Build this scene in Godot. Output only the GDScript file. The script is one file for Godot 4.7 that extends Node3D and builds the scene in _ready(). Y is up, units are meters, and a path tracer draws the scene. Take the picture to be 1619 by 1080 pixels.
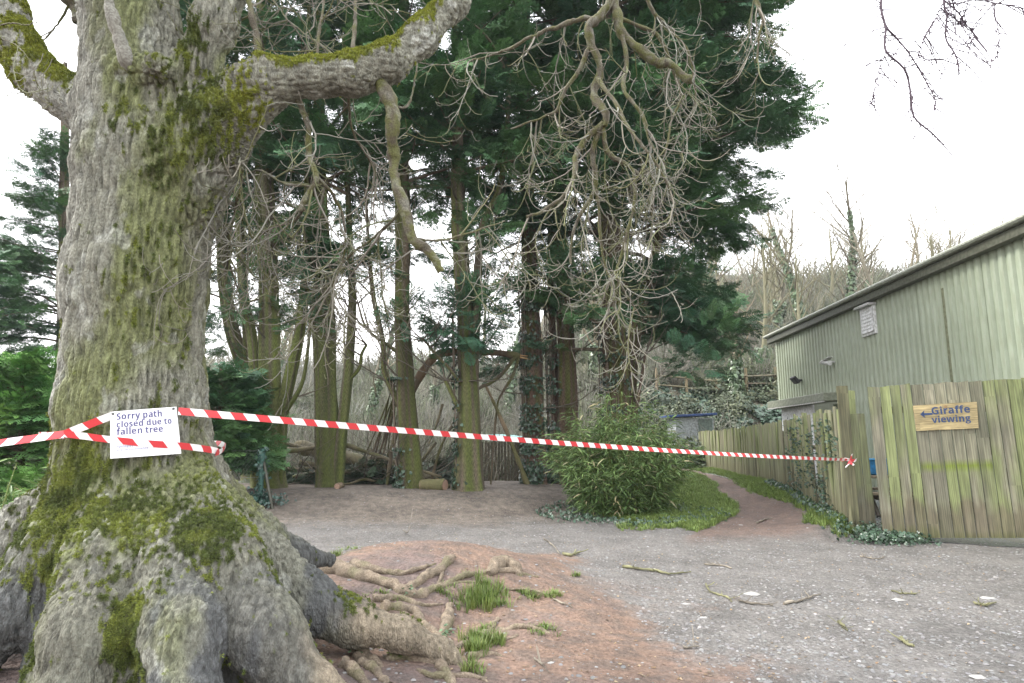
extends Node3D
# A mossy tree, a barrier tape, a row of cypresses, a bamboo clump, a plank gate and a clad barn.

var nz := FastNoiseLite.new()      # soft noise
var nf := FastNoiseLite.new()      # fractal noise
var nc := FastNoiseLite.new()      # cellular noise
var rng := RandomNumberGenerator.new()
var taken := {}
var M := {}

# ---------------------------------------------------------------- helpers
class Shape:
	var v := PackedVector3Array()
	var n := PackedVector3Array()
	var c := PackedColorArray()
	var u := PackedVector2Array()
	var i := PackedInt32Array()
	func vert(p: Vector3, nn: Vector3, col: Color, uv := Vector2.ZERO) -> int:
		v.append(p); n.append(nn); c.append(col); u.append(uv)
		return v.size() - 1
	func tri(a: Vector3, b: Vector3, d: Vector3, col: Color) -> void:
		var nn := (d - a).cross(b - a).normalized()
		var k := v.size()
		vert(a, nn, col); vert(b, nn, col); vert(d, nn, col)
		i.append(k); i.append(k + 1); i.append(k + 2)
	func quad(a: Vector3, b: Vector3, d: Vector3, e: Vector3, col: Color) -> void:   # corners in order, clockwise from the front
		var nn := (d - a).cross(b - a).normalized()
		var k := v.size()
		vert(a, nn, col, Vector2(0, 0)); vert(b, nn, col, Vector2(1, 0)); vert(d, nn, col, Vector2(1, 1)); vert(e, nn, col, Vector2(0, 1))
		i.append_array(PackedInt32Array([k, k + 1, k + 2, k, k + 2, k + 3]))
	func box(t: Transform3D, size: Vector3, col: Color, cham := 0.0) -> void:
		var h := size / 2
		var ch: float = min(cham, min(h.x, min(h.y, h.z)) * 0.8)
		for ax in 3:
			for sg in [-1.0, 1.0]:
				var nn := Vector3.ZERO; nn[ax] = sg
				var a1 := (ax + 1) % 3
				var a2 := (ax + 2) % 3
				var k := v.size()
				for q in [[-1, -1], [1, -1], [1, 1], [-1, 1]]:
					var p := Vector3.ZERO
					p[ax] = sg * h[ax]; p[a1] = q[0] * (h[a1] - ch); p[a2] = q[1] * (h[a2] - ch)
					vert(t * p, (t.basis * nn).normalized(), col, Vector2(p.x + p.z, p.y))
				i.append_array(PackedInt32Array([k, k + 2, k + 1, k, k + 3, k + 2] if sg > 0 else [k, k + 1, k + 2, k, k + 2, k + 3]))
		if ch > 0.0:
			for ax in 3:
				var a1 := (ax + 1) % 3
				var a2 := (ax + 2) % 3
				for q in [[-1.0, -1.0], [1.0, -1.0], [1.0, 1.0], [-1.0, 1.0]]:
					var nn := Vector3.ZERO; nn[a1] = q[0]; nn[a2] = q[1]
					var p1 := Vector3.ZERO; p1[a1] = q[0] * h[a1]; p1[a2] = q[1] * (h[a2] - ch)
					var p2 := Vector3.ZERO; p2[a1] = q[0] * (h[a1] - ch); p2[a2] = q[1] * h[a2]
					var e := Vector3.ZERO; e[ax] = h[ax] - ch
					var pts := [p1 - e, p1 + e, p2 + e, p2 - e]
					if (pts[2] - pts[0]).cross(pts[1] - pts[0]).dot(nn) < 0: pts.reverse()
					var k := v.size()
					for p in pts: vert(t * (p as Vector3), (t.basis * nn).normalized(), col, Vector2(p.x + p.z, p.y))
					i.append_array(PackedInt32Array([k, k + 1, k + 2, k, k + 2, k + 3]))
	func tube(pts: Array, rad: Array, sides: int, col: Color, col2 = null, cap := true) -> void:
		var m := pts.size()
		var t0: Vector3 = (pts[1] - pts[0]).normalized()
		var nn: Vector3 = t0.cross(Vector3(0.31, 0.2, 0.93)).normalized()
		if nn.length() < 0.5: nn = t0.cross(Vector3.RIGHT).normalized()
		var k0 := v.size()
		var along := 0.0
		for a in m:
			var tt: Vector3 = ((pts[min(a + 1, m - 1)] as Vector3) - pts[max(a - 1, 0)]).normalized()
			nn = (nn - tt * nn.dot(tt)).normalized()
			var bb := tt.cross(nn)
			if a > 0: along += (pts[a] as Vector3).distance_to(pts[a - 1])
			var cc: Color = col if col2 == null else col.lerp(col2, float(a) / (m - 1))
			for j in sides + 1:
				var th := TAU * j / sides
				var o := nn * cos(th) + bb * sin(th)
				vert(pts[a] + o * rad[a], o, cc, Vector2(float(j) / sides, along))
		for a in m - 1:
			for j in sides:
				var p := k0 + a * (sides + 1) + j
				var q := p + sides + 1
				i.append_array(PackedInt32Array([p, q, p + 1, p + 1, q, q + 1]))
		if cap:
			for e in [0, m - 1]:
				var tt: Vector3 = (pts[0] - pts[1]).normalized() if e == 0 else (pts[m - 1] - pts[m - 2]).normalized()
				var cc: Color = col if e == 0 or col2 == null else col2
				var k := vert(pts[e], tt, cc)
				for j in sides + 1: vert(v[k0 + e * (sides + 1) + j], tt, cc)
				for j in sides:
					if e == 0: i.append_array(PackedInt32Array([k, k + 1 + j, k + 2 + j]))
					else: i.append_array(PackedInt32Array([k, k + 2 + j, k + 1 + j]))
	func renormal() -> void:                              # shading that follows moved points; seams at one place share it
		var at := {}
		for k in v.size():
			n[k] = Vector3.ZERO
		var id := PackedInt32Array()
		for k in v.size():
			var key := Vector3i((v[k] * 5000.0).round())
			if not at.has(key): at[key] = k
			id.append(at[key])
		for q in range(0, i.size(), 3):
			var f := (v[i[q + 2]] - v[i[q]]).cross(v[i[q + 1]] - v[i[q]])
			n[id[i[q]]] += f; n[id[i[q + 1]]] += f; n[id[i[q + 2]]] += f
		for k in v.size(): n[k] = n[id[k]]
		for k in v.size(): n[k] = n[k].normalized() if n[k].length() > 1e-12 else Vector3.UP
	func mesh() -> ArrayMesh:
		var arr := []
		arr.resize(Mesh.ARRAY_MAX)
		arr[Mesh.ARRAY_VERTEX] = v; arr[Mesh.ARRAY_NORMAL] = n; arr[Mesh.ARRAY_COLOR] = c; arr[Mesh.ARRAY_TEX_UV] = u; arr[Mesh.ARRAY_INDEX] = i
		var am := ArrayMesh.new()
		am.add_surface_from_arrays(Mesh.PRIMITIVE_TRIANGLES, arr)
		return am

func numbered(called: String) -> String:
	taken[called] = taken.get(called, 0) + 1
	return called if taken[called] == 1 else "%s_%03d" % [called, taken[called] - 1]

func thing(called: String, label: String, category: String, at: Vector3, group := "") -> Node3D:
	var o := Node3D.new()
	o.name = numbered(called)
	o.position = at
	add_child(o)
	tag(o, label, category, group)
	return o

func tag(o: Node, label: String, category: String, group := "") -> void:
	if label: o.set_meta("label", label)
	if category: o.set_meta("category", category)
	if group: o.set_meta("group", group)

# a part given in the world's coordinates, under a thing (or a part of a thing)
func part(parent: Node3D, called: String, mesh: Mesh, m: Material, local := false) -> MeshInstance3D:
	var o := MeshInstance3D.new()
	o.name = called
	o.mesh = mesh
	o.material_override = m
	parent.add_child(o, true)
	if not local:
		o.position = -base_of(parent)
	return o

func base_of(p: Node) -> Vector3:
	var t := Vector3.ZERO
	while p is Node3D and p != self:
		t += (p as Node3D).position
		p = p.get_parent()
	return t

func sheet(called: String, mesh: Mesh, m: Material) -> MeshInstance3D:
	var o := MeshInstance3D.new()
	o.name = numbered(called); o.mesh = mesh; o.material_override = m
	add_child(o)
	o.set_meta("kind", "structure")
	return o

func scatter(parent: Node, called: String, mesh: Mesh, m: Material, places: Array, colors: Array, _stuff := true) -> MultiMeshInstance3D:
	var mm := MultiMesh.new()
	mm.transform_format = MultiMesh.TRANSFORM_3D
	mm.use_colors = true
	mm.mesh = mesh
	mm.instance_count = places.size()
	for k in places.size():
		mm.set_instance_transform(k, places[k])
		mm.set_instance_color(k, colors[k])
	var o := MultiMeshInstance3D.new()
	o.name = called if parent != self else numbered(called)
	o.multimesh = mm
	o.material_override = m
	parent.add_child(o, true)
	if parent != self: o.position = -base_of(parent)
	o.set_meta("kind", "stuff")
	return o

func sm(a: float, b: float, x: float) -> float:
	return smoothstep(a, b, x)

func rr(a: float, b: float) -> float:
	return rng.randf_range(a, b)

func rc(col: Color, s: float) -> Color:                 # a shade of a colour, picked at random
	var k := rr(1 - s, 1 + s)
	return Color(col.r * k * rr(0.94, 1.06), col.g * k, col.b * k * rr(0.94, 1.06))

func curve(pts: Array, n: int) -> Array:                # a smooth line through the points
	var out := []
	var m := pts.size()
	for k in n + 1:
		var f := float(k) / n * (m - 1)
		var a: int = min(int(f), m - 2)
		var t := f - a
		out.append((pts[a] as Vector3).cubic_interpolate(pts[a + 1], pts[max(a - 1, 0)], pts[min(a + 2, m - 1)], t))
	return out

func lerps(r: Array, n: int) -> Array:
	var out := []
	for k in n + 1:
		var f := float(k) / n * (r.size() - 1)
		var a: int = min(int(f), r.size() - 2)
		out.append(lerp(float(r[a]), float(r[a + 1]), f - a))
	return out

func paint(rough := 0.9, tex: Texture2D = null, scale := 1.0, bump: Texture2D = null, depth := 0.0, world := true) -> StandardMaterial3D:
	var m := StandardMaterial3D.new()
	m.vertex_color_use_as_albedo = true
	m.roughness = rough
	if tex or bump:
		m.uv1_triplanar = true
		m.uv1_world_triplanar = world
		m.uv1_scale = Vector3.ONE * scale
	if tex: m.albedo_texture = tex
	if bump:
		m.heightmap_enabled = true
		m.heightmap_texture = bump
		m.heightmap_scale = depth
	return m

func plain(col: Color, rough := 0.8, metal := 0.0) -> StandardMaterial3D:
	var m := StandardMaterial3D.new()
	m.albedo_color = col.linear_to_srgb()
	m.roughness = rough
	m.metallic = metal
	return m

func noise_tex(kind: int, freq: float, lo: Color, hi: Color, size := 512, oct := 4, sd := 1, stops := [0.0, 1.0]) -> NoiseTexture2D:
	var f := FastNoiseLite.new()
	f.noise_type = kind
	f.frequency = freq
	f.seed = sd
	f.fractal_octaves = oct
	var t := NoiseTexture2D.new()
	t.width = size; t.height = size
	t.seamless = true
	t.noise = f
	var g := Gradient.new()
	g.set_color(0, lo); g.set_color(1, hi)
	g.set_offset(0, stops[0]); g.set_offset(1, stops[1])
	t.color_ramp = g
	return t

func grain_tex(size := 512) -> ImageTexture:             # streaks along v: sawn wood
	var im := Image.create(size, size, false, Image.FORMAT_RGB8)
	var f := FastNoiseLite.new()
	f.seed = 77; f.frequency = 0.02; f.fractal_octaves = 4
	for y in size:
		for x in size:
			var a := f.get_noise_2d(x * 3.2 + 14.0 * f.get_noise_2d(x * 0.4, y * 0.25), y * 0.16)
			var b := f.get_noise_2d(x * 0.8 + 300, y * 0.5)
			var k: float = clamp(0.86 + a * 0.26 + b * 0.12, 0.4, 1.0)
			im.set_pixel(x, y, Color(k, k, k * 0.98))
	return ImageTexture.create_from_image(im)

# ---------------------------------------------------------------- the lie of the land
func land(x: float, z: float) -> float:
	var d := -z
	var h := 0.40 * exp(-pow((x + 0.85) / 1.35, 2) - pow((d - 7.1) / (1.0 if d > 7.1 else 1.5), 2))
	h += 0.27 * exp(-pow((x + 2.6) / 1.6, 2) - pow((d - 4.8) / 1.9, 2))
	var left := 1 - sm(0.2, 3.0, x)
	h += left * (0.38 * sm(11.6, 15.0, d) - 0.75 * sm(17.5, 20.5, d))
	h += (1 - left) * (0.46 * sm(10.5, 20, d))
	h += 0.2 * exp(-pow((fence_x(d) - x) / 0.7, 2)) * sm(9.7, 10.5, d) * (1 - sm(15, 19, d))
	var rs := sm(1, 7, x)
	var d0 := 25 - 1.5 * rs
	h += max(0.0, d - d0) * (0.20 + 0.20 * rs) * sm(d0, d0 + 6, d) * (1 - sm(70, 130, d) * 0.5)
	return h

func ground(x: float, z: float) -> float:
	var d := -z
	var h := land(x, z)
	h += nf.get_noise_2d(x * 12, z * 12) * 0.018 + nz.get_noise_2d(x * 70, z * 70) * 0.006
	if d > 26: h += nf.get_noise_2d(x * 3, z * 3) * 1.2 * sm(26, 40, d)
	# hollow scoured out between the roots
	h -= 0.10 * exp(-pow((x + 0.42) / 0.33, 2) - pow((d - 5.35) / 0.42, 2))
	h -= 0.06 * exp(-pow((x + 1.0) / 0.3, 2) - pow((d - 4.75) / 0.3, 2))
	return h

func on(x: float, z: float, up := 0.0) -> Vector3:
	return Vector3(x, ground(x, z) + up, z)

# how much red earth (x), grass (y), bank soil (z) covers a spot; the rest is gravel
func cover(x: float, z: float) -> Vector3:
	var d := -z
	var w := nf.get_noise_2d(x * 9 + 40, z * 9) * 0.55 + nz.get_noise_2d(x * 60, z * 60) * 0.16
	var red := sm(-0.25, 0.3, w * 1.25 + 1.15 - sqrt(pow((x + 1.0) / 1.55, 2) + pow((d - 6.9) / 1.5, 2)) * 0.9)
	var edge := 0.15 + (d - 4.0) * 0.30                     # trodden red earth runs out into the gravel in front
	red = max(red, sm(-0.35, 0.45, (1.45 - x - edge * 0.25) + w * 1.2) * (1 - sm(6.1, 7.2, d + w * 0.6)))
	# the path up between bamboo and fence
	var mid := path_mid(d)
	var half: float = lerp(1.15, 0.36, sm(9.0, 15.0, d))
	var onpath := sm(0.12, -0.14, abs(x - mid) - half + w * 0.3) * sm(9.2, 10.8, d + w * 0.8)
	red = max(red, onpath)
	var bank := sm(10.8, 12.6, d + w * 1.2) * sm(1.9, 1.0, x + w * 0.6)
	bank = max(bank, sm(15, 17, d))
	var gr := 0.0
	# verge along the fence
	gr = max(gr, sm(mid + half - 0.05, mid + half + 0.12, x + w * 0.35) * sm(fence_x(d) + 0.3, fence_x(d), x) * sm(9.75, 10.3, d + w * 0.6) * sm(fence_x(d) - 1.5, fence_x(d) - 1.2, x))
	# island round the bamboo
	gr = max(gr, sm(0.15, -0.25, sqrt(pow((x - 3.1) / 1.35, 2) + pow((d - 12.6) / 1.7, 2)) - 1 + w * 0.7) * sm(10.2, 11.0, d))
	gr = max(gr, sm(3.0, 3.3, x) * sm(fence_x(d), fence_x(d) - 0.3, x) * sm(11.6, 12.6, d + w))
	gr *= 1 - onpath
	gr = max(gr, 0.55 * sm(0.0, 0.3, w) * exp(-pow((x + 2.0) / 0.7, 2) - pow((d - 6.7) / 0.5, 2)))
	return Vector3(clamp(red * (1 - gr), 0, 1), gr, clamp(bank * (1 - gr) * (1 - red), 0, 1))

func path_mid(d: float) -> float:
	return lerp(lerp(3.6, 5.05, sm(9.5, 13.3, d)), 5.85, sm(12.8, 19.5, d))

func fence_x(d: float) -> float:
	return 5.25 + 0.22 * (min(d, 14.0) - 10.0) + 0.095 * max(0.0, d - 14.0)

func _ready() -> void:
	rng.seed = 4711
	nz.noise_type = FastNoiseLite.TYPE_SIMPLEX_SMOOTH; nz.frequency = 0.1; nz.fractal_type = FastNoiseLite.FRACTAL_NONE; nz.seed = 3
	nf.noise_type = FastNoiseLite.TYPE_SIMPLEX; nf.frequency = 0.05; nf.fractal_octaves = 4; nf.seed = 9
	nc.noise_type = FastNoiseLite.TYPE_CELLULAR; nc.frequency = 1.0; nc.fractal_type = FastNoiseLite.FRACTAL_NONE; nc.cellular_return_type = FastNoiseLite.RETURN_DISTANCE2_SUB; nc.seed = 5
	# camera
	var cam := Camera3D.new()
	cam.name = "camera"
	cam.fov = 56.72
	cam.near = 0.05
	cam.far = 600
	cam.position = Vector3(0, 1.5, 0)
	cam.rotation_degrees = Vector3(8.8, 0, 0)
	add_child(cam)
	# a bright, evenly overcast sky
	var env := Environment.new()
	env.background_mode = Environment.BG_SKY
	var sky := Sky.new()
	var sk := ProceduralSkyMaterial.new()
	sk.sky_top_color = Color(0.97, 0.98, 1.0)
	sk.sky_horizon_color = Color(1.0, 0.99, 0.99)
	sk.sky_curve = 0.2
	sk.ground_horizon_color = Color(0.6, 0.58, 0.55)
	sk.ground_bottom_color = Color(0.4, 0.38, 0.35)
	sk.sun_angle_max = 1.0
	sky.sky_material = sk
	env.sky = sky
	env.background_energy_multiplier = 1.0
	env.tonemap_mode = Environment.TONE_MAPPER_LINEAR
	env.tonemap_exposure = 3.65
	env.sdfgi_enabled = true; env.ssao_enabled = true; env.ssil_enabled = true
	env.fog_enabled = true
	env.fog_density = 0.0005
	env.fog_light_color = Color(0.93, 0.95, 0.97)
	var we := WorldEnvironment.new()
	we.name = "environment"
	we.environment = env
	add_child(we)
	var sun := DirectionalLight3D.new()
	sun.name = "sun"
	sun.light_energy = 0.5
	sun.light_angular_distance = 14
	sun.light_color = Color(1.0, 0.985, 0.96)
	sun.shadow_enabled = true
	sun.rotation_degrees = Vector3(-46, -100, 0)
	add_child(sun)

	materials()
	lay_ground()

	build_barn()
	build_fences()

	ash_tree()

	notice_and_tape()
	cypresses()

	bamboos()
	background()

	clutter()


func materials() -> void:
	var W := Color.WHITE
	var speck := noise_tex(FastNoiseLite.TYPE_CELLULAR, 0.045, Color(0.74, 0.73, 0.73), W, 1024, 3, 4, [0.15, 0.95])
	var bumps := noise_tex(FastNoiseLite.TYPE_SIMPLEX, 0.03, Color.BLACK, W, 1024, 5, 6)
	var cell := noise_tex(FastNoiseLite.TYPE_CELLULAR, 0.05, Color.BLACK, W, 1024, 3, 8)
	M.ground = paint(0.95, speck, 0.55, cell, 2.2)
	M.bark = paint(0.92, noise_tex(FastNoiseLite.TYPE_SIMPLEX, 0.035, Color(0.80, 0.79, 0.77), W, 1024, 5, 21, [0.2, 0.75]), 1.6, bumps, 1.4)
	M.bark.uv1_scale = Vector3(2.2, 0.9, 2.2)
	M.root = paint(0.85, noise_tex(FastNoiseLite.TYPE_SIMPLEX, 0.03, Color(0.72, 0.7, 0.68), W, 512, 5, 31, [0.2, 0.8]), 3.0, bumps, 0.6)
	M.twig = paint(0.8)
	M.stem = paint(0.95, noise_tex(FastNoiseLite.TYPE_SIMPLEX, 0.04, Color(0.55, 0.54, 0.52), W, 1024, 5, 41, [0.2, 0.8]), 0.9, bumps, 2.5)
	M.stem.uv1_scale = Vector3(2.4, 0.22, 2.4)
	M.leaf = paint(0.55); M.leaf.backlight = Color(0.35, 0.45, 0.25); M.leaf.cull_mode = BaseMaterial3D.CULL_DISABLED
	M.needle = paint(0.7); M.needle.backlight = Color(0.3, 0.4, 0.28); M.needle.cull_mode = BaseMaterial3D.CULL_DISABLED
	M.ivy = paint(0.32); M.ivy.cull_mode = BaseMaterial3D.CULL_DISABLED
	M.grass = paint(0.6); M.grass.backlight = Color(0.4, 0.5, 0.2); M.grass.cull_mode = BaseMaterial3D.CULL_DISABLED
	M.moss = paint(0.95); M.moss.backlight = Color(0.3, 0.35, 0.1); M.moss.cull_mode = BaseMaterial3D.CULL_DISABLED
	M.stone = paint(0.85)
	M.board = paint(0.85); M.board.albedo_texture = grain_tex(); M.board.heightmap_enabled = true; M.board.heightmap_texture = M.board.albedo_texture; M.board.heightmap_scale = 0.5
	M.clad = paint(0.5, noise_tex(FastNoiseLite.TYPE_SIMPLEX, 0.012, Color(0.93, 0.93, 0.91), W, 512, 5, 51, [0.25, 0.7]), 0.5)
	M.clad.uv1_scale = Vector3(0.9, 0.25, 0.9)
	M.trim = paint(0.55, noise_tex(FastNoiseLite.TYPE_SIMPLEX, 0.02, Color(0.8, 0.8, 0.78), W, 512, 5, 61, [0.2, 0.8]), 0.8)
	M.white = plain(Color(0.78, 0.78, 0.77), 0.6)
	M.ink = plain(Color(0.085, 0.08, 0.19), 0.8)
	M.faint_ink = plain(Color(0.30, 0.30, 0.42), 0.8)
	M.paintblue = plain(Color(0.022, 0.05, 0.13), 0.7)
	M.black = plain(Color(0.02, 0.02, 0.022), 0.5)
	M.paper = plain(Color(0.82, 0.82, 0.83), 0.35)
	var st := Image.create(256, 64, false, Image.FORMAT_RGB8)
	for y in 64:
		for x in 256:
			var s := fposmod(x / 256.0 + (y / 64.0 - 0.5) * 0.22, 1.0)
			st.set_pixel(x, y, Color(0.80, 0.25, 0.27) if s < 0.5 else Color(0.93, 0.92, 0.92))
	M.tape = StandardMaterial3D.new()
	M.tape.albedo_texture = ImageTexture.create_from_image(st)
	M.tape.roughness = 0.35
	M.tape.cull_mode = BaseMaterial3D.CULL_DISABLED
	M.tape.backlight = Color(0.4, 0.4, 0.4)
	M.wet = paint(0.22, speck, 0.6)
	M.stem_plain = paint(0.9)
	M.puddle = plain(Color(0.20, 0.20, 0.20), 0.12)

# ---------------------------------------------------------------- ground
func lay_ground() -> void:
	var xs := []
	var x := -130.0
	while x < 130.0:
		xs.append(x)
		var ax: float = abs(x - 1.5)
		x += 0.055 if ax < 6.0 else min(6.0, 0.055 + (ax - 6.0) * 0.12)
	var zs := []
	var d := -40.0
	while d < 150.0:
		zs.append(d)
		if d < 2.5: d += clamp((2.5 - d) * 0.3, 0.06, 5.0)
		else: d += 0.03 + max(0.0, d - 4.0) * 0.0075 if d < 24 else min(4.0, 0.2 + (d - 24) * 0.06)
	var nx := xs.size()
	var zones := {"gravel_yard": Shape.new(), "red_earth": Shape.new(), "grass_verge": Shape.new(), "soil_bank": Shape.new(), "hillside": Shape.new()}
	var v := PackedVector3Array(); var n := PackedVector3Array(); var c := PackedColorArray(); var kinds := PackedByteArray()
	var gravel := Color(0.200, 0.190, 0.178)
	var redc := Color(0.250, 0.168, 0.124)
	var dull := Color(0.190, 0.140, 0.124)
	var bankc := Color(0.190, 0.160, 0.130)
	var grassc := Color(0.100, 0.130, 0.036)
	var hillc := Color(0.19, 0.175, 0.125)
	for zi in zs.size():
		for xi in nx:
			var px: float = xs[xi]
			var pz: float = -zs[zi]
			v.append(on(px, pz))
			var e = 0.04 + abs(pz) * 0.004
			n.append(Vector3(ground(px - e, pz) - ground(px + e, pz), 2 * e, ground(px, pz - e) - ground(px, pz + e)).normalized())
			var k := cover(px, pz)
			var a := nf.get_noise_2d(px * 16, pz * 16)
			var b := nf.get_noise_2d(px * 90 + 7, pz * 90)
			var col := gravel * (1 + a * 0.22 + b * 0.26)
			var mixed := sm(-0.2, 0.5, nf.get_noise_2d(px * 7 + 90, pz * 7) + (5.4 + pz) * 0.25)
			mixed = lerp(mixed, 0.55, sm(8.6, 9.6, -pz))
			col = col.lerp(redc.lerp(dull, mixed) * (1 + a * 0.25 + b * 0.35), k.x * (0.75 + 0.25 * sm(-0.3, 0.1, b)))
			col = col.lerp(bankc * (1 + a * 0.35 + b * 0.5), k.z)
			col = col.lerp(grassc * (1 + a * 0.5 + b * 0.6), k.y)
			var far := sm(23.0, 27.0, -pz)
			col = col.lerp(hillc * (1 + nf.get_noise_2d(px * 4, pz * 4) * 0.7), far)
			c.append(Color(col.r, col.g, col.b))
			kinds.append(4 if far > 0.5 else 2 if k.y > 0.5 else 1 if k.x > 0.5 else 3 if k.z > 0.5 else 0)
	var names := zones.keys()
	var maps := []
	for q in 5: maps.append({})
	for zi in zs.size() - 1:
		for xi in nx - 1:
			var p := zi * nx + xi
			var kind := kinds[p]
			var s: Shape = zones[names[kind]]
			var mp: Dictionary = maps[kind]
			var id := []
			for q in [p, p + 1, p + nx + 1, p + nx]:
				if not mp.has(q): mp[q] = s.vert(v[q], n[q], c[q])
				id.append(mp[q])
			s.i.append_array(PackedInt32Array([id[0], id[3], id[1], id[1], id[3], id[2]]))
	var labels := {"gravel_yard": "grey compacted gravel yard with pale stone chips", "red_earth": "bare red earth of the mound and path", "grass_verge": "short green grass verge along the path", "soil_bank": "bare brown soil under the row of conifers", "hillside": "leaf littered hillside behind the trees"}
	for k in names:
		sheet(k, zones[k].mesh(), M.ground).set_meta("label", labels[k])

# ---------------------------------------------------------------- the big mossy tree
var bA := PackedVector3Array(); var bD := PackedVector3Array(); var bI := PackedFloat32Array(); var bR := PackedFloat32Array(); var bS := PackedFloat32Array(); var bK := PackedFloat32Array()

func bone_chain(pts: Array, rad: Array, k := 0.16) -> void:
	for q in pts.size() - 1:
		bA.append(pts[q]); bD.append(pts[q + 1] - pts[q])
		bI.append(1.0 / max(1e-6, (pts[q + 1] - pts[q] as Vector3).length_squared()))
		bR.append(rad[q]); bS.append(rad[q + 1] - rad[q]); bK.append(k)

func body(p: Vector3, list: PackedInt32Array) -> float:
	var d := 9.0
	for q in list:
		var e := p - bA[q]
		var ab := bD[q]
		var t := clampf(e.dot(ab) * bI[q], 0.0, 1.0)
		var f := (e - ab * t).length() - bR[q] - bS[q] * t
		var k := bK[q]
		var h := maxf(k - absf(d - f), 0.0) / k
		d = minf(d, f) - h * h * k * 0.25
	return d

func every_bone() -> PackedInt32Array:
	var l := PackedInt32Array()
	for q in bA.size(): l.append(q)
	return l

# the spot on the trunk at a height, in a direction seen from its axis
func on_trunk(angle: float, y: float, out := 0.0) -> Vector3:
	var dir := Vector3(sin(angle), 0, cos(angle))
	var ax := Vector3(-2.57, y, -4.35)
	var l := every_bone()
	var r := 1.4
	for q in 40:
		var d := body(ax + dir * r, l)
		r -= d * 0.8
		if absf(d) < 0.002: break
	return ax + dir * (r + out)

func moss_at(p: Vector3, up: float) -> float:
	var m := -0.85
	for q in moss_spots:
		var e: Vector3 = (p - q[0]) * Vector3(1, q[2], 1)
		var far: float = e.length_squared() / (q[1] * q[1])
		if far < 1.0: m = max(m, -0.85 + q[3] * (1.0 - far) * 1.5)
	var limb := sm(3.05, 3.4, p.y)
	m = max(m, limb * (up * 2.5 + 0.2) * (sm(-2.1, -1.5, p.x) + sm(-2.95, -3.3, p.x)) - 0.85)
	return m + nf.get_noise_3d(p.x * 70, p.y * 45, p.z * 70) * 0.42 + nf.get_noise_3d(p.x * 400, p.y * 95, p.z * 400) * 1.3

var moss_spots := [
	[Vector3(-2.009, 3.694, -3.900), 0.42, 0.8, 1.00], [Vector3(-2.258, 3.489, -3.850), 0.30, 0.8, 0.90], [Vector3(-2.317, 3.228, -3.850), 0.24, 0.7, 0.85], [Vector3(-2.293, 2.952, -3.850), 0.30, 0.45, 0.60],
	[Vector3(-2.277, 3.898, -3.900), 0.22, 0.6, 0.60], [Vector3(-2.547, 3.626, -3.900), 0.2, 0.6, 0.50], [Vector3(-2.062, 2.578, -3.850), 0.5, 0.35, 0.45], [Vector3(-2.300, 2.578, -3.850), 0.4, 0.35, 0.36],
	[Vector3(-1.947, 1.862, -3.850), 0.6, 0.3, 0.50], [Vector3(-2.118, 2.013, -3.820), 0.45, 0.35, 0.38], [Vector3(-2.232, 1.782, -3.820), 0.35, 0.4, 0.36], [Vector3(-1.855, 1.406, -3.850), 0.35, 0.45, 0.55],
	[Vector3(-2.589, 1.217, -3.900), 0.32, 0.7, 0.98], [Vector3(-2.717, 0.995, -3.900), 0.34, 0.6, 1.04], [Vector3(-2.424, 0.945, -3.750), 0.22, 0.5, 0.98], [Vector3(-2.227, 1.156, -3.750), 0.28, 0.7, 0.85], [Vector3(-2.032, 0.918, -3.700), 0.26, 0.7, 0.78], [Vector3(-1.741, 1.015, -3.750), 0.24, 0.45, 1.37], [Vector3(-1.683, 0.781, -3.700), 0.16, 0.4, 1.30],
	[Vector3(-1.982, 0.503, -3.500), 0.19, 0.7, 1.62], [Vector3(-1.925, 0.351, -3.400), 0.16, 0.8, 1.17], [Vector3(-1.642, 0.379, -3.500), 0.15, 0.9, 1.17], [Vector3(-2.515, 0.474, -3.600), 0.22, 0.7, 0.91], [Vector3(-2.230, 0.348, -3.500), 0.2, 0.8, 0.98], [Vector3(-2.914, 0.742, -3.900), 0.2, 0.7, 0.91], [Vector3(-1.566, 0.989, -3.950), 0.2, 0.6, 0.65],
	[Vector3(-1.452, 0.671, -3.900), 0.2, 0.8, 0.65], [Vector3(-1.135, 0.285, -3.900), 0.25, 0.9, 0.72], [Vector3(-1.043, 0.404, -4.400), 0.2, 0.9, 0.72], [Vector3(-0.721, 0.218, -4.500), 0.16, 0.9, 0.78], [Vector3(-2.245, 4.291, -4.000), 0.16, 0.5, 0.90], [Vector3(-3.686, 4.245, -4.300), 0.3, 0.8, 0.70], [Vector3(-2.379, 1.331, -3.850), 0.35, 0.5, 0.5], [Vector3(-1.974, 1.192, -3.750), 0.4, 0.5, 0.55], [Vector3(-1.715, 1.171, -4.000), 0.3, 0.4, 0.55], [Vector3(-2.998, 1.163, -4.100), 0.3, 0.5, 0.6], [Vector3(-2.227, 0.690, -3.650), 0.3, 0.6, 0.6], [Vector3(-1.551, 0.554, -3.800), 0.25, 0.5, 0.6], [Vector3(-1.880, 0.604, -3.600), 0.25, 0.5, 0.55]]

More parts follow.
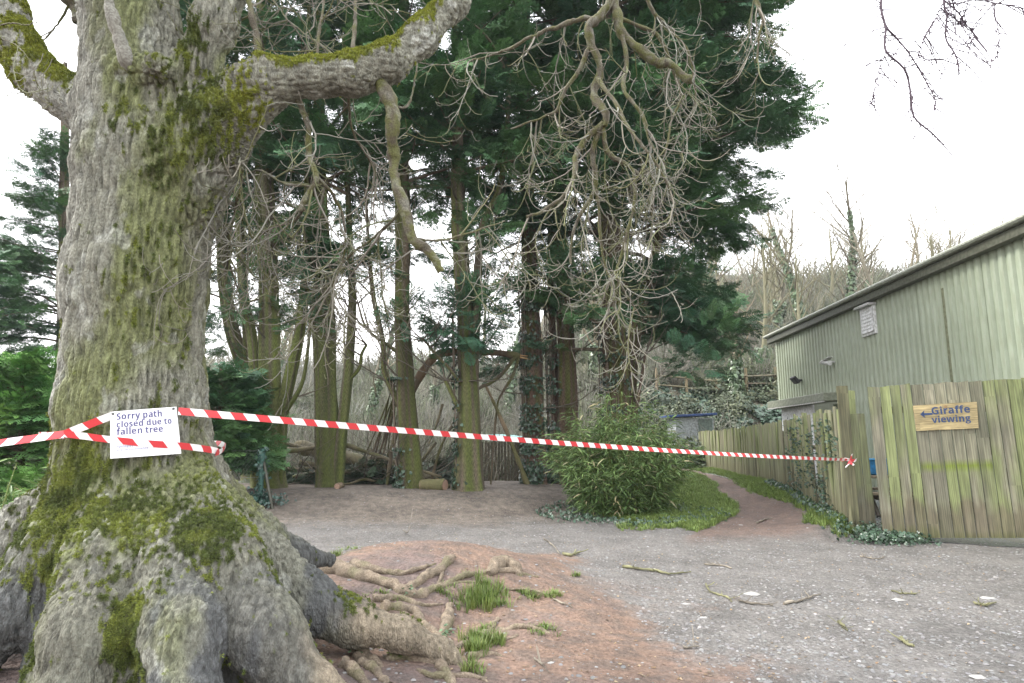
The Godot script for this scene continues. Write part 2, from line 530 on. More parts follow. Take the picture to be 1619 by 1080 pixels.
func ash_tree() -> void:
	var base := Vector3(-2.57, land(-2.57, -4.35), -4.35)
	var tree := thing("mossy_tree", "huge old bare tree with mossy grey bark and spreading roots beside the notice", "tree", base)
	# trunk, forks and limbs
	bone_chain([Vector3(-2.993, 5.393, -4.350), Vector3(-2.913, 4.798, -4.350), Vector3(-2.725, 3.872, -4.350), Vector3(-2.676, 3.477, -4.350), Vector3(-2.649, 2.580, -4.350), Vector3(-2.586, 1.692, -4.350), Vector3(-2.525, 1.309, -4.350), Vector3(-2.493, 0.726, -4.400)], [0.30, 0.315, 0.39, 0.42, 0.435, 0.435, 0.45, 0.52], 0.12)
	bone_chain([Vector3(-2.464, 0.815, -4.350), Vector3(-2.181, 0.025, -4.050)], [0.46, 0.68], 0.14)
	bone_chain([Vector3(-2.415, 3.575, -4.250), Vector3(-2.271, 4.082, -4.200), Vector3(-2.172, 4.481, -4.200), Vector3(-2.120, 4.879, -4.250), Vector3(-2.054, 5.348, -4.300)], [0.26, 0.15, 0.145, 0.14, 0.13], 0.12)
	bone_chain([Vector3(-2.335, 3.432, -4.250), Vector3(-2.110, 3.742, -4.200), Vector3(-1.869, 3.954, -4.150), Vector3(-1.638, 3.992, -4.100), Vector3(-1.373, 4.006, -4.100), Vector3(-1.107, 4.030, -4.100), Vector3(-0.876, 4.149, -4.150), Vector3(-0.663, 4.380, -4.200), Vector3(-0.448, 4.734, -4.300), Vector3(-0.268, 5.216, -4.400), Vector3(-0.175, 5.527, -4.500)], [0.28, 0.20, 0.145, 0.115, 0.115, 0.125, 0.115, 0.10, 0.10, 0.10, 0.09], 0.12)
	bone_chain([Vector3(-2.436, 2.811, -4.350), Vector3(-2.295, 3.169, -4.300), Vector3(-2.095, 3.527, -4.250), Vector3(-1.875, 3.783, -4.170), Vector3(-1.642, 3.937, -4.120)], [0.22, 0.20, 0.17, 0.125, 0.10], 0.12)
	bone_chain([Vector3(-1.760, 3.990, -4.050), Vector3(-1.727, 4.063, -4.000)], [0.12, 0.055], 0.08)
	bone_chain([Vector3(-3.010, 3.848, -4.400), Vector3(-3.362, 4.051, -4.400), Vector3(-3.580, 4.215, -4.400), Vector3(-3.749, 4.439, -4.400), Vector3(-3.925, 4.766, -4.450), Vector3(-4.094, 5.244, -4.500), Vector3(-4.139, 5.527, -4.500)], [0.25, 0.14, 0.135, 0.13, 0.125, 0.12, 0.115], 0.12)
	bone_chain([Vector3(-2.515, 4.009, -4.050), Vector3(-2.386, 3.990, -3.930)], [0.12, 0.085], 0.1)
	bone_chain([Vector3(-2.673, 4.009, -4.050), Vector3(-2.606, 4.018, -3.930)], [0.10, 0.05], 0.1)
	# buttresses and great roots
	bone_chain([Vector3(-2.202, 1.167, -4.300), Vector3(-1.909, 0.883, -4.300), Vector3(-1.647, 0.664, -4.300), Vector3(-1.364, 0.456, -4.350), Vector3(-1.039, 0.305, -4.400), Vector3(-0.712, 0.216, -4.450), Vector3(-0.458, 0.114, -4.450), Vector3(-0.286, 0.005, -4.400)], [0.20, 0.205, 0.185, 0.15, 0.11, 0.08, 0.055, 0.03], 0.16)
	bone_chain([Vector3(-2.031, 1.066, -4.100), Vector3(-1.698, 0.787, -3.850), Vector3(-1.361, 0.446, -3.700), Vector3(-1.050, 0.107, -3.650), Vector3(-0.793, -0.120, -3.600)], [0.22, 0.21, 0.17, 0.12, 0.07], 0.15)
	bone_chain([Vector3(-2.331, 1.085, -4.100), Vector3(-1.968, 0.796, -3.800), Vector3(-1.734, 0.503, -3.500), Vector3(-1.592, 0.212, -3.300), Vector3(-1.442, -0.025, -3.100)], [0.23, 0.23, 0.20, 0.15, 0.09], 0.08)
	bone_chain([Vector3(-2.431, 1.085, -4.100), Vector3(-2.296, 0.796, -3.800), Vector3(-2.212, 0.489, -3.550), Vector3(-2.208, 0.173, -3.400), Vector3(-2.131, -0.074, -3.200)], [0.23, 0.24, 0.22, 0.16, 0.09], 0.08)
	bone_chain([Vector3(-2.696, 1.095, -4.200), Vector3(-2.736, 0.842, -3.950), Vector3(-2.846, 0.520, -3.800), Vector3(-3.013, 0.249, -3.700), Vector3(-3.232, 0.034, -3.600)], [0.21, 0.19, 0.15, 0.11, 0.06], 0.10)
	bone_chain([Vector3(-2.839, 1.122, -4.350), Vector3(-3.117, 0.903, -4.300), Vector3(-3.455, 0.635, -4.250), Vector3(-3.869, 0.403, -4.250), Vector3(-4.237, 0.266, -4.200)], [0.22, 0.20, 0.16, 0.12, 0.06], 0.14)
	bone_chain([Vector3(-2.287, 1.122, -4.600), Vector3(-1.974, 0.713, -5.000), Vector3(-1.781, 0.568, -5.300), Vector3(-1.557, 0.489, -5.600)], [0.28, 0.2, 0.12, 0.06], 0.15)
	bone_chain([Vector3(-2.960, 1.122, -4.600), Vector3(-3.543, 0.745, -5.100), Vector3(-4.180, 0.583, -5.500)], [0.28, 0.2, 0.06], 0.15)
	bone_chain([Vector3(-2.623, 1.122, -4.600), Vector3(-2.813, 0.779, -5.200), Vector3(-2.914, 0.656, -5.700)], [0.28, 0.2, 0.06], 0.15)
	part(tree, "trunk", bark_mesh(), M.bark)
	scatter(tree, "moss", tuft_mesh(), M.moss, moss_places, moss_cols)
	surface_roots(tree)
	crown_of_ash(tree)

var moss_places := []
var moss_cols := []

func bark_mesh() -> ArrayMesh:
	var C := 0.2
	var N := 8
	var f := C / N
	var all := every_bone()
	var lo := Vector3(-4.8, -0.2, -6.2)
	var hi := Vector3(0.4, 5.3, -2.6)
	var vid := {}
	var pos := PackedVector3Array(); var nor := PackedVector3Array(); var near_of := []
	var quads := PackedInt32Array()
	var cells := []
	var g := Vector3i(((hi - lo) / C).ceil())
	for cx in g.x:
		for cy in g.y:
			for cz in g.z:
				var mid := lo + (Vector3(cx, cy, cz) + Vector3.ONE * 0.5) * C
				if mid.y < land(mid.x, mid.z) - 0.22 or absf(body(mid, all)) > C * 1.15: continue
				var l := PackedInt32Array()
				for q in all:
					var e := mid - bA[q]
					var t := clampf(e.dot(bD[q]) * bI[q], 0, 1)
					if (e - bD[q] * t).length() - bR[q] - bS[q] * t < 0.6: l.append(q)
				cells.append([Vector3i(cx, cy, cz), l])
	# signed distances on the fine lattice of each coarse cell, one layer over on each side
	var NN := N + 2
	for cell in cells:
		var o: Vector3i = cell[0]
		var l: PackedInt32Array = cell[1]
		var start := lo + Vector3(o) * C
		var F := PackedFloat32Array()
		F.resize(NN * NN * NN)
		var w := 0
		for ix in NN:
			for iy in NN:
				for iz in NN:
					F[w] = body(start + Vector3(ix - 1, iy - 1, iz - 1) * f, l)
					w += 1
		var local := {}
		for ix in N + 1:
			for iy in N + 1:
				for iz in N + 1:
					# fine cell (ix-1 .. ix): its vertex
					var k := (ix * NN + iy) * NN + iz
					var pos_sum := Vector3.ZERO
					var cnt := 0
					var s0 := F[k] < 0
					var mixed := false
					var cs := [k, k + 1, k + NN, k + NN + 1, k + NN * NN, k + NN * NN + 1, k + NN * NN + NN, k + NN * NN + NN + 1]
					for q in cs:
						if (F[q] < 0) != s0: mixed = true; break
					if not mixed: continue
					for ed in EDGES:
						var fa := F[cs[ed[0]]]
						var fb := F[cs[ed[1]]]
						if (fa < 0) != (fb < 0):
							var t := fa / (fa - fb)
							pos_sum += CORN[ed[0]].lerp(CORN[ed[1]], t)
							cnt += 1
					var gid := o * N + Vector3i(ix - 1, iy - 1, iz - 1)
					if not vid.has(gid):
						vid[gid] = pos.size()
						var p := start + (Vector3(ix - 1, iy - 1, iz - 1) + pos_sum / cnt) * f
						var d0 := body(p, l)
						var gr := Vector3(body(p + Vector3(0.012, 0, 0), l) - d0, body(p + Vector3(0, 0.012, 0), l) - d0, body(p + Vector3(0, 0, 0.012), l) - d0).normalized()
						pos.append(p - gr * d0); nor.append(gr)
					local[Vector3i(ix, iy, iz)] = vid[gid]
		for key in local:
			var ix: int = key.x; var iy: int = key.y; var iz: int = key.z
			if ix < 1 or iy < 1 or iz < 1: continue
			var k := (ix * NN + iy) * NN + iz
			for ax in 3:
				var st: int = [NN * NN, NN, 1][ax]
				if (F[k] < 0) == (F[k + st] < 0): continue
				var u := Vector3i.ZERO; u[(ax + 1) % 3] = 1
				var w2 := Vector3i.ZERO; w2[(ax + 2) % 3] = 1
				var kk: Vector3i = key
				if not (local.has(kk - u) and local.has(kk - w2) and local.has(kk - u - w2)): continue
				var a: int = local[kk - u - w2]; var b: int = local[kk - w2]; var c: int = local[kk]; var d: int = local[kk - u]
				if F[k] < 0: quads.append_array(PackedInt32Array([a, d, c, b]))
				else: quads.append_array(PackedInt32Array([a, b, c, d]))

	# finer faces, moved out and in by ridges and fissures
	var V := PackedVector3Array(); var I := PackedInt32Array(); var K := PackedColorArray()
	var eye := Vector3(0, 1.5, 0)
	rng.seed = 99
	var scar := Vector3(-1.642, 4.100, -4.000)
	var shared := {}
	for q in range(0, quads.size(), 4):
		var a := quads[q]; var b := quads[q + 1]; var c := quads[q + 2]; var d := quads[q + 3]
		var mid := (pos[a] + pos[c]) * 0.5
		var S := 3 if nor[a].dot((eye - mid).normalized()) > -0.3 else 1
		var ids := PackedInt32Array()
		for y in S + 1:
			for x in S + 1:
				var s := float(x) / S; var t := float(y) / S
				var edge := x == 0 or y == 0 or x == S or y == S
				var key := Vector3i(-1, 0, 0)
				if edge:
					var e0: int; var e1: int; var w: int
					if y == 0: e0 = a; e1 = b; w = x
					elif y == S: e0 = d; e1 = c; w = x
					elif x == 0: e0 = a; e1 = d; w = y
					else: e0 = b; e1 = c; w = y
					if w == 0: key = Vector3i(e0, e0, 0)
					elif w == S: key = Vector3i(e1, e1, 0)
					elif e0 < e1: key = Vector3i(e0, e1, w * 6 / S)
					else: key = Vector3i(e1, e0, 6 - w * 6 / S)
					if shared.has(key):
						ids.append(shared[key]); continue
				var p := pos[a].lerp(pos[b], s).lerp(pos[d].lerp(pos[c], s), t)
				var nn := nor[a].lerp(nor[b], s).lerp(nor[d].lerp(nor[c], s), t).normalized()
				# curve the face a little towards the neighbours' normals
				p += nn * ((p - pos[a]).dot(nor[a]) * (1 - s) * (1 - t) + (p - pos[b]).dot(nor[b]) * s * (1 - t) + (p - pos[c]).dot(nor[c]) * s * t + (p - pos[d]).dot(nor[d]) * (1 - s) * t) * -0.5
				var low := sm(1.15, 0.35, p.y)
				var tanned := sm(-1.35, -1.0, p.x) * sm(1.2, 0.8, p.y)
				var limb := sm(3.2, 3.6, p.y) * sm(0.62, 0.8, Vector2(p.x + 2.57, p.z + 4.35).length())
				var warp := nf.get_noise_3d(p.x * 22, p.y * 10, p.z * 22) * 0.9
				var stretch: float = lerp(lerp(3.6, 9.0, low), 22.0, limb)
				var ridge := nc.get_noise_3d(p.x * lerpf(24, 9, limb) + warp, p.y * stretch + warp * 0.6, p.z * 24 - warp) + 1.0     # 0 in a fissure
				var lump := nf.get_noise_3d(p.x * 11, p.y * 7, p.z * 11)
				var fine := nf.get_noise_3d(p.x * 330, p.y * 130, p.z * 330)
				var left := sm(-2.75, -2.98, p.x) * (1 - low)
				var h: float = (clampf(ridge * 2.3, 0, 1) - 0.7) * 0.025 * (1 - 0.6 * low) * (1 - 0.75 * tanned) * (1 - 0.55 * limb) + lump * lerp(0.012, 0.022, low) + fine * 0.009
				var ang := atan2(p.x + 2.57, p.z + 4.35)
				h += 0.018 * sin(ang * 9.0 + 2.4 * nz.get_noise_2d(p.y * 6, ang * 4)) * sm(1.75, 0.7, p.y) * (1 - tanned)
				var m := moss_at(p, nn.y)
				var mm := sm(-0.16, 0.20, m)
				h += mm * 0.006 * (1 + fine)
				var o := p + nn * h
				var tone := nf.get_noise_3d(p.x * 30, p.y * 12, p.z * 30)
				var col := Color(0.235, 0.235, 0.190).lerp(Color(0.33, 0.33, 0.29), left)
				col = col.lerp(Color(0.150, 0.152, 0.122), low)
				var algae := sm(-0.15, 0.35, tone + 0.35 - absf(p.x + 2.35) * 0.9) * (1 - low * 0.6) * (1 - limb * 0.7)
				col = col.lerp(Color(0.15, 0.17, 0.055), algae * 0.8)
				var liche := sm(0.30, 0.42, nf.get_noise_3d(p.x * 55 + 30, p.y * 40, p.z * 55))
				col = col.lerp(Color(0.40, 0.41, 0.37), liche * (0.5 + 0.4 * limb))
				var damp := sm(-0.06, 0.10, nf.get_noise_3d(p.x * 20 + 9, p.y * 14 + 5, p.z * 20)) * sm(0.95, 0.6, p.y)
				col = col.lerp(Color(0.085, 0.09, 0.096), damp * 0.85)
				var grime := sm(0.08, 0.3, nf.get_noise_3d(p.x * 26 - 9, p.y * 5, p.z * 26))
				col = col.lerp(Color(0.14, 0.135, 0.105), grime * 0.45)
				col = col.lerp(Color(0.25, 0.21, 0.155) * (1 + tone * 0.5), sm(-1.25, -0.85, p.x + tone * 0.4) * (1 - limb) * low)
				col = col.lerp(Color(0.46, 0.43, 0.36), sm(0.085, 0.05, (p - scar).length() + fine * 0.03))
				var ml := sm(-0.2, 0.5, nf.get_noise_3d(p.x * 80, p.y * 80, p.z * 80) + 0.1 + 0.5 * limb)
				var mc := Color(0.065, 0.085, 0.018).lerp(Color(0.145, 0.170, 0.028), ml).lerp(Color(0.215, 0.235, 0.030), limb * 0.75 * (0.5 + 0.5 * ml))
				col = col.lerp(mc, mm * 0.92)
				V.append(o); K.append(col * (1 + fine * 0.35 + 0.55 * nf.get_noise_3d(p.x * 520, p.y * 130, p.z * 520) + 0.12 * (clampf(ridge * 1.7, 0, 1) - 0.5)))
				ids.append(V.size() - 1)
				if edge: shared[key] = V.size() - 1
				if mm > 0.7 and S == 3 and rng.randf() < 0.5:
					var up := (nn + Vector3(rr(-0.5, 0.5), rr(-0.4, 0.4), rr(-0.5, 0.5))).normalized()
					var sc := rr(0.007, 0.015)
					moss_places.append(Transform3D(Basis(Quaternion(Vector3.UP, up)).scaled(Vector3.ONE * sc) * Basis(Vector3.UP, rr(0, 6)), o))
					moss_cols.append(rc(mc * 1.15, 0.3))
		for y in S:
			for x in S:
				var k := y * (S + 1) + x
				I.append_array(PackedInt32Array([ids[k], ids[k + 1], ids[k + S + 1], ids[k + 1], ids[k + S + 2], ids[k + S + 1]]))
	# normals from the moved faces
	var NR := PackedVector3Array(); NR.resize(V.size())
	for q in range(0, I.size(), 3):
		var a := I[q]; var b := I[q + 1]; var c := I[q + 2]
		var fn := (V[c] - V[a]).cross(V[b] - V[a])
		NR[a] += fn; NR[b] += fn; NR[c] += fn
	for q in NR.size(): NR[q] = NR[q].normalized()

	var arr := []
	arr.resize(Mesh.ARRAY_MAX)
	arr[Mesh.ARRAY_VERTEX] = V; arr[Mesh.ARRAY_NORMAL] = NR; arr[Mesh.ARRAY_COLOR] = K; arr[Mesh.ARRAY_INDEX] = I
	var am := ArrayMesh.new()
	am.add_surface_from_arrays(Mesh.PRIMITIVE_TRIANGLES, arr)
	return am

const CORN := [Vector3(0, 0, 0), Vector3(0, 0, 1), Vector3(0, 1, 0), Vector3(0, 1, 1), Vector3(1, 0, 0), Vector3(1, 0, 1), Vector3(1, 1, 0), Vector3(1, 1, 1)]
const EDGES := [[0, 1], [2, 3], [4, 5], [6, 7], [0, 2], [1, 3], [4, 6], [5, 7], [0, 4], [1, 5], [2, 6], [3, 7]]

func tuft_mesh() -> ArrayMesh:
	var s := Shape.new()
	var r := RandomNumberGenerator.new(); r.seed = 5
	for k in 7:
		var a := TAU * k / 7 + r.randf()
		var o := Vector3(cos(a), 0, sin(a)) * r.randf_range(0.1, 0.5)
		var tip := o * 2.4 + Vector3(0, r.randf_range(0.6, 1.2), 0)
		var w := Vector3(-sin(a), 0, cos(a)) * 0.22
		s.tri(o - w, o + w, tip, Color(1, 1, 1))
	return s.mesh()

# ---- roots that run out over the earth
func surface_roots(tree: Node3D) -> void:
	rng.seed = 17
	var tan_c := Color(0.26, 0.21, 0.155)
	var list := [
		[[Vector3(-1.717, 0.300, -6.187), Vector3(-1.429, 0.293, -5.935), Vector3(-1.254, 0.276, -5.816), Vector3(-1.004, 0.245, -5.700), Vector3(-0.799, 0.218, -5.643), Vector3(-0.701, 0.230, -5.763), Vector3(-0.545, 0.240, -5.913), Vector3(-0.257, 0.222, -6.047)], [0.09, 0.075, 0.06, 0.055, 0.05, 0.04, 0.03, 0.012]],
		[[Vector3(-0.922, 0.239, -5.701), Vector3(-0.813, 0.257, -5.849), Vector3(-0.708, 0.283, -6.037), Vector3(-0.617, 0.329, -6.334), Vector3(-0.585, 0.355, -6.512)], [0.05, 0.045, 0.045, 0.05, 0.02]],
		[[Vector3(-0.663, 0.235, -5.812), Vector3(-0.507, 0.250, -5.992), Vector3(-0.350, 0.257, -6.153), Vector3(-0.148, 0.243, -6.297), Vector3(0.077, 0.212, -6.423), Vector3(0.250, 0.176, -6.449)], [0.02, 0.028, 0.03, 0.026, 0.03, 0.01]],
		[[Vector3(-0.234, 0.242, -6.185), Vector3(-0.151, 0.261, -6.415), Vector3(-0.060, 0.256, -6.538), Vector3(0.034, 0.225, -6.451), Vector3(0.100, 0.194, -6.314)], [0.03, 0.075, 0.085, 0.06, 0.02]],
		[[Vector3(-1.045, 0.185, -5.253), Vector3(-0.934, 0.183, -5.325), Vector3(-0.781, 0.171, -5.356), Vector3(-0.685, 0.138, -5.180), Vector3(-0.546, 0.109, -5.042), Vector3(-0.485, 0.096, -4.963), Vector3(-0.366, 0.077, -4.875)], [0.05, 0.045, 0.042, 0.035, 0.03, 0.024, 0.01]],
		[[Vector3(-0.520, 0.180, -5.598), Vector3(-0.518, 0.152, -5.420), Vector3(-0.517, 0.120, -5.172), Vector3(-0.556, 0.099, -4.922)], [0.03, 0.05, 0.048, 0.02]],
		[[Vector3(-0.101, 0.107, -5.437), Vector3(-0.158, 0.097, -5.297), Vector3(-0.238, 0.084, -5.087), Vector3(-0.334, 0.070, -4.816), Vector3(-0.367, 0.063, -4.665)], [0.015, 0.03, 0.035, 0.03, 0.012]],
		[[Vector3(-1.343, 0.170, -4.668), Vector3(-1.218, 0.153, -4.651), Vector3(-1.084, 0.131, -4.574), Vector3(-0.934, 0.103, -4.406), Vector3(-0.814, 0.083, -4.267)], [0.06, 0.06, 0.05, 0.042, 0.02]],
		[[Vector3(-0.846, 0.099, -4.508), Vector3(-0.787, 0.091, -4.469), Vector3(-0.679, 0.082, -4.501), Vector3(-0.506, 0.061, -4.402), Vector3(-0.413, 0.049, -4.262), Vector3(-0.326, 0.037, -4.082)], [0.02, 0.034, 0.04, 0.036, 0.035, 0.03]],
		[[Vector3(-1.028, 0.113, -4.384), Vector3(-0.941, 0.098, -4.295), Vector3(-0.831, 0.080, -4.177), Vector3(-0.720, 0.064, -4.028)], [0.03, 0.035, 0.032, 0.025]],
		[[Vector3(-0.121, 0.084, -5.208), Vector3(-0.052, 0.077, -5.199), Vector3(0.164, 0.057, -5.172), Vector3(0.328, 0.039, -5.074)], [0.015, 0.024, 0.026, 0.008]],
		[[Vector3(-0.664, 0.237, -5.822), Vector3(-0.650, 0.268, -5.990), Vector3(-0.645, 0.298, -6.147)], [0.015, 0.018, 0.012]],
		[[Vector3(-0.295, 0.051, -4.525), Vector3(-0.149, 0.045, -4.607), Vector3(-0.041, 0.037, -4.568)], [0.03, 0.025, 0.008]],
		[[Vector3(-0.053, 0.163, -5.894), Vector3(0.174, 0.138, -5.979), Vector3(0.401, 0.102, -5.975)], [0.01, 0.016, 0.006]],
		[[Vector3(-3.574, 0.186, -4.676), Vector3(-3.494, 0.198, -4.796), Vector3(-3.246, 0.231, -4.730)], [0.02, 0.03, 0.02]],
		[[Vector3(-0.257, 0.222, -6.047), Vector3(-0.234, 0.193, -5.900), Vector3(-0.204, 0.160, -5.723)], [0.03, 0.03, 0.012]],
		[[Vector3(-1.487, 0.321, -6.214), Vector3(-1.207, 0.305, -6.014), Vector3(-0.971, 0.293, -5.985), Vector3(-0.808, 0.311, -6.135), Vector3(-0.717, 0.326, -6.253)], [0.05, 0.04, 0.03, 0.025, 0.01]],
		[[Vector3(-0.842, 0.162, -5.237), Vector3(-0.716, 0.129, -5.060), Vector3(-0.545, 0.091, -4.833), Vector3(-0.434, 0.073, -4.724)], [0.03, 0.028, 0.024, 0.01]],
		[[Vector3(-1.130, 0.213, -5.411), Vector3(-0.942, 0.210, -5.513), Vector3(-0.741, 0.189, -5.505), Vector3(-0.585, 0.189, -5.607)], [0.035, 0.03, 0.022, 0.008]],
		[[Vector3(-1.065, 0.107, -4.213), Vector3(-0.941, 0.089, -4.114), Vector3(-0.814, 0.070, -3.976)], [0.04, 0.035, 0.03]],
		[[Vector3(0.050, 0.058, -5.071), Vector3(-0.091, 0.060, -4.939), Vector3(-0.195, 0.071, -4.978)], [0.008, 0.016, 0.008]],
		[[Vector3(-0.597, 0.063, -4.260), Vector3(-0.466, 0.049, -4.172), Vector3(-0.275, 0.038, -4.224), Vector3(-0.134, 0.029, -4.164)], [0.012, 0.02, 0.018, 0.006]],
	]
	for e in list:
		var n: int = e[0].size() * 7
		var pts := curve(e[0], n)
		var rad := lerps(e[1], n)
		var out := []
		for k in pts.size():
			var p: Vector3 = pts[k]
			var fr := float(k) / n
			var y = ground(p.x, p.z) + rad[k] * lerp(0.22, -0.5, sm(0.7, 1.0, fr)) + nz.get_noise_2d(p.x * 30, p.z * 30) * 0.015
			out.append(Vector3(p.x, y, p.z) + Vector3(nz.get_noise_2d(p.x * 40, 7), 0, nz.get_noise_2d(p.z * 40, 3)) * 0.025)
			rad[k] *= 1 + nz.get_noise_2d(p.x * 90, p.z * 90) * 0.25
		var s := Shape.new()
		s.tube(out, rad, 12, Color.WHITE)
		for k in s.v.size():
			var p := s.v[k]
			s.v[k] = p + s.n[k] * nf.get_noise_3d(p.x * 260, p.y * 260, p.z * 260) * 0.014
			var t := nf.get_noise_3d(p.x * 200, p.y * 200, p.z * 200)
			s.c[k] = (tan_c * (1 + t * 0.7)).lerp(Color(0.17, 0.16, 0.085), sm(0.08, 0.3, nf.get_noise_3d(p.x * 60, p.y * 60 + 8, p.z * 60)) * 0.7)
		s.renormal()
		part(tree, "root", s.mesh(), M.root)

# ---- the hanging branches and their up-curled twigs
var twig_shape: Shape

func twigs_from(pts: Array, rad: float, level: int, droop: float, dens: float) -> void:
	# side shoots along a branch that hang, spread and turn up at their tips
	var total := 0.0
	for k in pts.size() - 1: total += (pts[k] as Vector3).distance_to(pts[k + 1])
	var count := int(total * dens)
	for q in count:
		var f := rr(0.12, 1.0) * (pts.size() - 1)
		var a: int = min(int(f), pts.size() - 2)
		var p: Vector3 = (pts[a] as Vector3).lerp(pts[a + 1], f - a)
		var along: Vector3 = ((pts[a + 1] as Vector3) - pts[a]).normalized()
		var side := along.cross(Vector3(rr(-1, 1), rr(-1, 1), rr(-1, 1))).normalized()
		var dir := (along * rr(0.2, 0.9) + side * rr(0.5, 1.0) + Vector3.DOWN * droop).normalized()
		var L := (rr(0.35, 0.95) if level == 0 else rr(0.16, 0.5)) * (1.0 if level < 2 else 0.6)
		var n := 8
		var line := [p]
		var bend := Vector3(rr(-1, 1), rr(-1, 1), rr(-1, 1)) * 0.16
		for k in n:
			var t := float(k) / n
			dir = (dir + bend + Vector3.DOWN * 0.16 * droop * (1 - t) + Vector3.UP * (0.55 * t * t if level > 0 else 0.28 * t * t) + Vector3(rr(-1, 1), rr(-1, 1), rr(-1, 1)) * 0.19).normalized()
			line.append(line[-1] + dir * L / n)
		var r0: float = min(rad * 0.6, [0.0085, 0.0048, 0.0036][level])
		var rl := []
		for k in n + 1: rl.append(lerp(r0, max(0.0022, r0 * 0.45), float(k) / n) * (1.25 if k == n else 1.0))
		var grey := Color(0.195, 0.185, 0.15) if rng.randf() > 0.35 else Color(0.125, 0.13, 0.062)
		twig_shape.tube(line, rl, 4 if level == 0 else 3, rc(grey, 0.25), null, false)
		if level < 2: twigs_from(line, r0, level + 1, droop * 0.45, 8.5 if level == 0 else 6.5)

func branch(tree: Node3D, pts: Array, r0: float, r1: float, dens: float, droop := 0.8, green := 0.5, pale := 0.0) -> void:
	var n: int = pts.size() * 6
	var line := curve(pts, n)
	var rad := []
	for k in n + 1:
		rad.append(lerp(r0, r1, float(k) / n) * (1 + 0.30 * nz.get_noise_3d(line[k].x * 60, line[k].y * 60, line[k].z * 60)))
		line[k] += Vector3(nz.get_noise_2d(line[k].y * 18, 3), 0.6 * nz.get_noise_2d(line[k].x * 45, 3), nz.get_noise_2d(line[k].y * 18, 33)) * r0 * 1.1 + Vector3(rr(-1, 1), rr(-1, 1), rr(-1, 1)) * 0.004
	var s := Shape.new()
	s.tube(line, rad, 10 if r0 > 0.03 else 7, Color.WHITE)
	for k in s.v.size():
		var p := s.v[k]
		s.v[k] = p + s.n[k] * nf.get_noise_3d(p.x * 420, p.y * 260, p.z * 420) * r0 * (0.18 - 0.14 * pale)
		var t := nf.get_noise_3d(p.x * 190, p.y * 110, p.z * 190)
		s.c[k] = (Color(0.155, 0.135, 0.092) * (1 + t * 0.7)).lerp(Color(0.115, 0.125, 0.028), sm(-0.12, 0.18, t + green - 0.5) * 0.85).lerp(Color(0.34, 0.34, 0.29), sm(0.1, 0.3, nf.get_noise_3d(p.x * 230, p.y * 150 + 9, p.z * 230)) * 0.4).lerp(Color(0.33, 0.33, 0.29) * (1 + t * 0.3), pale)
	s.renormal()
	part(tree, "branch", s.mesh(), M.root)
	twig_shape = Shape.new()
	if dens > 0:
		twigs_from(line, r0, 0, droop, dens)
		var o := null if twig_shape.v.is_empty() else part(tree, "twigs", twig_shape.mesh(), M.twig)
		if o: o.set_meta("kind", "stuff")

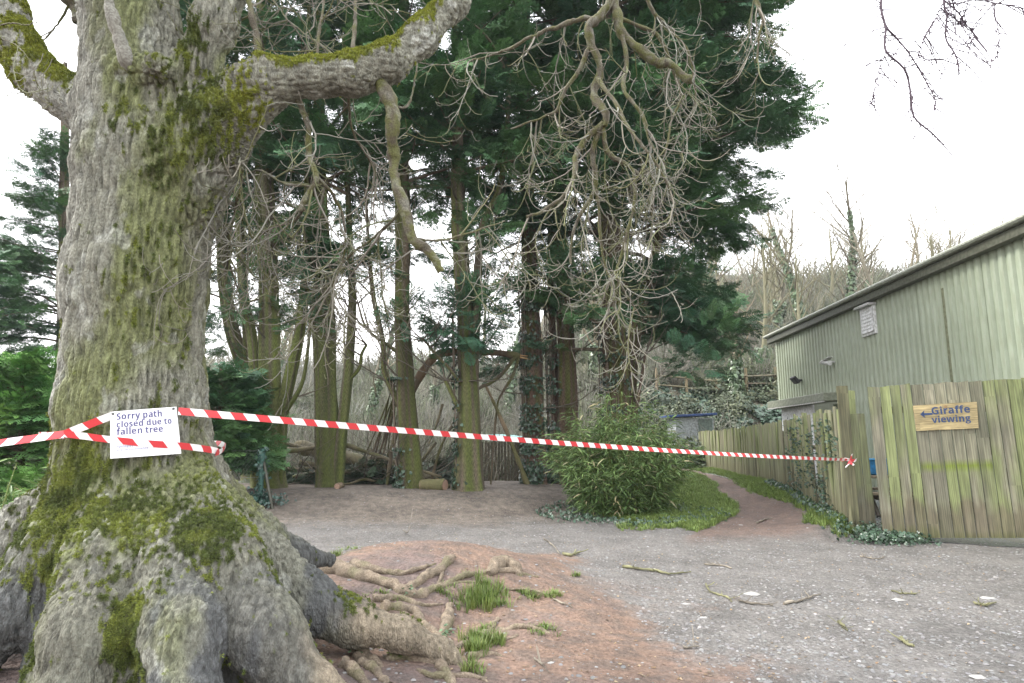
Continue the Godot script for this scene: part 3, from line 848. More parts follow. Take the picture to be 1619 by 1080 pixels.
func crown_of_ash(tree: Node3D) -> void:
	rng.seed = 2024
	# the limb rises out of view, arches over and hangs down again
	branch(tree, [Vector3(-0.222, 5.370, -4.450), Vector3(-0.050, 6.089, -4.600), Vector3(0.412, 7.422, -5.000), Vector3(0.847, 7.457, -5.400), Vector3(0.959, 6.440, -5.600), Vector3(0.935, 5.822, -5.700), Vector3(0.869, 5.683, -5.700), Vector3(0.771, 5.511, -5.700), Vector3(0.787, 5.341, -5.700), Vector3(0.848, 5.004, -5.700), Vector3(0.859, 4.640, -5.700), Vector3(0.855, 4.477, -5.700)], 0.075, 0.030, 0.0)
	branch(tree, [Vector3(0.856, 4.510, -5.700), Vector3(0.719, 4.335, -5.700), Vector3(0.620, 4.131, -5.650), Vector3(0.546, 3.895, -5.600), Vector3(0.363, 3.623, -5.550), Vector3(0.146, 3.484, -5.500)], 0.034, 0.012, 5.0)
	branch(tree, [Vector3(0.856, 4.510, -5.700), Vector3(0.804, 4.307, -5.750), Vector3(0.812, 4.071, -5.800), Vector3(0.765, 3.866, -5.850), Vector3(0.630, 3.596, -5.900), Vector3(0.581, 3.152, -5.900)], 0.032, 0.010, 5.0)
	branch(tree, [Vector3(0.862, 4.477, -5.700), Vector3(0.929, 4.238, -5.700), Vector3(1.053, 4.116, -5.700), Vector3(1.177, 3.967, -5.650), Vector3(1.262, 3.796, -5.600), Vector3(1.289, 3.550, -5.600)], 0.028, 0.010, 6.0)
	branch(tree, [Vector3(0.950, 5.961, -5.700), Vector3(1.007, 5.697, -5.700), Vector3(1.088, 5.429, -5.700), Vector3(1.181, 5.307, -5.650), Vector3(1.373, 5.114, -5.600), Vector3(1.546, 5.035, -5.600), Vector3(1.750, 4.899, -5.550)], 0.05, 0.036, 2.5, 0.9, 0.75)
	branch(tree, [Vector3(1.084, 5.375, -5.650), Vector3(1.096, 5.008, -5.600), Vector3(1.084, 4.699, -5.550), Vector3(1.216, 4.454, -5.500), Vector3(1.275, 4.297, -5.500), Vector3(1.399, 4.000, -5.500)], 0.026, 0.010, 6.5, 0.9)
	branch(tree, [Vector3(0.849, 5.614, -5.700), Vector3(0.698, 5.630, -5.750), Vector3(0.531, 5.617, -5.800), Vector3(0.323, 5.568, -5.850), Vector3(0.177, 5.525, -5.900), Vector3(-0.127, 5.436, -6.000), Vector3(-0.460, 5.394, -6.100)], 0.030, 0.010, 5.0, 0.6, 0.3)
	branch(tree, [Vector3(0.781, 5.354, -5.700), Vector3(0.658, 5.102, -5.750), Vector3(0.534, 4.897, -5.800), Vector3(0.442, 4.723, -5.850), Vector3(0.256, 4.649, -5.900), Vector3(-0.029, 4.574, -5.950)], 0.024, 0.008, 6.5)
	branch(tree, [Vector3(1.055, 5.686, -5.800), Vector3(1.512, 5.615, -6.000), Vector3(1.773, 5.095, -6.200), Vector3(1.659, 4.738, -6.200), Vector3(1.542, 4.249, -6.200)], 0.022, 0.008, 6.0)
	branch(tree, [Vector3(1.315, 6.263, -5.900), Vector3(1.456, 5.903, -6.000), Vector3(1.609, 5.829, -6.100), Vector3(1.892, 5.531, -6.200), Vector3(1.964, 5.007, -6.300)], 0.022, 0.008, 6.0)
	branch(tree, [Vector3(0.839, 4.943, -5.600), Vector3(0.987, 4.444, -5.400), Vector3(1.131, 4.148, -5.300), Vector3(1.264, 3.909, -5.300), Vector3(1.393, 3.615, -5.300)], 0.022, 0.008, 6.0)
	branch(tree, [Vector3(1.137, 4.005, -5.650), Vector3(1.094, 3.514, -5.500), Vector3(0.998, 3.157, -5.500), Vector3(0.936, 2.923, -5.500), Vector3(1.123, 2.578, -5.500)], 0.018, 0.008, 7.0, 0.8)
	branch(tree, [Vector3(0.802, 3.899, -5.850), Vector3(0.847, 3.435, -5.800), Vector3(0.899, 3.062, -5.800), Vector3(0.980, 2.758, -5.800)], 0.018, 0.007, 7.0, 0.8)
	branch(tree, [Vector3(2.138, 6.370, -5.600), Vector3(2.344, 5.814, -5.600), Vector3(2.407, 5.610, -5.600), Vector3(2.437, 5.502, -5.600), Vector3(2.390, 5.340, -5.600), Vector3(2.344, 5.074, -5.600)], 0.024, 0.009, 6.0, 1.1)
	branch(tree, [Vector3(0.847, 7.457, -5.400), Vector3(1.611, 8.014, -5.500), Vector3(2.044, 7.013, -5.600), Vector3(2.138, 6.370, -5.600)], 0.05, 0.026, 0.0)
	# thick sawn branch under the limb
	branch(tree, [Vector3(-0.977, 4.051, -4.150), Vector3(-0.936, 3.906, -4.150), Vector3(-0.882, 3.753, -4.150), Vector3(-0.851, 3.597, -4.150), Vector3(-0.798, 3.447, -4.200), Vector3(-0.762, 3.241, -4.200), Vector3(-0.718, 3.061, -4.200), Vector3(-0.687, 2.883, -4.200), Vector3(-0.607, 2.802, -4.200), Vector3(-0.517, 2.658, -4.200)], 0.055, 0.030, 0.5, 0.5, 0.65)
	branch(tree, [Vector3(-0.935, 3.858, -4.150), Vector3(-0.801, 3.949, -4.400), Vector3(-0.750, 4.161, -4.500), Vector3(-0.747, 4.436, -4.600)], 0.010, 0.006, 0.0)
	branch(tree, [Vector3(-0.753, 3.103, -4.250), Vector3(-1.002, 3.035, -4.600), Vector3(-1.239, 2.946, -4.800), Vector3(-1.488, 2.794, -5.000)], 0.014, 0.006, 8.0, 0.5)
	branch(tree, [Vector3(-0.704, 2.895, -4.250), Vector3(-0.583, 3.017, -4.700), Vector3(-0.361, 3.168, -5.000), Vector3(-0.052, 3.383, -5.300)], 0.012, 0.006, 6.0, 0.5)
	# finer branches under the limb
	branch(tree, [Vector3(-1.536, 3.930, -4.150), Vector3(-1.516, 3.814, -4.200), Vector3(-1.460, 3.684, -4.200), Vector3(-1.430, 3.479, -4.250), Vector3(-1.360, 3.342, -4.250), Vector3(-1.383, 3.261, -4.250), Vector3(-1.441, 3.158, -4.250), Vector3(-1.472, 3.075, -4.250)], 0.026, 0.016, 5.0, 0.6, 0.7)
	branch(tree, [Vector3(-1.456, 3.103, -4.250), Vector3(-1.580, 3.063, -4.400), Vector3(-1.817, 3.084, -4.600), Vector3(-2.043, 2.967, -4.700)], 0.012, 0.006, 9.0, 0.5)
	branch(tree, [Vector3(-1.364, 3.337, -4.250), Vector3(-1.268, 3.197, -4.500), Vector3(-1.258, 2.886, -4.600), Vector3(-1.394, 2.617, -4.700)], 0.012, 0.006, 8.0, 0.7)
	branch(tree, [Vector3(-1.911, 3.862, -4.200), Vector3(-1.968, 3.672, -4.300), Vector3(-1.949, 3.477, -4.350), Vector3(-1.951, 3.236, -4.350)], 0.016, 0.009, 9.0, 0.6, 0.6)
	branch(tree, [Vector3(-1.950, 3.284, -4.350), Vector3(-2.056, 3.148, -4.500), Vector3(-2.139, 2.886, -4.600), Vector3(-2.048, 2.594, -4.600)], 0.010, 0.005, 11.0, 0.7)
	branch(tree, [Vector3(-1.169, 3.906, -4.150), Vector3(-1.216, 3.799, -4.500), Vector3(-1.167, 3.735, -4.800), Vector3(-1.103, 3.606, -5.000)], 0.012, 0.006, 8.0, 0.6)
	branch(tree, [Vector3(-1.383, 3.261, -4.250), Vector3(-1.703, 3.395, -4.500), Vector3(-1.983, 3.584, -4.700), Vector3(-2.221, 3.521, -4.800)], 0.012, 0.005, 9.0, 0.5)
	# shoots standing on the limb
	branch(tree, [Vector3(-1.752, 4.117, -4.100), Vector3(-1.821, 4.346, -4.150), Vector3(-1.911, 4.582, -4.200), Vector3(-2.003, 5.078, -4.300), Vector3(-2.209, 6.048, -4.500)], 0.026, 0.020, 1.0, 0.1, 0.6)
	branch(tree, [Vector3(-1.372, 4.149, -4.150), Vector3(-1.441, 4.449, -4.300), Vector3(-1.450, 4.729, -4.400), Vector3(-1.448, 5.133, -4.500)], 0.012, 0.008, 7.0, 0.2)
	branch(tree, [Vector3(-1.126, 4.198, -4.150), Vector3(-1.177, 4.552, -4.300), Vector3(-1.193, 4.836, -4.400), Vector3(-1.204, 5.301, -4.500)], 0.017, 0.012, 2.0, 0.2, 0.3)
	branch(tree, [Vector3(-1.215, 4.173, -4.150), Vector3(-1.607, 4.655, -4.600), Vector3(-1.869, 4.965, -4.800), Vector3(-2.095, 5.291, -5.000)], 0.010, 0.006, 8.0, 0.3)
	# the pale smooth shoot in front of the trunk, and the fine ones on the left limb
	branch(tree, [Vector3(-2.631, 3.968, -4.000), Vector3(-2.596, 4.021, -3.920), Vector3(-2.595, 4.140, -3.850), Vector3(-2.622, 4.266, -3.800), Vector3(-2.696, 4.428, -3.800), Vector3(-2.842, 4.800, -3.850)], 0.046, 0.030, 0.0, 0.0, -0.6, 0.85)
	branch(tree, [Vector3(-3.862, 4.526, -4.300), Vector3(-3.661, 4.491, -4.200), Vector3(-3.503, 4.445, -4.150), Vector3(-3.382, 4.435, -4.100)], 0.006, 0.004, 0.0)
	branch(tree, [Vector3(-3.761, 4.415, -4.250), Vector3(-3.527, 4.272, -4.150), Vector3(-3.381, 4.117, -4.100), Vector3(-3.315, 3.925, -4.100), Vector3(-3.280, 3.853, -4.100)], 0.005, 0.003, 3.0)
	branch(tree, [Vector3(-3.900, 5.577, -4.900), Vector3(-3.824, 5.275, -4.900), Vector3(-3.764, 5.126, -4.900), Vector3(-3.673, 4.989, -4.850)], 0.07, 0.05, 0.0)
	branch(tree, [Vector3(-3.774, 5.215, -4.900), Vector3(-3.846, 5.037, -4.900), Vector3(-3.940, 4.860, -4.900)], 0.012, 0.006, 5.0)
	# the crown above the picture
	for e in [[Vector3(-2.988, 5.338, -4.350), 0.36, Vector3(-0.1, 1, 0.2)], [Vector3(-2.057, 5.321, -4.300), 0.16, Vector3(0.6, 1, -0.2)], [Vector3(-4.136, 5.498, -4.500), 0.14, Vector3(-0.5, 1, -0.3)]]:
		for k in 3:
			var p: Vector3 = e[0]
			var dir: Vector3 = (e[2] + Vector3(rr(-0.6, 0.6), 0, rr(-0.6, 0.6)) * (0.15 if k == 0 else 1.0)).normalized()
			branch(tree, [p - dir * 0.15, p + dir * 1.2, p + dir * 2.6 + Vector3(rr(-0.4, 0.4), 0, rr(-0.4, 0.4)), p + dir * 4.5 + Vector3(rr(-0.8, 0.8), rr(-0.3, 0.3), rr(-0.8, 0.8))], e[1] * (0.95 if k == 0 else 0.4), 0.03, 1.2, 0.1, 0.4)

# ---------------------------------------------------------------- barn
func build_barn() -> void:
	rng.seed = 31
	var a := Vector3(8.915, 0, -20.946)
	var b := Vector3(8.338, 0, -10.037)
	var dir := (b - a).normalized()                     # towards the camera along the wall
	var out := Vector3(dir.z, 0, -dir.x)                # away from the building, to the left
	if out.x > 0: out = -out
	var top := 4.80
	var barn := thing("barn", "large olive green barn of ribbed metal cladding behind the fence", "barn", Vector3(a.x, 0, a.z))
	var frame := Basis(dir, Vector3.UP, dir.cross(Vector3.UP))
	if frame.z.dot(out) < 0: frame = Basis(dir, Vector3.UP, out)
	var green := Color(0.335, 0.375, 0.285)
	var length := 18.0
	# ribbed sheets, each a part
	var pitch := 0.2
	var prof := [[0.0, 0.0], [0.075, 0.0], [0.095, 0.05], [0.18, 0.05], [0.2, 0.0]]
	for k in int(length / 1.0):
		var s := Shape.new()
		var tint := green * rr(0.97, 1.03)
		for w in 5:
			for q in 4:
				var p0 = dir * (k + w * pitch + prof[q][0]) + out * prof[q][1]
				var p1 = dir * (k + w * pitch + prof[q + 1][0]) + out * prof[q + 1][1]
				var lo := 0.3
				# over the doorway the sheets stop at the canopy
				if k < 4: lo = 2.62
				var A = a + p0 + Vector3.UP * lo; var B = a + p1 + Vector3.UP * lo
				var C = a + p1 + Vector3.UP * top; var D = a + p0 + Vector3.UP * top
				if (C - A).cross(B - A).dot(out) > 0: s.quad(A, B, C, D, tint)
				else: s.quad(A, D, C, B, tint)
		var o := part(barn, "cladding_sheet", s.mesh(), M.clad)
		o.position += out * 0.004 * (k % 2)
	var back := Shape.new()
	# inner wall, far gable, roof
	back.box(Transform3D(frame, a + dir * (4 + (length - 4) / 2) + Vector3.UP * top / 2 - out * 0.06), Vector3(length - 4, top - 0.05, 0.1), green * 0.8)
	back.box(Transform3D(frame, a + dir * 2 + Vector3.UP * (2.64 + (top - 2.64) / 2) - out * 0.06), Vector3(4, top - 2.66, 0.1), green * 0.8)
	back.box(Transform3D(frame, a + dir * 0.06 + Vector3.UP * (top / 2 + 0.2) - out * 6.1), Vector3(0.1, top + 0.35, 11.9), green)
	part(barn, "wall", back.mesh(), M.clad)
	var roof := Shape.new()
	var tilt := frame * Basis(Vector3.RIGHT, 0.10)
	roof.box(Transform3D(tilt, a + dir * (length / 2 - 0.2) + Vector3.UP * (top + 0.78) - out * 6.1), Vector3(length + 0.5, 0.08, 12.5), Color(0.17, 0.175, 0.14))
	part(barn, "roof", roof.mesh(), M.trim)
	var fas := Shape.new()
	fas.box(Transform3D(frame, a + dir * (length / 2 - 0.25) + Vector3.UP * (top + 0.01) + out * 0.13), Vector3(length + 0.45, 0.17, 0.16), Color(0.105, 0.108, 0.082), 0.01)
	part(barn, "fascia", fas.mesh(), M.trim)
	var gut := Shape.new()
	gut.box(Transform3D(frame, a + dir * (length / 2 - 0.25) + Vector3.UP * (top + 0.16) + out * 0.22), Vector3(length + 0.6, 0.09, 0.2), Color(0.40, 0.42, 0.36), 0.03)
	part(barn, "gutter", gut.mesh(), M.trim)
	var edge := Shape.new()
	edge.box(Transform3D(frame, a + dir * 0.0 + Vector3.UP * (top / 2 + 1.25) + out * 0.03), Vector3(0.16, top - 2.7, 0.1), green * 1.05, 0.01)
	part(barn, "corner_flashing", edge.mesh(), M.trim)
	var drip := Shape.new()
	drip.box(Transform3D(frame, Vector3(8.443, 3.117, -12.034) + out * 0.05 - Vector3.UP * 0.4), Vector3(0.07, 3.4, 0.012), Color(0.20, 0.215, 0.13))
	part(barn, "joint_flashing", drip.mesh(), M.trim)
	# canopy and door
	var can := Shape.new()
	can.box(Transform3D(frame, a + dir * 2.05 + Vector3.UP * 2.62 + out * 0.2), Vector3(4.3, 0.22, 0.5), Color(0.235, 0.25, 0.19), 0.015)
	can.box(Transform3D(frame, a + dir * 2.05 + Vector3.UP * 2.495 + out * 0.44), Vector3(4.3, 0.03, 0.03), Color(0.5, 0.5, 0.48))
	part(barn, "canopy", can.mesh(), M.trim)
	var door := Shape.new()
	door.box(Transform3D(frame, a + dir * 0.72 + Vector3.UP * 1.4 + out * 0.02), Vector3(1.4, 2.2, 0.06), Color(0.62, 0.63, 0.65), 0.01)
	door.box(Transform3D(frame, a + dir * 2.0 + Vector3.UP * 1.4 + out * 0.05), Vector3(1.1, 2.2, 0.06), Color(0.74, 0.74, 0.76), 0.01)
	part(barn, "door", door.mesh(), M.trim)
	var inner := Shape.new()
	inner.box(Transform3D(frame, a + dir * 3.6 + Vector3.UP * 1.4 - out * 0.5), Vector3(1.9, 2.2, 0.06), green)
	part(barn, "door_recess", inner.mesh(), M.trim)
	# louvred vent: hood, frame and slats
	var vc := Vector3(8.594, 4.311, -14.890)
	var vent := part(barn, "louvre_vent", Shape.new().mesh() if false else box_mesh(frame, vc + out * 0.06, Vector3(0.66, 0.72, 0.06), Color(0.74, 0.74, 0.74), 0.01), M.trim)
	for k in 7:
		var sl := MeshInstance3D.new()
		sl.name = "slat"
		sl.mesh = box_mesh(frame * Basis(Vector3.RIGHT, -0.2), Vector3.ZERO, Vector3(0.54, 0.09, 0.012), Color(0.82, 0.82, 0.84), 0.003)
		sl.material_override = M.trim
		vent.add_child(sl, true)
		sl.position = vc + out * 0.105 + Vector3.UP * (-0.25 + k * 0.083)
	var hood := MeshInstance3D.new()
	hood.name = "hood"; hood.mesh = box_mesh(frame, Vector3.ZERO, Vector3(0.7, 0.06, 0.2), Color(0.60, 0.60, 0.60), 0.008); hood.material_override = M.trim
	vent.add_child(hood)
	hood.position = vc + out * 0.12 + Vector3.UP * 0.35
	# camera and floodlight on brackets
	var cc := Vector3(8.698, 3.560, -16.856)
	var cctv := thing("security_camera", "small white security camera on the barn cladding", "camera", cc)
	var cs := Shape.new()
	cs.tube([Vector3.ZERO, out * 0.22, out * 0.24 + Vector3.DOWN * 0.06], [0.025, 0.025, 0.025], 8, Color(0.7, 0.7, 0.7))
	part(cctv, "bracket", cs.mesh(), M.trim, true)
	cs = Shape.new()
	cs.tube([out * 0.24 - dir * 0.3 + Vector3.UP * 0.02, out * 0.24 + dir * 0.16 - Vector3.UP * 0.06], [0.06, 0.06], 12, Color(0.75, 0.75, 0.75))
	part(cctv, "housing", cs.mesh(), M.trim, true)
	cs = Shape.new()
	cs.box(Transform3D(frame * Basis(Vector3.BACK, 0.17), out * 0.24 - dir * 0.05 + Vector3.UP * 0.055), Vector3(0.56, 0.012, 0.15), Color(0.78, 0.78, 0.78))
	part(cctv, "sun_shield", cs.mesh(), M.trim, true)
	var fc := Vector3(8.817, 3.275, -19.100)
	var fl := thing("floodlight", "small black floodlight on the barn cladding near its far corner", "floodlight", fc)
	part(fl, "bracket", box_mesh(frame, out * 0.1, Vector3(0.06, 0.05, 0.2), Color(0.03, 0.03, 0.03)), M.trim, true)
	part(fl, "lamp_head", box_mesh(frame * Basis(Vector3.RIGHT, 0.7), out * 0.25, Vector3(0.34, 0.24, 0.1), Color(0.03, 0.03, 0.035), 0.02), M.trim, true)
	# concrete yard behind the gate
	var yard := Shape.new()
	for q in 10:
		for w in 10:
			var x0 := 6.0 + w * 0.28; var z0 := -9.74 + (x0 - 6.0) * 0.40 - q * 1.05
			yard.quad(on(x0, z0, 0.008), on(x0, z0 - 1.05, 0.008), on(x0 + 0.28, z0 - 0.938, 0.008), on(x0 + 0.28, z0 + 0.112, 0.008), rc(Color(0.34, 0.34, 0.34), 0.06))
	sheet("concrete_yard", yard.mesh(), M.wet)

func box_mesh(basis: Basis, at: Vector3, size: Vector3, col: Color, ch := 0.0) -> ArrayMesh:
	var s := Shape.new()
	s.box(Transform3D(basis, at), size, col, ch)
	return s.mesh()

# a plank between four corners, its grain along its length, its own weathering
func plank(bl: Vector3, br: Vector3, tr: Vector3, tl: Vector3, nn: Vector3, thick: float, colour: Callable, rows := 22) -> ArrayMesh:
	var s := Shape.new()
	var off := Vector2(rr(0, 1), rr(0, 1))
	var cols := 3
	for side in 2:
		var k0 := s.v.size()
		var d := nn * (thick if side == 0 else 0.0)
		for r in rows + 1:
			var f := float(r) / rows
			for q in cols + 1:
				var g := float(q) / cols
				var p := bl.lerp(tl, f).lerp(br.lerp(tr, f), g) + d
				var h := nz.get_noise_3d(p.x * 30, p.y * 8, p.z * 30) * 0.003
				s.vert(p + nn * h, nn if side == 0 else -nn, colour.call(p), off + Vector2(g * 0.22, f * 0.9))
		for r in rows:
			for q in cols:
				var p := k0 + r * (cols + 1) + q
				var w := p + cols + 1
				if side == 0: s.i.append_array(PackedInt32Array([p, w, p + 1, p + 1, w, w + 1]))
				else: s.i.append_array(PackedInt32Array([p, p + 1, w, p + 1, w + 1, w]))
	var T := nn * thick
	for e in [[bl, tl], [tr, br], [tl, tr], [br, bl]]:
		var c: Color = colour.call(e[0])
		var c2: Color = colour.call(e[1])
		var no: Vector3 = ((e[0] + e[1]) / 2 - (bl + br + tl + tr) / 4).normalized()
		var k := s.v.size()
		s.vert(e[0], no, c, off); s.vert(e[1], no, c2, off + Vector2(0, 0.9)); s.vert(e[1] + T, no, c2, off + Vector2(0.02, 0.9)); s.vert(e[0] + T, no, c, off + Vector2(0.02, 0))
		var good := (s.v[k + 2] - s.v[k]).cross(s.v[k + 1] - s.v[k]).dot(no) > 0
		s.i.append_array(PackedInt32Array([k, k + 1, k + 2, k, k + 2, k + 3] if good else [k, k + 2, k + 1, k, k + 3, k + 2]))
	return s.mesh()

func gate_colour(seed_: float, clean: bool) -> Callable:
	return func(p: Vector3) -> Color:
		var t := nf.get_noise_3d(p.x * 26 + seed_, p.y * 7, p.z * 26)
		var u := nf.get_noise_3d(p.x * 90 + seed_, p.y * 30, p.z * 90)
		var wood := Color(0.30, 0.28, 0.215) * (1 + u * 0.4)
		var alg := Color(0.240, 0.270, 0.125) * (1 + t * 0.5)
		var k := sm(-0.42, 0.08, t + sin(seed_ * 3.1) * 0.16)
		if clean and p.y > 1.18 + u * 0.02: k *= 0.12
		elif clean and p.y > 1.08: k = 1.0; alg = Color(0.21, 0.27, 0.04)
		var c := wood.lerp(alg, k)
		c = c.lerp(Color(0.19, 0.16, 0.11), sm(0.62, 0.5, p.y + u * 0.18 + sin(seed_) * 0.08) * 0.8)          # mud splashed up
		c = c.lerp(Color(0.13, 0.14, 0.05), sm(0.2, 0.12, p.y + u * 0.1) * 0.7)
		return c.lerp(Color(0.14, 0.14, 0.10), sm(0.2, 0.4, nf.get_noise_3d(p.x * 14 - seed_, p.y * 3, p.z * 14)) * 0.45)

# ---------------------------------------------------------------- fence, gate and their sign
func build_fences() -> void:
	rng.seed = 8
	var g0 := Vector3(5.473, 0, -9.925)
	var g1 := Vector3(7.474, 0, -9.114)
	var gd := (g1 - g0).normalized()
	var gn := Vector3(-gd.z, 0, gd.x)
	if gn.z < 0: gn = -gn
	var gate := thing("plank_gate", "tall algae green plank gate carrying the wooden sign", "gate", Vector3(6.372, 0.066, -9.561))
	var tops := [Vector3(5.550, 2.310, -9.894), Vector3(5.709, 2.295, -9.829), Vector3(5.837, 2.310, -9.777), Vector3(5.964, 2.316, -9.726), Vector3(6.093, 2.331, -9.674), Vector3(6.236, 2.336, -9.616), Vector3(6.377, 2.340, -9.559), Vector3(6.509, 2.345, -9.505), Vector3(6.654, 2.340, -9.447), Vector3(6.783, 2.354, -9.394), Vector3(6.936, 2.358, -9.332), Vector3(7.072, 2.362, -9.277), Vector3(7.215, 2.375, -9.219), Vector3(7.377, 2.378, -9.154), Vector3(7.536, 2.381, -9.090)]
	var bots := [Vector3(5.590, 0.056, -9.877), Vector3(5.725, 0.055, -9.823), Vector3(5.874, 0.063, -9.762), Vector3(6.005, 0.071, -9.709), Vector3(6.139, 0.070, -9.655), Vector3(6.279, 0.079, -9.598), Vector3(6.432, 0.088, -9.536), Vector3(6.561, 0.096, -9.484), Vector3(6.689, 0.103, -9.432), Vector3(6.830, 0.112, -9.375), Vector3(6.976, 0.120, -9.316), Vector3(7.120, 0.129, -9.258), Vector3(7.262, 0.138, -9.200), Vector3(7.416, 0.147, -9.138), Vector3(7.568, 0.156, -9.077)]
	var prev: ArrayMesh
	for k in 14:
		var tl: Vector3 = tops[k]; var tr: Vector3 = tops[k + 1]; var bl: Vector3 = bots[k]; var br: Vector3 = bots[k + 1]
		var jut := Vector3.UP * rr(-0.01, 0.012)
		tl += jut; tr += jut + Vector3.UP * rr(-0.012, 0.012)
		if k == 12: bl = bl.lerp(tl, 0.16); br = br.lerp(tr, 0.50)
		var gap := gd * 0.006
		var seedk := k * 7.7 + 1.3
		var m := plank(bl + gap, br - gap + gn * 0.012, tr - gap + gn * 0.012, tl + gap, gn, 0.022, gate_colour(seedk, k >= 4 and k <= 9))
		part(gate, "board", m, M.board)
	for y in [0.55, 1.95]:
		var rs := Shape.new()
		var q0 = g0 + gd * 0.15 + Vector3.UP * y; var q1 = g1 + gd * 0.3 + Vector3.UP * y
		rs.box(Transform3D(Basis(gd, Vector3.UP, gn), (q0 + q1) / 2 - gn * 0.05), Vector3(q0.distance_to(q1), 0.1, 0.045), Color(0.2, 0.17, 0.11))
		part(gate, "rail", rs.mesh(), M.board)
	var br_ := Shape.new()
	var d0 := Vector3(6.929, 1.544, -9.335) - gn * 0.08; var d1 := Vector3(7.362, 0.272, -9.160) - gn * 0.08
	br_.tube([d0, d1], [0.05, 0.05], 4, Color(0.09, 0.08, 0.06))
	part(gate, "brace", br_.mesh(), M.board)
	# post and the narrow fixed panel beside the gate
	var post := thing("gate_post", "dark square timber post where the barrier tape is tied", "post", Vector3(5.378, 0.151, -10.277))
	var pb := Vector3(5.378, 0.092, -10.286); var pt := Vector3(5.179, 2.324, -9.941)
	var w := gd * 0.075
	part(post, "shaft", plank(pb - w, pb + w, pt + w, pt - w, gn, 0.13, func(p: Vector3) -> Color: return Color(0.135, 0.13, 0.075) * (1 + nf.get_noise_3d(p.x * 40, p.y * 9, p.z * 40) * 0.7)), M.board)
	var panel := thing("fence_panel", "narrow two board fence panel between the dark post and the gate", "fence", Vector3(5.538, 0.063, -10.220))
	for e in [[Vector3(5.256, 1.888, -9.927), Vector3(5.384, 1.898, -9.926), Vector3(5.552, 0.064, -10.210), Vector3(5.404, 0.055, -10.211)], [Vector3(5.384, 1.898, -9.916), Vector3(5.487, 1.898, -9.916), Vector3(5.684, 0.085, -10.196), Vector3(5.551, 0.066, -10.199)]]:
		part(panel, "board", plank(e[3], e[2], e[1], e[0], gn, 0.025, gate_colour(rr(0, 90), false)), M.board)
	var stub := thing("short_board", "short mossy board end rising behind the dark post", "board", Vector3(5.398, 1.847, -10.146))
	part(stub, "board", plank(Vector3(5.438, 0.074, -10.421), Vector3(5.569, 0.074, -10.421), Vector3(5.458, 2.265, -10.082), Vector3(5.317, 2.275, -10.080), gn, 0.025, gate_colour(33.0, false)), M.board)
	# the sign: three narrow boards with painted lettering
	var sign := thing("wooden_sign", "pale wooden sign reading Giraffe viewing with a blue arrow", "sign", Vector3(6.474, 1.825, -9.520) + gn * 0.04)
	var S := [Vector3(6.104, 1.626, -9.669), Vector3(6.832, 1.663, -9.374), Vector3(6.844, 2.048, -9.370), Vector3(6.095, 2.008, -9.673)]
	var lift := gn * 0.046
	for k in 3:
		var fa: float = [0.0, 0.335, 0.67][k]; var fb: float = [0.33, 0.665, 1.0][k]
		var tint = Color(0.47, 0.375, 0.205) * [1.0, 0.93, 1.06][k]
		var cf := func(p: Vector3) -> Color: return tint * (1 + nf.get_noise_3d(p.x * 30, p.y * 90, p.z * 30) * 0.35)
		# grain runs across, so the plank is laid on its side
		part(sign, "board", plank(S[1].lerp(S[2], fa) + lift, S[1].lerp(S[2], fb) + lift, S[0].lerp(S[3], fb) + lift, S[0].lerp(S[3], fa) + lift, gn, 0.02, cf, 16), M.board)
	for kn in [[Vector3(6.479, 1.985, -9.517), 0.022], [Vector3(6.442, 1.798, -9.533), 0.012]]:
		var ks := Shape.new()
		ks.tube([kn[0] + lift + gn * 0.019, kn[0] + lift + gn * 0.0215], [kn[1], kn[1]], 12, Color(0.30, 0.185, 0.085))
		part(sign, "wood_knot", ks.mesh(), M.trim)
	var rx: Vector3 = (S[1] - S[0]).normalized()
	var uy: Vector3 = (rx.cross(gn) * -1.0).normalized()
	if uy.y < 0: uy = -uy
	var face := lift + gn * 0.0225
	lettering(sign, "Giraffe", Vector3(6.314, 1.832, -9.584) + face, rx, uy, (Vector3(6.760, 1.831, -9.404) - Vector3(6.315, 1.837, -9.584)).length(), M.paintblue, 0.0015)
	lettering(sign, "viewing", Vector3(6.304, 1.710, -9.588) + face, rx, uy, (Vector3(6.767, 1.831, -9.401) - Vector3(6.315, 1.837, -9.584)).length(), M.paintblue, 0.0015)
	var ar := Shape.new()
	var tip := Vector3(6.169, 1.872, -9.643) + face
	var u := 0.062
	var blue := Color(0.045, 0.10, 0.24)
	var z2 := gn * 0.0015
	for tr3 in [[tip, tip + rx * u + uy * u * 0.95, tip + rx * u * 0.75], [tip, tip + rx * u * 0.75, tip + rx * u - uy * u * 0.95]]: ar.tri(tr3[0] + z2, tr3[1] + z2, tr3[2] + z2, blue)
	ar.quad(tip + rx * u * 0.5 - uy * 0.015 + z2, tip + rx * u * 0.5 + uy * 0.015 + z2, tip + rx * 0.16 + uy * 0.015 + z2, tip + rx * 0.16 - uy * 0.015 + z2, blue)
	part(sign, "arrow", ar.mesh(), M.paintblue)

	# the old half-round paling fence running back along the path
	var fence := thing("paling_fence", "long weathered paling fence running back along the grass verge", "fence", on(fence_x(11), -11))
	var variants := []
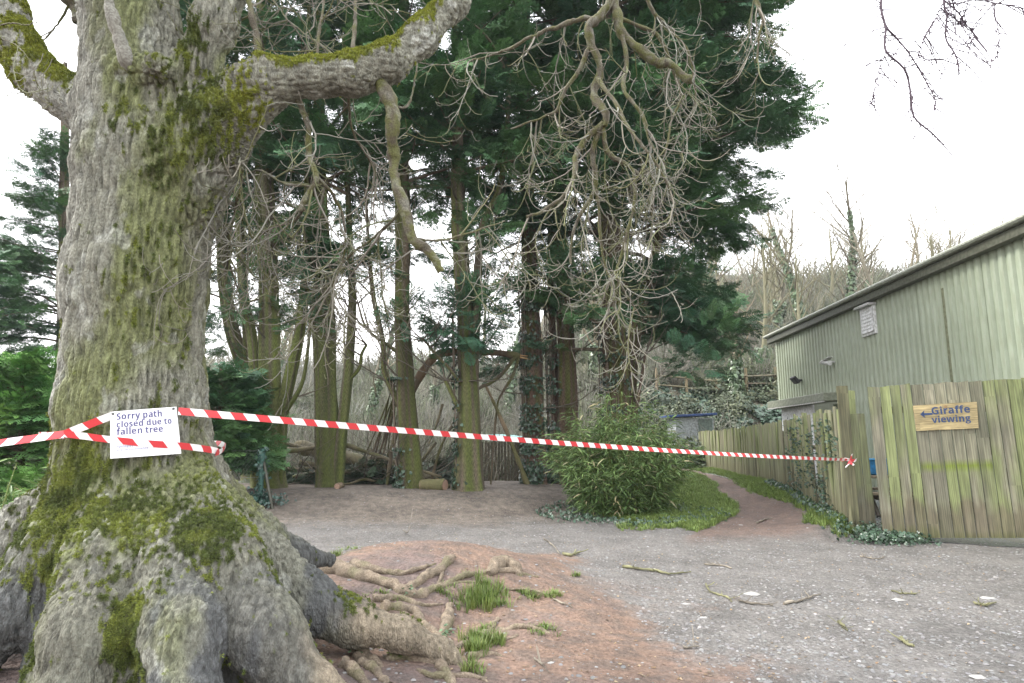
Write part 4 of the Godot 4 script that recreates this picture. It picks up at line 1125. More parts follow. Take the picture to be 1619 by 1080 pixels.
	for q in 6:
		var s := Shape.new()
		var bent := rr(-0.02, 0.02)
		var col := Color(0.175, 0.175, 0.11).lerp(Color(0.165, 0.195, 0.075), rr(0, 1))
		var pts := []; var rad := []
		for k in 9:
			pts.append(Vector3(bent * sin(k * 0.4), k * 0.205 - 0.15, 0)); rad.append(0.044 + rr(-0.003, 0.003))
		s.tube(pts, rad, 7, Color.WHITE)
		for k in s.v.size():
			var p := s.v[k]
			s.v[k].z *= 0.6
			var t := nf.get_noise_3d(p.x * 60 + q * 9, p.y * 9, p.z * 60)
			s.c[k] = (col * (1 + t * 0.9)).lerp(Color(0.29, 0.26, 0.19), sm(0.1, 0.35, nf.get_noise_3d(p.x * 50, p.y * 6 + q * 5, 3)) * 0.7).lerp(Color(0.12, 0.105, 0.06), sm(0.45, 0.15, p.y + t * 0.3) * 0.6)
		variants.append(s.mesh())
	var d := 10.15
	var count := 0
	while d < 24.3:
		if rng.randf() > 0.02:
			var x := fence_x(d)
			var o := part(fence, "pale", variants[rng.randi() % 6], M.stem_plain, true)
			var old := d < 14.0
			var hgt: float = (lerp(2.0, 1.8, sm(10.0, 22.0, d)) - ground(x, -d) + (0.06 * sin(d * 9) if old else 0.0) + rr(-0.03, 0.03)) / 1.5
			o.position = on(x + rr(-0.012, 0.012), -d) - fence.position
			o.scale = Vector3(rr(0.9, 1.1), hgt, 1)
			o.rotation = Vector3(rr(-0.02, 0.02), PI / 2 + rr(-0.2, 0.2), rr(-0.035, 0.035) * (2.0 if old else 1.0))
			count += 1
		d += rr(0.092, 0.105) + (0.03 if rng.randf() < 0.06 else 0.0)
	for y in [0.35, 1.1]:
		var s := Shape.new()
		var pts := []; var rad := []
		for k in 14:
			var dd := 10.2 + k * 1.07
			pts.append(on(fence_x(dd) + 0.07, -dd, y)); rad.append(0.045)
		s.tube(pts, rad, 5, Color(0.15, 0.13, 0.085))
		part(fence, "rail", s.mesh(), M.stem_plain)
	for dd in [12.0, 15.0, 18.0, 21.0, 24.0]:
		var s := Shape.new()
		s.box(Transform3D(Basis(), on(fence_x(dd) + 0.14, -dd, 0.62)), Vector3(0.11, 1.35, 0.11), Color(0.13, 0.12, 0.08), 0.01)
		part(fence, "post", s.mesh(), M.stem_plain)
	# behind the gate: a picnic bench and a blue crate
	var bench := thing("picnic_bench", "dark timber picnic bench glimpsed through the gap beside the gate", "bench", on(7.3, -12.7))
	for e in [[Vector3(0, 0.72, 0), Vector3(1.5, 0.05, 0.7)], [Vector3(0, 0.43, 0.6), Vector3(1.5, 0.05, 0.24)], [Vector3(0, 0.43, -0.6), Vector3(1.5, 0.05, 0.24)]]:
		part(bench, "table_top" if e[1].z > 0.5 else "seat", box_mesh(Basis(), e[0], e[1], Color(0.24, 0.19, 0.13), 0.008), M.trim, true)
	for x in [-0.5, 0.5]:
		for z in [-1.0, 1.0]:
			var s := Shape.new()
			s.tube([Vector3(x, 0.7, z * 0.2), Vector3(x, 0.02, z * 0.62)], [0.05, 0.05], 4, Color(0.10, 0.08, 0.06))
			part(bench, "leg", s.mesh(), M.trim, true)
		part(bench, "crossbar", box_mesh(Basis(), Vector3(x + 0.05, 0.36, 0), Vector3(0.05, 0.09, 1.4), Color(0.10, 0.08, 0.06)), M.trim, true)
	var crate := thing("blue_crate", "bright blue crate standing on the picnic bench", "crate", on(7.3, -12.7, 0.75))
	part(crate, "shell", box_mesh(Basis(), Vector3(-0.15, 0.14, 0), Vector3(0.6, 0.28, 0.4), Color(0.03, 0.20, 0.45), 0.02), M.trim, true)
	part(crate, "rim", box_mesh(Basis(), Vector3(-0.15, 0.29, 0), Vector3(0.65, 0.03, 0.45), Color(0.05, 0.28, 0.55), 0.008), M.trim, true)

func lettering(parent: Node3D, text: String, at: Vector3, rx: Vector3, uy: Vector3, width: float, m: Material, deep: float) -> void:
	var o := MeshInstance3D.new()
	o.name = "lettering"
	o.mesh = text_mesh(text, deep)
	o.material_override = m
	parent.add_child(o, true)
	var bb := o.mesh.get_aabb()
	var k := width / bb.size.x
	var nn := rx.cross(uy).normalized()
	o.transform = Transform3D(Basis(rx * k, uy * k, nn), at - rx * bb.position.x * k - base_of(parent))

func text_mesh(text: String, deep: float) -> TextMesh:
	var t := TextMesh.new()
	var f := SystemFont.new()
	f.font_names = PackedStringArray(["Droid Sans"])
	f.font_weight = 700
	t.font = f
	t.text = text
	t.font_size = 48
	t.pixel_size = 0.01
	t.depth = deep
	t.horizontal_alignment = HORIZONTAL_ALIGNMENT_LEFT
	t.vertical_alignment = VERTICAL_ALIGNMENT_BOTTOM
	return t

# ---------------------------------------------------------------- notice and barrier tape
func notice_and_tape() -> void:
	rng.seed = 12
	var A := [Vector2(0.266, 1.665), Vector2(0.984, 1.707), Vector2(0.322, 1.387), Vector2(1.029, 1.412)]
	var spot := func(u: float, v: float, out: float) -> Vector3:
		var q: Vector2 = A[0].lerp(A[1], u).lerp(A[2].lerp(A[3], u), v)
		return on_trunk(q.x, 0.5 * q.y + 0.5 * q.y, 0.05 + out)
	var paper := thing("paper_notice", "white paper notice about the closed path fixed to the mossy trunk", "notice", spot.call(0.5, 1.0, 0.0))
	var nu := 14
	var nv := 6
	# the stiff sheet bows less than the bark: keep its end rows and draw straight lines between them
	var grid := []
	for r in nv + 1:
		var row := []
		for q in nu + 1:
			var u := float(q) / nu; var v := float(r) / nv
			row.append(spot.call(u, 0.0, 0.0).lerp(spot.call(u, 1.0, 0.0), v))
		grid.append(row)
	var at := func(u: float, v: float, lift: float) -> Vector3:
		var a: float = clamp(u, 0.0, 0.999) * nu; var b: float = clamp(v, 0.0, 0.999) * nv
		var i := int(a); var j := int(b)
		var p: Vector3 = grid[j][i].lerp(grid[j][i + 1], a - i).lerp(grid[j + 1][i].lerp(grid[j + 1][i + 1], a - i), b - j)
		var n: Vector3 = (grid[j][i + 1] - grid[j][i]).cross(grid[j][i] - grid[j + 1][i]).normalized()
		return p + n * lift
	var s := Shape.new()
	for side in 2:
		for r in nv:
			for q in nu:
				var u := Vector2(q, q + 1) / nu; var v := Vector2(r, r + 1) / nv
				var l := 0.0 if side == 0 else -0.002
				var p := [at.call(u.x, v.x, l), at.call(u.y, v.x, l), at.call(u.y, v.y, l), at.call(u.x, v.y, l)]
				if side == 0: s.quad(p[0], p[1], p[2], p[3], Color.WHITE)
				else: s.quad(p[3], p[2], p[1], p[0], Color.WHITE)
	part(paper, "sheet", s.mesh(), M.paper)
	var lines := [["Sorry path", 0.09, 0.745, 0.235, M.ink], ["closed due to", 0.09, 0.89, 0.40, M.ink], ["fallen tree", 0.09, 0.745, 0.56, M.ink], ["Apologies for", 0.09, 0.40, 0.80, M.faint_ink], ["any inconvenience", 0.09, 0.52, 0.87, M.faint_ink]]
	for e in lines:
		var tm := text_mesh(e[0], 0.0)
		var bb := tm.get_aabb()
		var arr := tm.get_mesh_arrays()
		var src: PackedVector3Array = arr[Mesh.ARRAY_VERTEX]
		var idx: PackedInt32Array = arr[Mesh.ARRAY_INDEX]
		var t := Shape.new()
		var k: float = (e[2] - e[1]) / bb.size.x
		for p in src:
			t.vert(at.call(e[1] + (p.x - bb.position.x) * k, e[3] - p.y * k * 1.45, 0.003), Vector3(0, 0, 1), Color.WHITE)
		t.i = idx
		for q in t.v.size(): t.n[q] = (at.call(0.5, 0.5, 1.0) - at.call(0.5, 0.5, 0.0))
		part(paper, "lettering", t.mesh(), e[4])
	for q in [[0.94, 0.04], [0.04, 0.05]]:
		var ps := Shape.new()
		ps.tube([at.call(q[0], q[1], -0.02), at.call(q[0], q[1], 0.006)], [0.006, 0.008], 8, Color(0.1, 0.1, 0.1))
		part(paper, "pin", ps.mesh(), M.trim)

	var tape := thing("barrier_tape", "red and white striped barrier tape strung from trunk to gate post", "tape", Vector3(5.079, 0.126, -9.900))
	# the long span: sags a little and turns over slowly on itself
	var p0 := on_trunk(Vector2(0.988, 1.679).x, Vector2(0.988, 1.679).y, 0.07)
	var p1 := Vector3(5.192, 1.190, -9.914)
	var pts := []; var ups := []
	for k in 81:
		var f := k / 80.0
		pts.append(p0.lerp(p1, f) + Vector3.DOWN * 0.17 * f * (1 - f))
		ups.append(Vector3.UP.rotated((p1 - p0).normalized(), 0.35 * sin(f * 7.0) + 0.5 * sm(0.5, 1.0, f)))
	part(tape, "span", ribbon(pts, ups, 0.047), M.tape)
	# round the trunk: up to the notice, and across the notice to the right
	var loop := func(list: Array, w: float, tilt: float) -> ArrayMesh:
		var q := []; var uu := []
		var fine := []
		for a in list.size() - 1:
			for b in 8: fine.append((list[a] as Vector3).lerp(list[a + 1], b / 8.0))
		fine.append(list[-1])
		for a in fine:
			var e: Vector3 = a
			q.append(on_trunk(e.x, e.y, e.z))
			uu.append((Vector3.UP + Vector3(sin(e.x), 0, cos(e.x)) * tilt).normalized())
		return ribbon(q, uu, w)
	var v3 := func(t: Vector2, o: float) -> Vector3: return Vector3(t.x, t.y, o)
	part(tape, "loop", loop.call([v3.call(Vector2(-0.280, 1.525), 0.055), v3.call(Vector2(-0.212, 1.533), 0.06), v3.call(Vector2(0.040, 1.585), 0.055), v3.call(Vector2(0.282, 1.642), 0.045)], 0.05, 0.3), M.tape)
	part(tape, "loop", loop.call([v3.call(Vector2(-0.212, 1.533), 0.068), v3.call(Vector2(0.052, 1.518), 0.065), v3.call(Vector2(0.304, 1.499), 0.066), v3.call(Vector2(0.651, 1.476), 0.068), v3.call(Vector2(1.022, 1.460), 0.066), v3.call(Vector2(1.478, 1.428), 0.06), v3.call(Vector2(1.556, 1.419), 0.06), Vector3(1.5, Vector2(1.556, 1.419).y - 0.01, 0.06), Vector3(2.3, Vector2(1.556, 1.419).y + 0.05, 0.06), Vector3(3.3, Vector2(1.540, 1.478).y, 0.06), Vector3(4.3, Vector2(-0.280, 1.525).y, 0.06), Vector3(Vector2(-0.280, 1.525).x + TAU, Vector2(-0.280, 1.525).y, 0.06)], 0.042, 0.25), M.tape)
	var e0 := on_trunk(Vector2(-0.212, 1.533).x, Vector2(-0.212, 1.533).y, 0.065)
	var stake_at := on(-5.3, -3.4)
	var e1 := stake_at + Vector3.UP * 1.22
	pts = []; ups = []
	for k in 25:
		var f := k / 24.0
		pts.append(e0.lerp(e1, f) + Vector3.DOWN * 0.12 * f * (1 - f))
		ups.append(Vector3.UP.rotated((e1 - e0).normalized(), 0.3 + 0.5 * f))
	part(tape, "span", ribbon(pts, ups, 0.047), M.tape)
	# knot at the post
	for k in 3:
		var q := []; var uu := []
		for b in 7:
			var f := b / 6.0
			q.append(p1 + Vector3([-0.09, 0.03, 0.02][k] * f, ([-0.13, -0.10, 0.07][k]) * f - 0.02 * sin(f * 5), 0.05 * f + 0.02))
			uu.append(Vector3(1, 0.4, 0.3 * sin(f * 4 + k)).normalized())
		part(tape, "tail", ribbon(q, uu, 0.035), M.tape)
	var kq := []; var ku := []
	for b in 20:
		var th := TAU * b / 19.0
		kq.append(Vector3(5.272, 1.185, -10.067) + Vector3(cos(th) * 0.105, 0.01 * sin(th * 3), sin(th) * 0.13))
		ku.append((Vector3.UP + Vector3(cos(th), 0, sin(th)) * 0.3).normalized())
	part(tape, "knot", ribbon(kq, ku, 0.05), M.tape)
	var stake := thing("wooden_stake", "plain wooden stake holding the far end of the tape", "stake", stake_at)
	var ss := Shape.new()
	ss.tube([Vector3(0, -0.1, 0), Vector3(0, 1.35, 0)], [0.04, 0.035], 8, Color(0.25, 0.2, 0.13))
	part(stake, "shaft", ss.mesh(), M.trim, true)

func ribbon(pts: Array, ups: Array, width: float) -> ArrayMesh:
	var s := Shape.new()
	var along := 0.0
	for k in pts.size():
		if k > 0: along += (pts[k] as Vector3).distance_to(pts[k - 1])
		var t: Vector3 = (pts[min(k + 1, pts.size() - 1)] - pts[max(k - 1, 0)]).normalized()
		var n: Vector3 = t.cross(ups[k]).normalized()
		for q in 3:
			var bow := 0.004 if q == 1 else 0.0
			s.vert(pts[k] + ups[k] * width * (q / 2.0 - 0.5) + n * bow, n, Color.WHITE, Vector2(along / 0.165, q / 2.0))
	for k in pts.size() - 1:
		for q in 2:
			var a := k * 3 + q
			s.i.append_array(PackedInt32Array([a, a + 1, a + 3, a + 1, a + 4, a + 3]))
	return s.mesh()

# ---------------------------------------------------------------- cypresses
func frond_mesh(sd: int) -> ArrayMesh:          # a flat feathery spray, 1 long, along +z, its upper side +y
	var r := RandomNumberGenerator.new(); r.seed = sd
	var s := Shape.new()
	var W := Color(1, 1, 1)
	for k in 9:
		var f := 0.06 + k * 0.105
		var L := 0.36 * sin(PI * pow(f, 0.7)) + 0.07
		for sg in [-1.0, 1.0]:
			var o := Vector3(0, 0.02 * sin(f * 3), f)
			var dir := Vector3(sg * r.randf_range(0.6, 0.9), r.randf_range(-0.25, 0.2), r.randf_range(0.55, 0.85)).normalized()
			var tip := o + dir * L * r.randf_range(0.75, 1.2) + Vector3(0, -0.08 * L, 0)
			var side := Vector3.UP.cross(dir).normalized() * 0.045
			s.tri(o - side * 0.5, tip, o + side * 0.5 + dir * 0.05, W * r.randf_range(0.8, 1.05))
			for q in 3:                              # side feathers
				var b := o.lerp(tip, 0.3 + q * 0.22)
				for sh in [-1.0, 1.0]:
					var e: Vector3 = b + (dir * 0.8 + side.normalized() * sh * 0.9 + Vector3(0, r.randf_range(-0.3, 0.3), 0)) * 0.11 * r.randf_range(0.7, 1.2)
					s.tri(b - dir * 0.018, e, b + dir * 0.03, W * r.randf_range(0.85, 1.25))
	s.tri(Vector3(-0.02, 0, 0), Vector3(0, -0.02, 1.0), Vector3(0.02, 0, 0), W * 0.7)
	return s.mesh()

var fronds := []
var f_places := []
var f_cols := []

var leaf_tint := Color(1, 1, 1)

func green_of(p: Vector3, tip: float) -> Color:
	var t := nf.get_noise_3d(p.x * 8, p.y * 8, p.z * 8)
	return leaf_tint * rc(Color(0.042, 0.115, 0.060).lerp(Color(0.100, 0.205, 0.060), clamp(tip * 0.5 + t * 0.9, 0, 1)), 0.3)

func add_frond(p: Vector3, dir: Vector3, size: float, col: Color) -> void:
	var z := dir.normalized()
	var up := (Vector3.UP + Vector3(rr(-1, 1), rr(-0.3, 0.3), rr(-1, 1)) * 0.8)
	var x := up.cross(z).normalized()
	if x.length() < 0.5: x = Vector3.RIGHT
	var y := z.cross(x).normalized()
	f_places.append(Transform3D(Basis(x, y, z) * Basis().scaled(Vector3(size * rr(0.8, 1.2), size, size)), p))
	f_cols.append(col)

# a leafy bough: wood goes into shape s, sprays into f_places
func bough(s: Shape, p: Vector3, az: float, L: float, rise: float, dens: float, size := 0.5, bare := 0.25) -> void:
	var dir := Vector3(cos(az), rise, sin(az)).normalized()
	var pts := [p]
	var n: int = max(4, int(L / 0.35))
	for k in n:
		dir = (dir + Vector3(rr(-0.12, 0.12), rr(-0.1, 0.08) - 0.03, rr(-0.12, 0.12))).normalized()
		pts.append(pts[-1] + dir * L / n)
	var rad := []
	for k in n + 1: rad.append(lerp(0.018 + L * 0.012, 0.006, float(k) / n))
	s.tube(pts, rad, 5, rc(Color(0.12, 0.095, 0.065), 0.25), null, false)
	for k in range(1, n + 1):
		var f := float(k) / n
		if f < bare: continue
		var q: Vector3 = pts[k]
		var along: Vector3 = (pts[k] - pts[k - 1]).normalized()
		for e in int(dens * L / n * 3.4 + rng.randf()):
			var side := along.cross(Vector3.UP).normalized() * (1.0 if rng.randf() < 0.5 else -1.0)
			var reach := L * 0.36 * (1.1 - f) + 0.25
			var o := q + side * rr(0.0, reach) + along * rr(-0.1, 0.3) + Vector3.UP * rr(-0.16, 0.12)
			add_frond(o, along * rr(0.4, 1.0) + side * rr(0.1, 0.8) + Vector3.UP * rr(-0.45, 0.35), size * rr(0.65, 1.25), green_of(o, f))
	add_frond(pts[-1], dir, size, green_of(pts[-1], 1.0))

func stem_part(tree: Node3D, pts: Array, r0: float, r1: float, flare: float, algae: float, brown: float, called := "trunk") -> Array:
	var n: int = max(14, pts.size() * 9)
	var line := curve(pts, n)
	var rad := []
	for k in n + 1:
		var f := float(k) / n
		rad.append(lerp(r0, r1, f) * (1 + flare * pow(1 - f, 14)))
	var s := Shape.new()
	var sides := 22 if r0 > 0.14 else 9
	s.tube(line, rad, sides, Color.WHITE)
	var ph := rr(0, 9)
	for k in s.v.size():
		var p := s.v[k]
		var around := s.u[k].x * TAU
		var run := s.u[k].y
		var flute := sin(around * 5 + ph + run * 0.3) * 0.5 + sin(around * 3 - ph) * 0.5
		var t := nf.get_noise_3d(cos(around) * 14 + ph * 9, run * 3.0, sin(around) * 14)
		s.v[k] = p + s.n[k] * r0 * (0.10 * flute + 0.34 * t)
		var woody := Color(0.175, 0.145, 0.105).lerp(Color(0.175, 0.115, 0.085), brown)
		var c := woody * (1 + t * 0.8)
		var g := sm(-0.15, 0.25, nf.get_noise_3d(cos(around) * 32 + ph, run * 1.6, sin(around) * 32 + 60) + algae - 0.38)
		c = c.lerp(Color(0.145, 0.185, 0.036) * (1 + t * 0.8), g * 0.88)
		s.c[k] = c.lerp(Color(0.25, 0.22, 0.17), sm(0.2, 0.4, nf.get_noise_3d(cos(around) * 16 + ph, run * 1.0, sin(around) * 16 - 60)) * 0.5)
	s.renormal()
	part(tree, called, s.mesh(), M.stem)
	return line

func at_height(line: Array, y: float) -> Vector3:
	for k in line.size() - 1:
		if line[k].y <= y and line[k + 1].y >= y:
			return (line[k] as Vector3).lerp(line[k + 1], (y - line[k].y) / max(0.001, line[k + 1].y - line[k].y))
	return line[-1]

# stems: [[points], r0, r1]; leafy: [from height, to height, shortest, longest, number, density]; dead: number of bare branches below
func cypress(called: String, label: String, stems: Array, leafy: Array, clumps: Array, dead: int, algae: float, brown: float) -> void:
	var base: Vector3 = stems[0][0][0]
	base.y = ground(base.x, base.z) - 0.05
	stems[0][0][0].y = base.y
	var tree := thing(called, label, "tree", base, "conifers in the row behind the tape")
	var lines := []
	for k in stems.size():
		lines.append(stem_part(tree, stems[k][0], stems[k][1], stems[k][2], 0.35 if k == 0 else 0.0, algae, brown))
	f_places = []; f_cols = []
	var s := Shape.new()
	for e in leafy:
		for k in e[4]:
			var y := rr(e[0], e[1])
			var line: Array = lines[rng.randi() % lines.size()] if e.size() < 8 else lines[0]
			if line[-1].y < y: line = lines[0]
			var f: float = (y - e[0]) / max(0.1, e[1] - e[0])
			var az := rr(0, TAU)
			if e.size() > 6 and rng.randf() < 0.55: az = e[6] + rr(-0.8, 0.8)
			bough(s, at_height(line, y), az, lerp(float(e[3]), float(e[2]), f) * rr(0.6, 1.1), rr(0.05, 0.55), e[5], rr(0.42, 0.6))
	for e in clumps:                                    # single tufts on the stems: [centre, radius, number]
		for k in e[2]:
			var o: Vector3 = e[0] + Vector3(rr(-1, 1), rr(-1, 1) * 0.7, rr(-1, 1)) * e[1]
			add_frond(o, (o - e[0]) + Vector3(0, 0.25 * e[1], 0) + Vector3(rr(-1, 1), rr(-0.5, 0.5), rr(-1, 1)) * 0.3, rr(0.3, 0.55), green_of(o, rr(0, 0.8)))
	if s.v.size(): part(tree, "boughs", s.mesh(), M.twig).set_meta("kind", "stuff")
	if f_places.size():
		var half := f_places.size() / 2
		scatter(tree, "crown", fronds[0], M.needle, f_places.slice(0, half), f_cols.slice(0, half), false)
		scatter(tree, "crown", fronds[1], M.needle, f_places.slice(half), f_cols.slice(half), false)
	var ds := Shape.new()
	for k in dead:
		var line: Array = lines[rng.randi() % lines.size()]
		var y := rr(2.2, 9.0)
		var p := at_height(line, y)
		if p.y > 12: continue
		var az := rr(0, TAU)
		dead_branch(ds, p, Vector3(cos(az), rr(-0.1, 1.3), sin(az)).normalized(), rr(0.7, 2.4), rr(0.010, 0.03), 0)
	if ds.v.size(): part(tree, "dead_branches", ds.mesh(), M.twig).set_meta("kind", "stuff")

func dead_branch(s: Shape, p: Vector3, dir: Vector3, L: float, r: float, level: int) -> void:
	var pts := [p]
	var rad := [r]
	for k in 6:
		dir = (dir + Vector3(rr(-0.2, 0.2), rr(-0.1, 0.22), rr(-0.2, 0.2))).normalized()
		pts.append(pts[-1] + dir * L / 6); rad.append(lerp(r, 0.005, (k + 1) / 6.0))
		if level < 2 and rng.randf() < (0.75 if level == 0 else 0.4):
			dead_branch(s, pts[-1], (dir + Vector3(rr(-1, 1), rr(-0.4, 0.9), rr(-1, 1)) * 0.8).normalized(), L * rr(0.25, 0.55), rad[-1] * 0.6, level + 1)
	s.tube(pts, rad, 4 if r > 0.012 else 3, rc(Color(0.095, 0.08, 0.06), 0.35), null, false)

func ivy_leaf() -> ArrayMesh:
	var s := Shape.new()
	var W := Color(1, 1, 1)
	var o := Vector3(0, 0.0, 0)
	var rim := [Vector3(0, 0.02, -0.45), Vector3(0.42, -0.05, -0.4), Vector3(0.5, -0.08, 0.0), Vector3(0.26, 0.0, 0.18), Vector3(0, -0.06, 0.62), Vector3(-0.26, 0.0, 0.18), Vector3(-0.5, -0.08, 0.0), Vector3(-0.42, -0.05, -0.4)]
	for k in 8: s.tri(o, rim[(k + 1) % 8], rim[k], W)
	return s.mesh()

# ivy climbing a stem
func ivy_on(label: String, line: Array, r: float, y0: float, y1: float, n: int, side: float, spread: float, pale := 0.12) -> void:
	var at := at_height(line, y0 + 0.05)
	at.y = ground(at.x, at.z)
	var o := thing("ivy", label, "ivy", at, "ivy climbing the trunks")
	var pl := []; var co := []
	for k in n:
		var f := pow(rng.randf(), 1.25)
		var y: float = lerp(y0, y1, f)
		if nf.get_noise_2d(y * 30, k % 7) < -0.3 * (1 - f): continue
		var c := at_height(line, y)
		var az := side + rng.randfn() * spread
		var nn := Vector3(cos(az), 0, sin(az))
		var p := c + nn * (r * rr(0.95, 1.15) + rr(0, 0.10) * (1 - f * 0.6))
		var b := Basis(Quaternion(Vector3.UP, (nn + Vector3(rr(-0.7, 0.7), rr(-0.2, 0.9), rr(-0.7, 0.7))).normalized())) * Basis(Vector3.UP, rr(0, TAU))
		pl.append(Transform3D(b * Basis().scaled(Vector3.ONE * rr(0.05, 0.10)), p))
		co.append(rc(Color(0.030, 0.058, 0.032), 0.4))
	scatter(o, "leaves", M.ivy_leaf, M.ivy, pl, co, false)
	var s := Shape.new()
	for k in 3:
		var pts := []; var rad := []
		var az := side + rr(-0.5, 0.5)
		for q in 9:
			var y: float = lerp(y0, y1, q / 8.0 * rr(0.95, 1.0))
			az += rr(-0.25, 0.25)
			pts.append(at_height(line, y) + Vector3(cos(az), 0, sin(az)) * (r * 1.06)); rad.append(0.014 * (1.15 - q / 8.0))
		s.tube(pts, rad, 4, Color(0.13, 0.105, 0.075))
	part(o, "stem", s.mesh(), M.twig)

func cypresses() -> void:
	rng.seed = 55
	fronds = [frond_mesh(1), frond_mesh(2), frond_mesh(3)]
	M.ivy_leaf = ivy_leaf()
	# B
	cypress("conifer", "three stemmed green barked conifer nearest the wire fence post", [
		[[Vector3(-5.769, 0.352, -15.400), Vector3(-5.849, 1.723, -15.400), Vector3(-5.973, 3.570, -15.400), Vector3(-6.121, 5.812, -15.400), Vector3(-6.357, 8.156, -15.400), Vector3(-6.657, 11.393, -15.500), Vector3(-6.965, 15.263, -15.600), Vector3(-7.244, 18.609, -15.700)], 0.30, 0.09],
		[[Vector3(-6.022, 0.385, -15.350), Vector3(-6.182, 2.326, -15.300), Vector3(-6.371, 3.869, -15.300), Vector3(-6.629, 4.977, -15.300), Vector3(-6.819, 6.439, -15.300), Vector3(-7.084, 9.491, -15.300), Vector3(-7.391, 13.100, -15.300)], 0.15, 0.05],
		[[Vector3(-5.546, 0.459, -15.350), Vector3(-5.561, 2.026, -15.400), Vector3(-5.382, 3.257, -15.400), Vector3(-5.244, 4.200, -15.400), Vector3(-5.184, 5.486, -15.400), Vector3(-5.211, 7.307, -15.400), Vector3(-5.332, 10.429, -15.400), Vector3(-5.479, 14.123, -15.400)], 0.16, 0.05],
		[[Vector3(-5.442, 2.174, -15.300), Vector3(-5.075, 2.775, -15.200), Vector3(-4.960, 3.543, -15.200), Vector3(-4.898, 4.796, -15.200), Vector3(-4.851, 5.756, -15.200)], 0.06, 0.02]],
		[[7.3, 17.0, 1.2, 3.4, 46, 8.0], [4.6, 7.6, 0.6, 1.6, 6, 6.0]], [[Vector3(-6.837, 4.817, -15.300), 0.5, 50]], 18, 0.72, 0.2)
	# C
	cypress("conifer", "twin stemmed conifer with moss green bark beside the tangle of fallen branches", [
		[[Vector3(-4.429, 0.397, -15.600), Vector3(-4.504, 1.726, -15.600), Vector3(-4.619, 3.597, -15.600), Vector3(-4.763, 5.373, -15.600), Vector3(-4.992, 7.897, -15.600), Vector3(-5.174, 11.152, -15.700), Vector3(-5.404, 15.439, -15.800), Vector3(-5.592, 18.827, -15.900)], 0.27, 0.09],
		[[Vector3(-4.175, 0.434, -15.500), Vector3(-4.122, 1.725, -15.500), Vector3(-4.020, 3.426, -15.500), Vector3(-3.998, 4.861, -15.500), Vector3(-4.125, 6.503, -15.500), Vector3(-4.301, 8.893, -15.500), Vector3(-4.482, 12.129, -15.500)], 0.14, 0.05],
		[[Vector3(-4.584, 0.434, -15.500), Vector3(-4.690, 1.725, -15.500), Vector3(-4.793, 3.269, -15.500), Vector3(-4.995, 4.861, -15.500), Vector3(-5.330, 5.840, -15.500), Vector3(-5.504, 7.345, -15.500)], 0.12, 0.04],
		[[Vector3(-4.002, 2.956, -15.500), Vector3(-3.751, 3.232, -15.450), Vector3(-3.690, 3.570, -15.400), Vector3(-3.574, 3.805, -15.400)], 0.05, 0.03]],
		[[7.6, 17.0, 1.2, 3.2, 44, 8.0], [5.0, 7.6, 0.5, 1.5, 7, 7.0]], [[Vector3(-4.747, 5.676, -15.500), 0.5, 60], [Vector3(-4.744, 6.671, -15.500), 0.6, 70], [Vector3(-5.167, 4.519, -15.400), 0.4, 35]], 18, 0.72, 0.15)
	# D
	cypress("conifer", "slender conifer with ivy at its foot and a curved low limb", [
		[[Vector3(-2.398, 0.331, -15.300), Vector3(-2.489, 1.572, -15.300), Vector3(-2.585, 2.937, -15.300), Vector3(-2.687, 4.499, -15.300), Vector3(-2.754, 6.439, -15.300), Vector3(-2.812, 9.193, -15.400), Vector3(-2.872, 12.129, -15.500), Vector3(-2.980, 15.658, -15.600), Vector3(-3.073, 18.609, -15.700)], 0.25, 0.08],
		[[Vector3(-2.576, 2.023, -15.300), Vector3(-2.857, 2.596, -15.250), Vector3(-3.093, 3.158, -15.200), Vector3(-3.145, 3.853, -15.200), Vector3(-3.413, 4.955, -15.200), Vector3(-3.545, 6.080, -15.200), Vector3(-3.698, 7.733, -15.200)], 0.085, 0.03],
		[[Vector3(-2.740, 3.556, -15.300), Vector3(-3.055, 3.790, -15.300), Vector3(-3.564, 4.183, -15.300), Vector3(-3.805, 4.817, -15.300)], 0.05, 0.02]],
		[[7.8, 17.0, 1.2, 3.0, 42, 8.0], [5.4, 7.8, 0.4, 1.3, 6, 6.0]], [[Vector3(-2.654, 4.480, -15.200), 0.42, 42], [Vector3(-3.283, 5.756, -15.200), 0.4, 30]], 20, 0.55, 0.5)
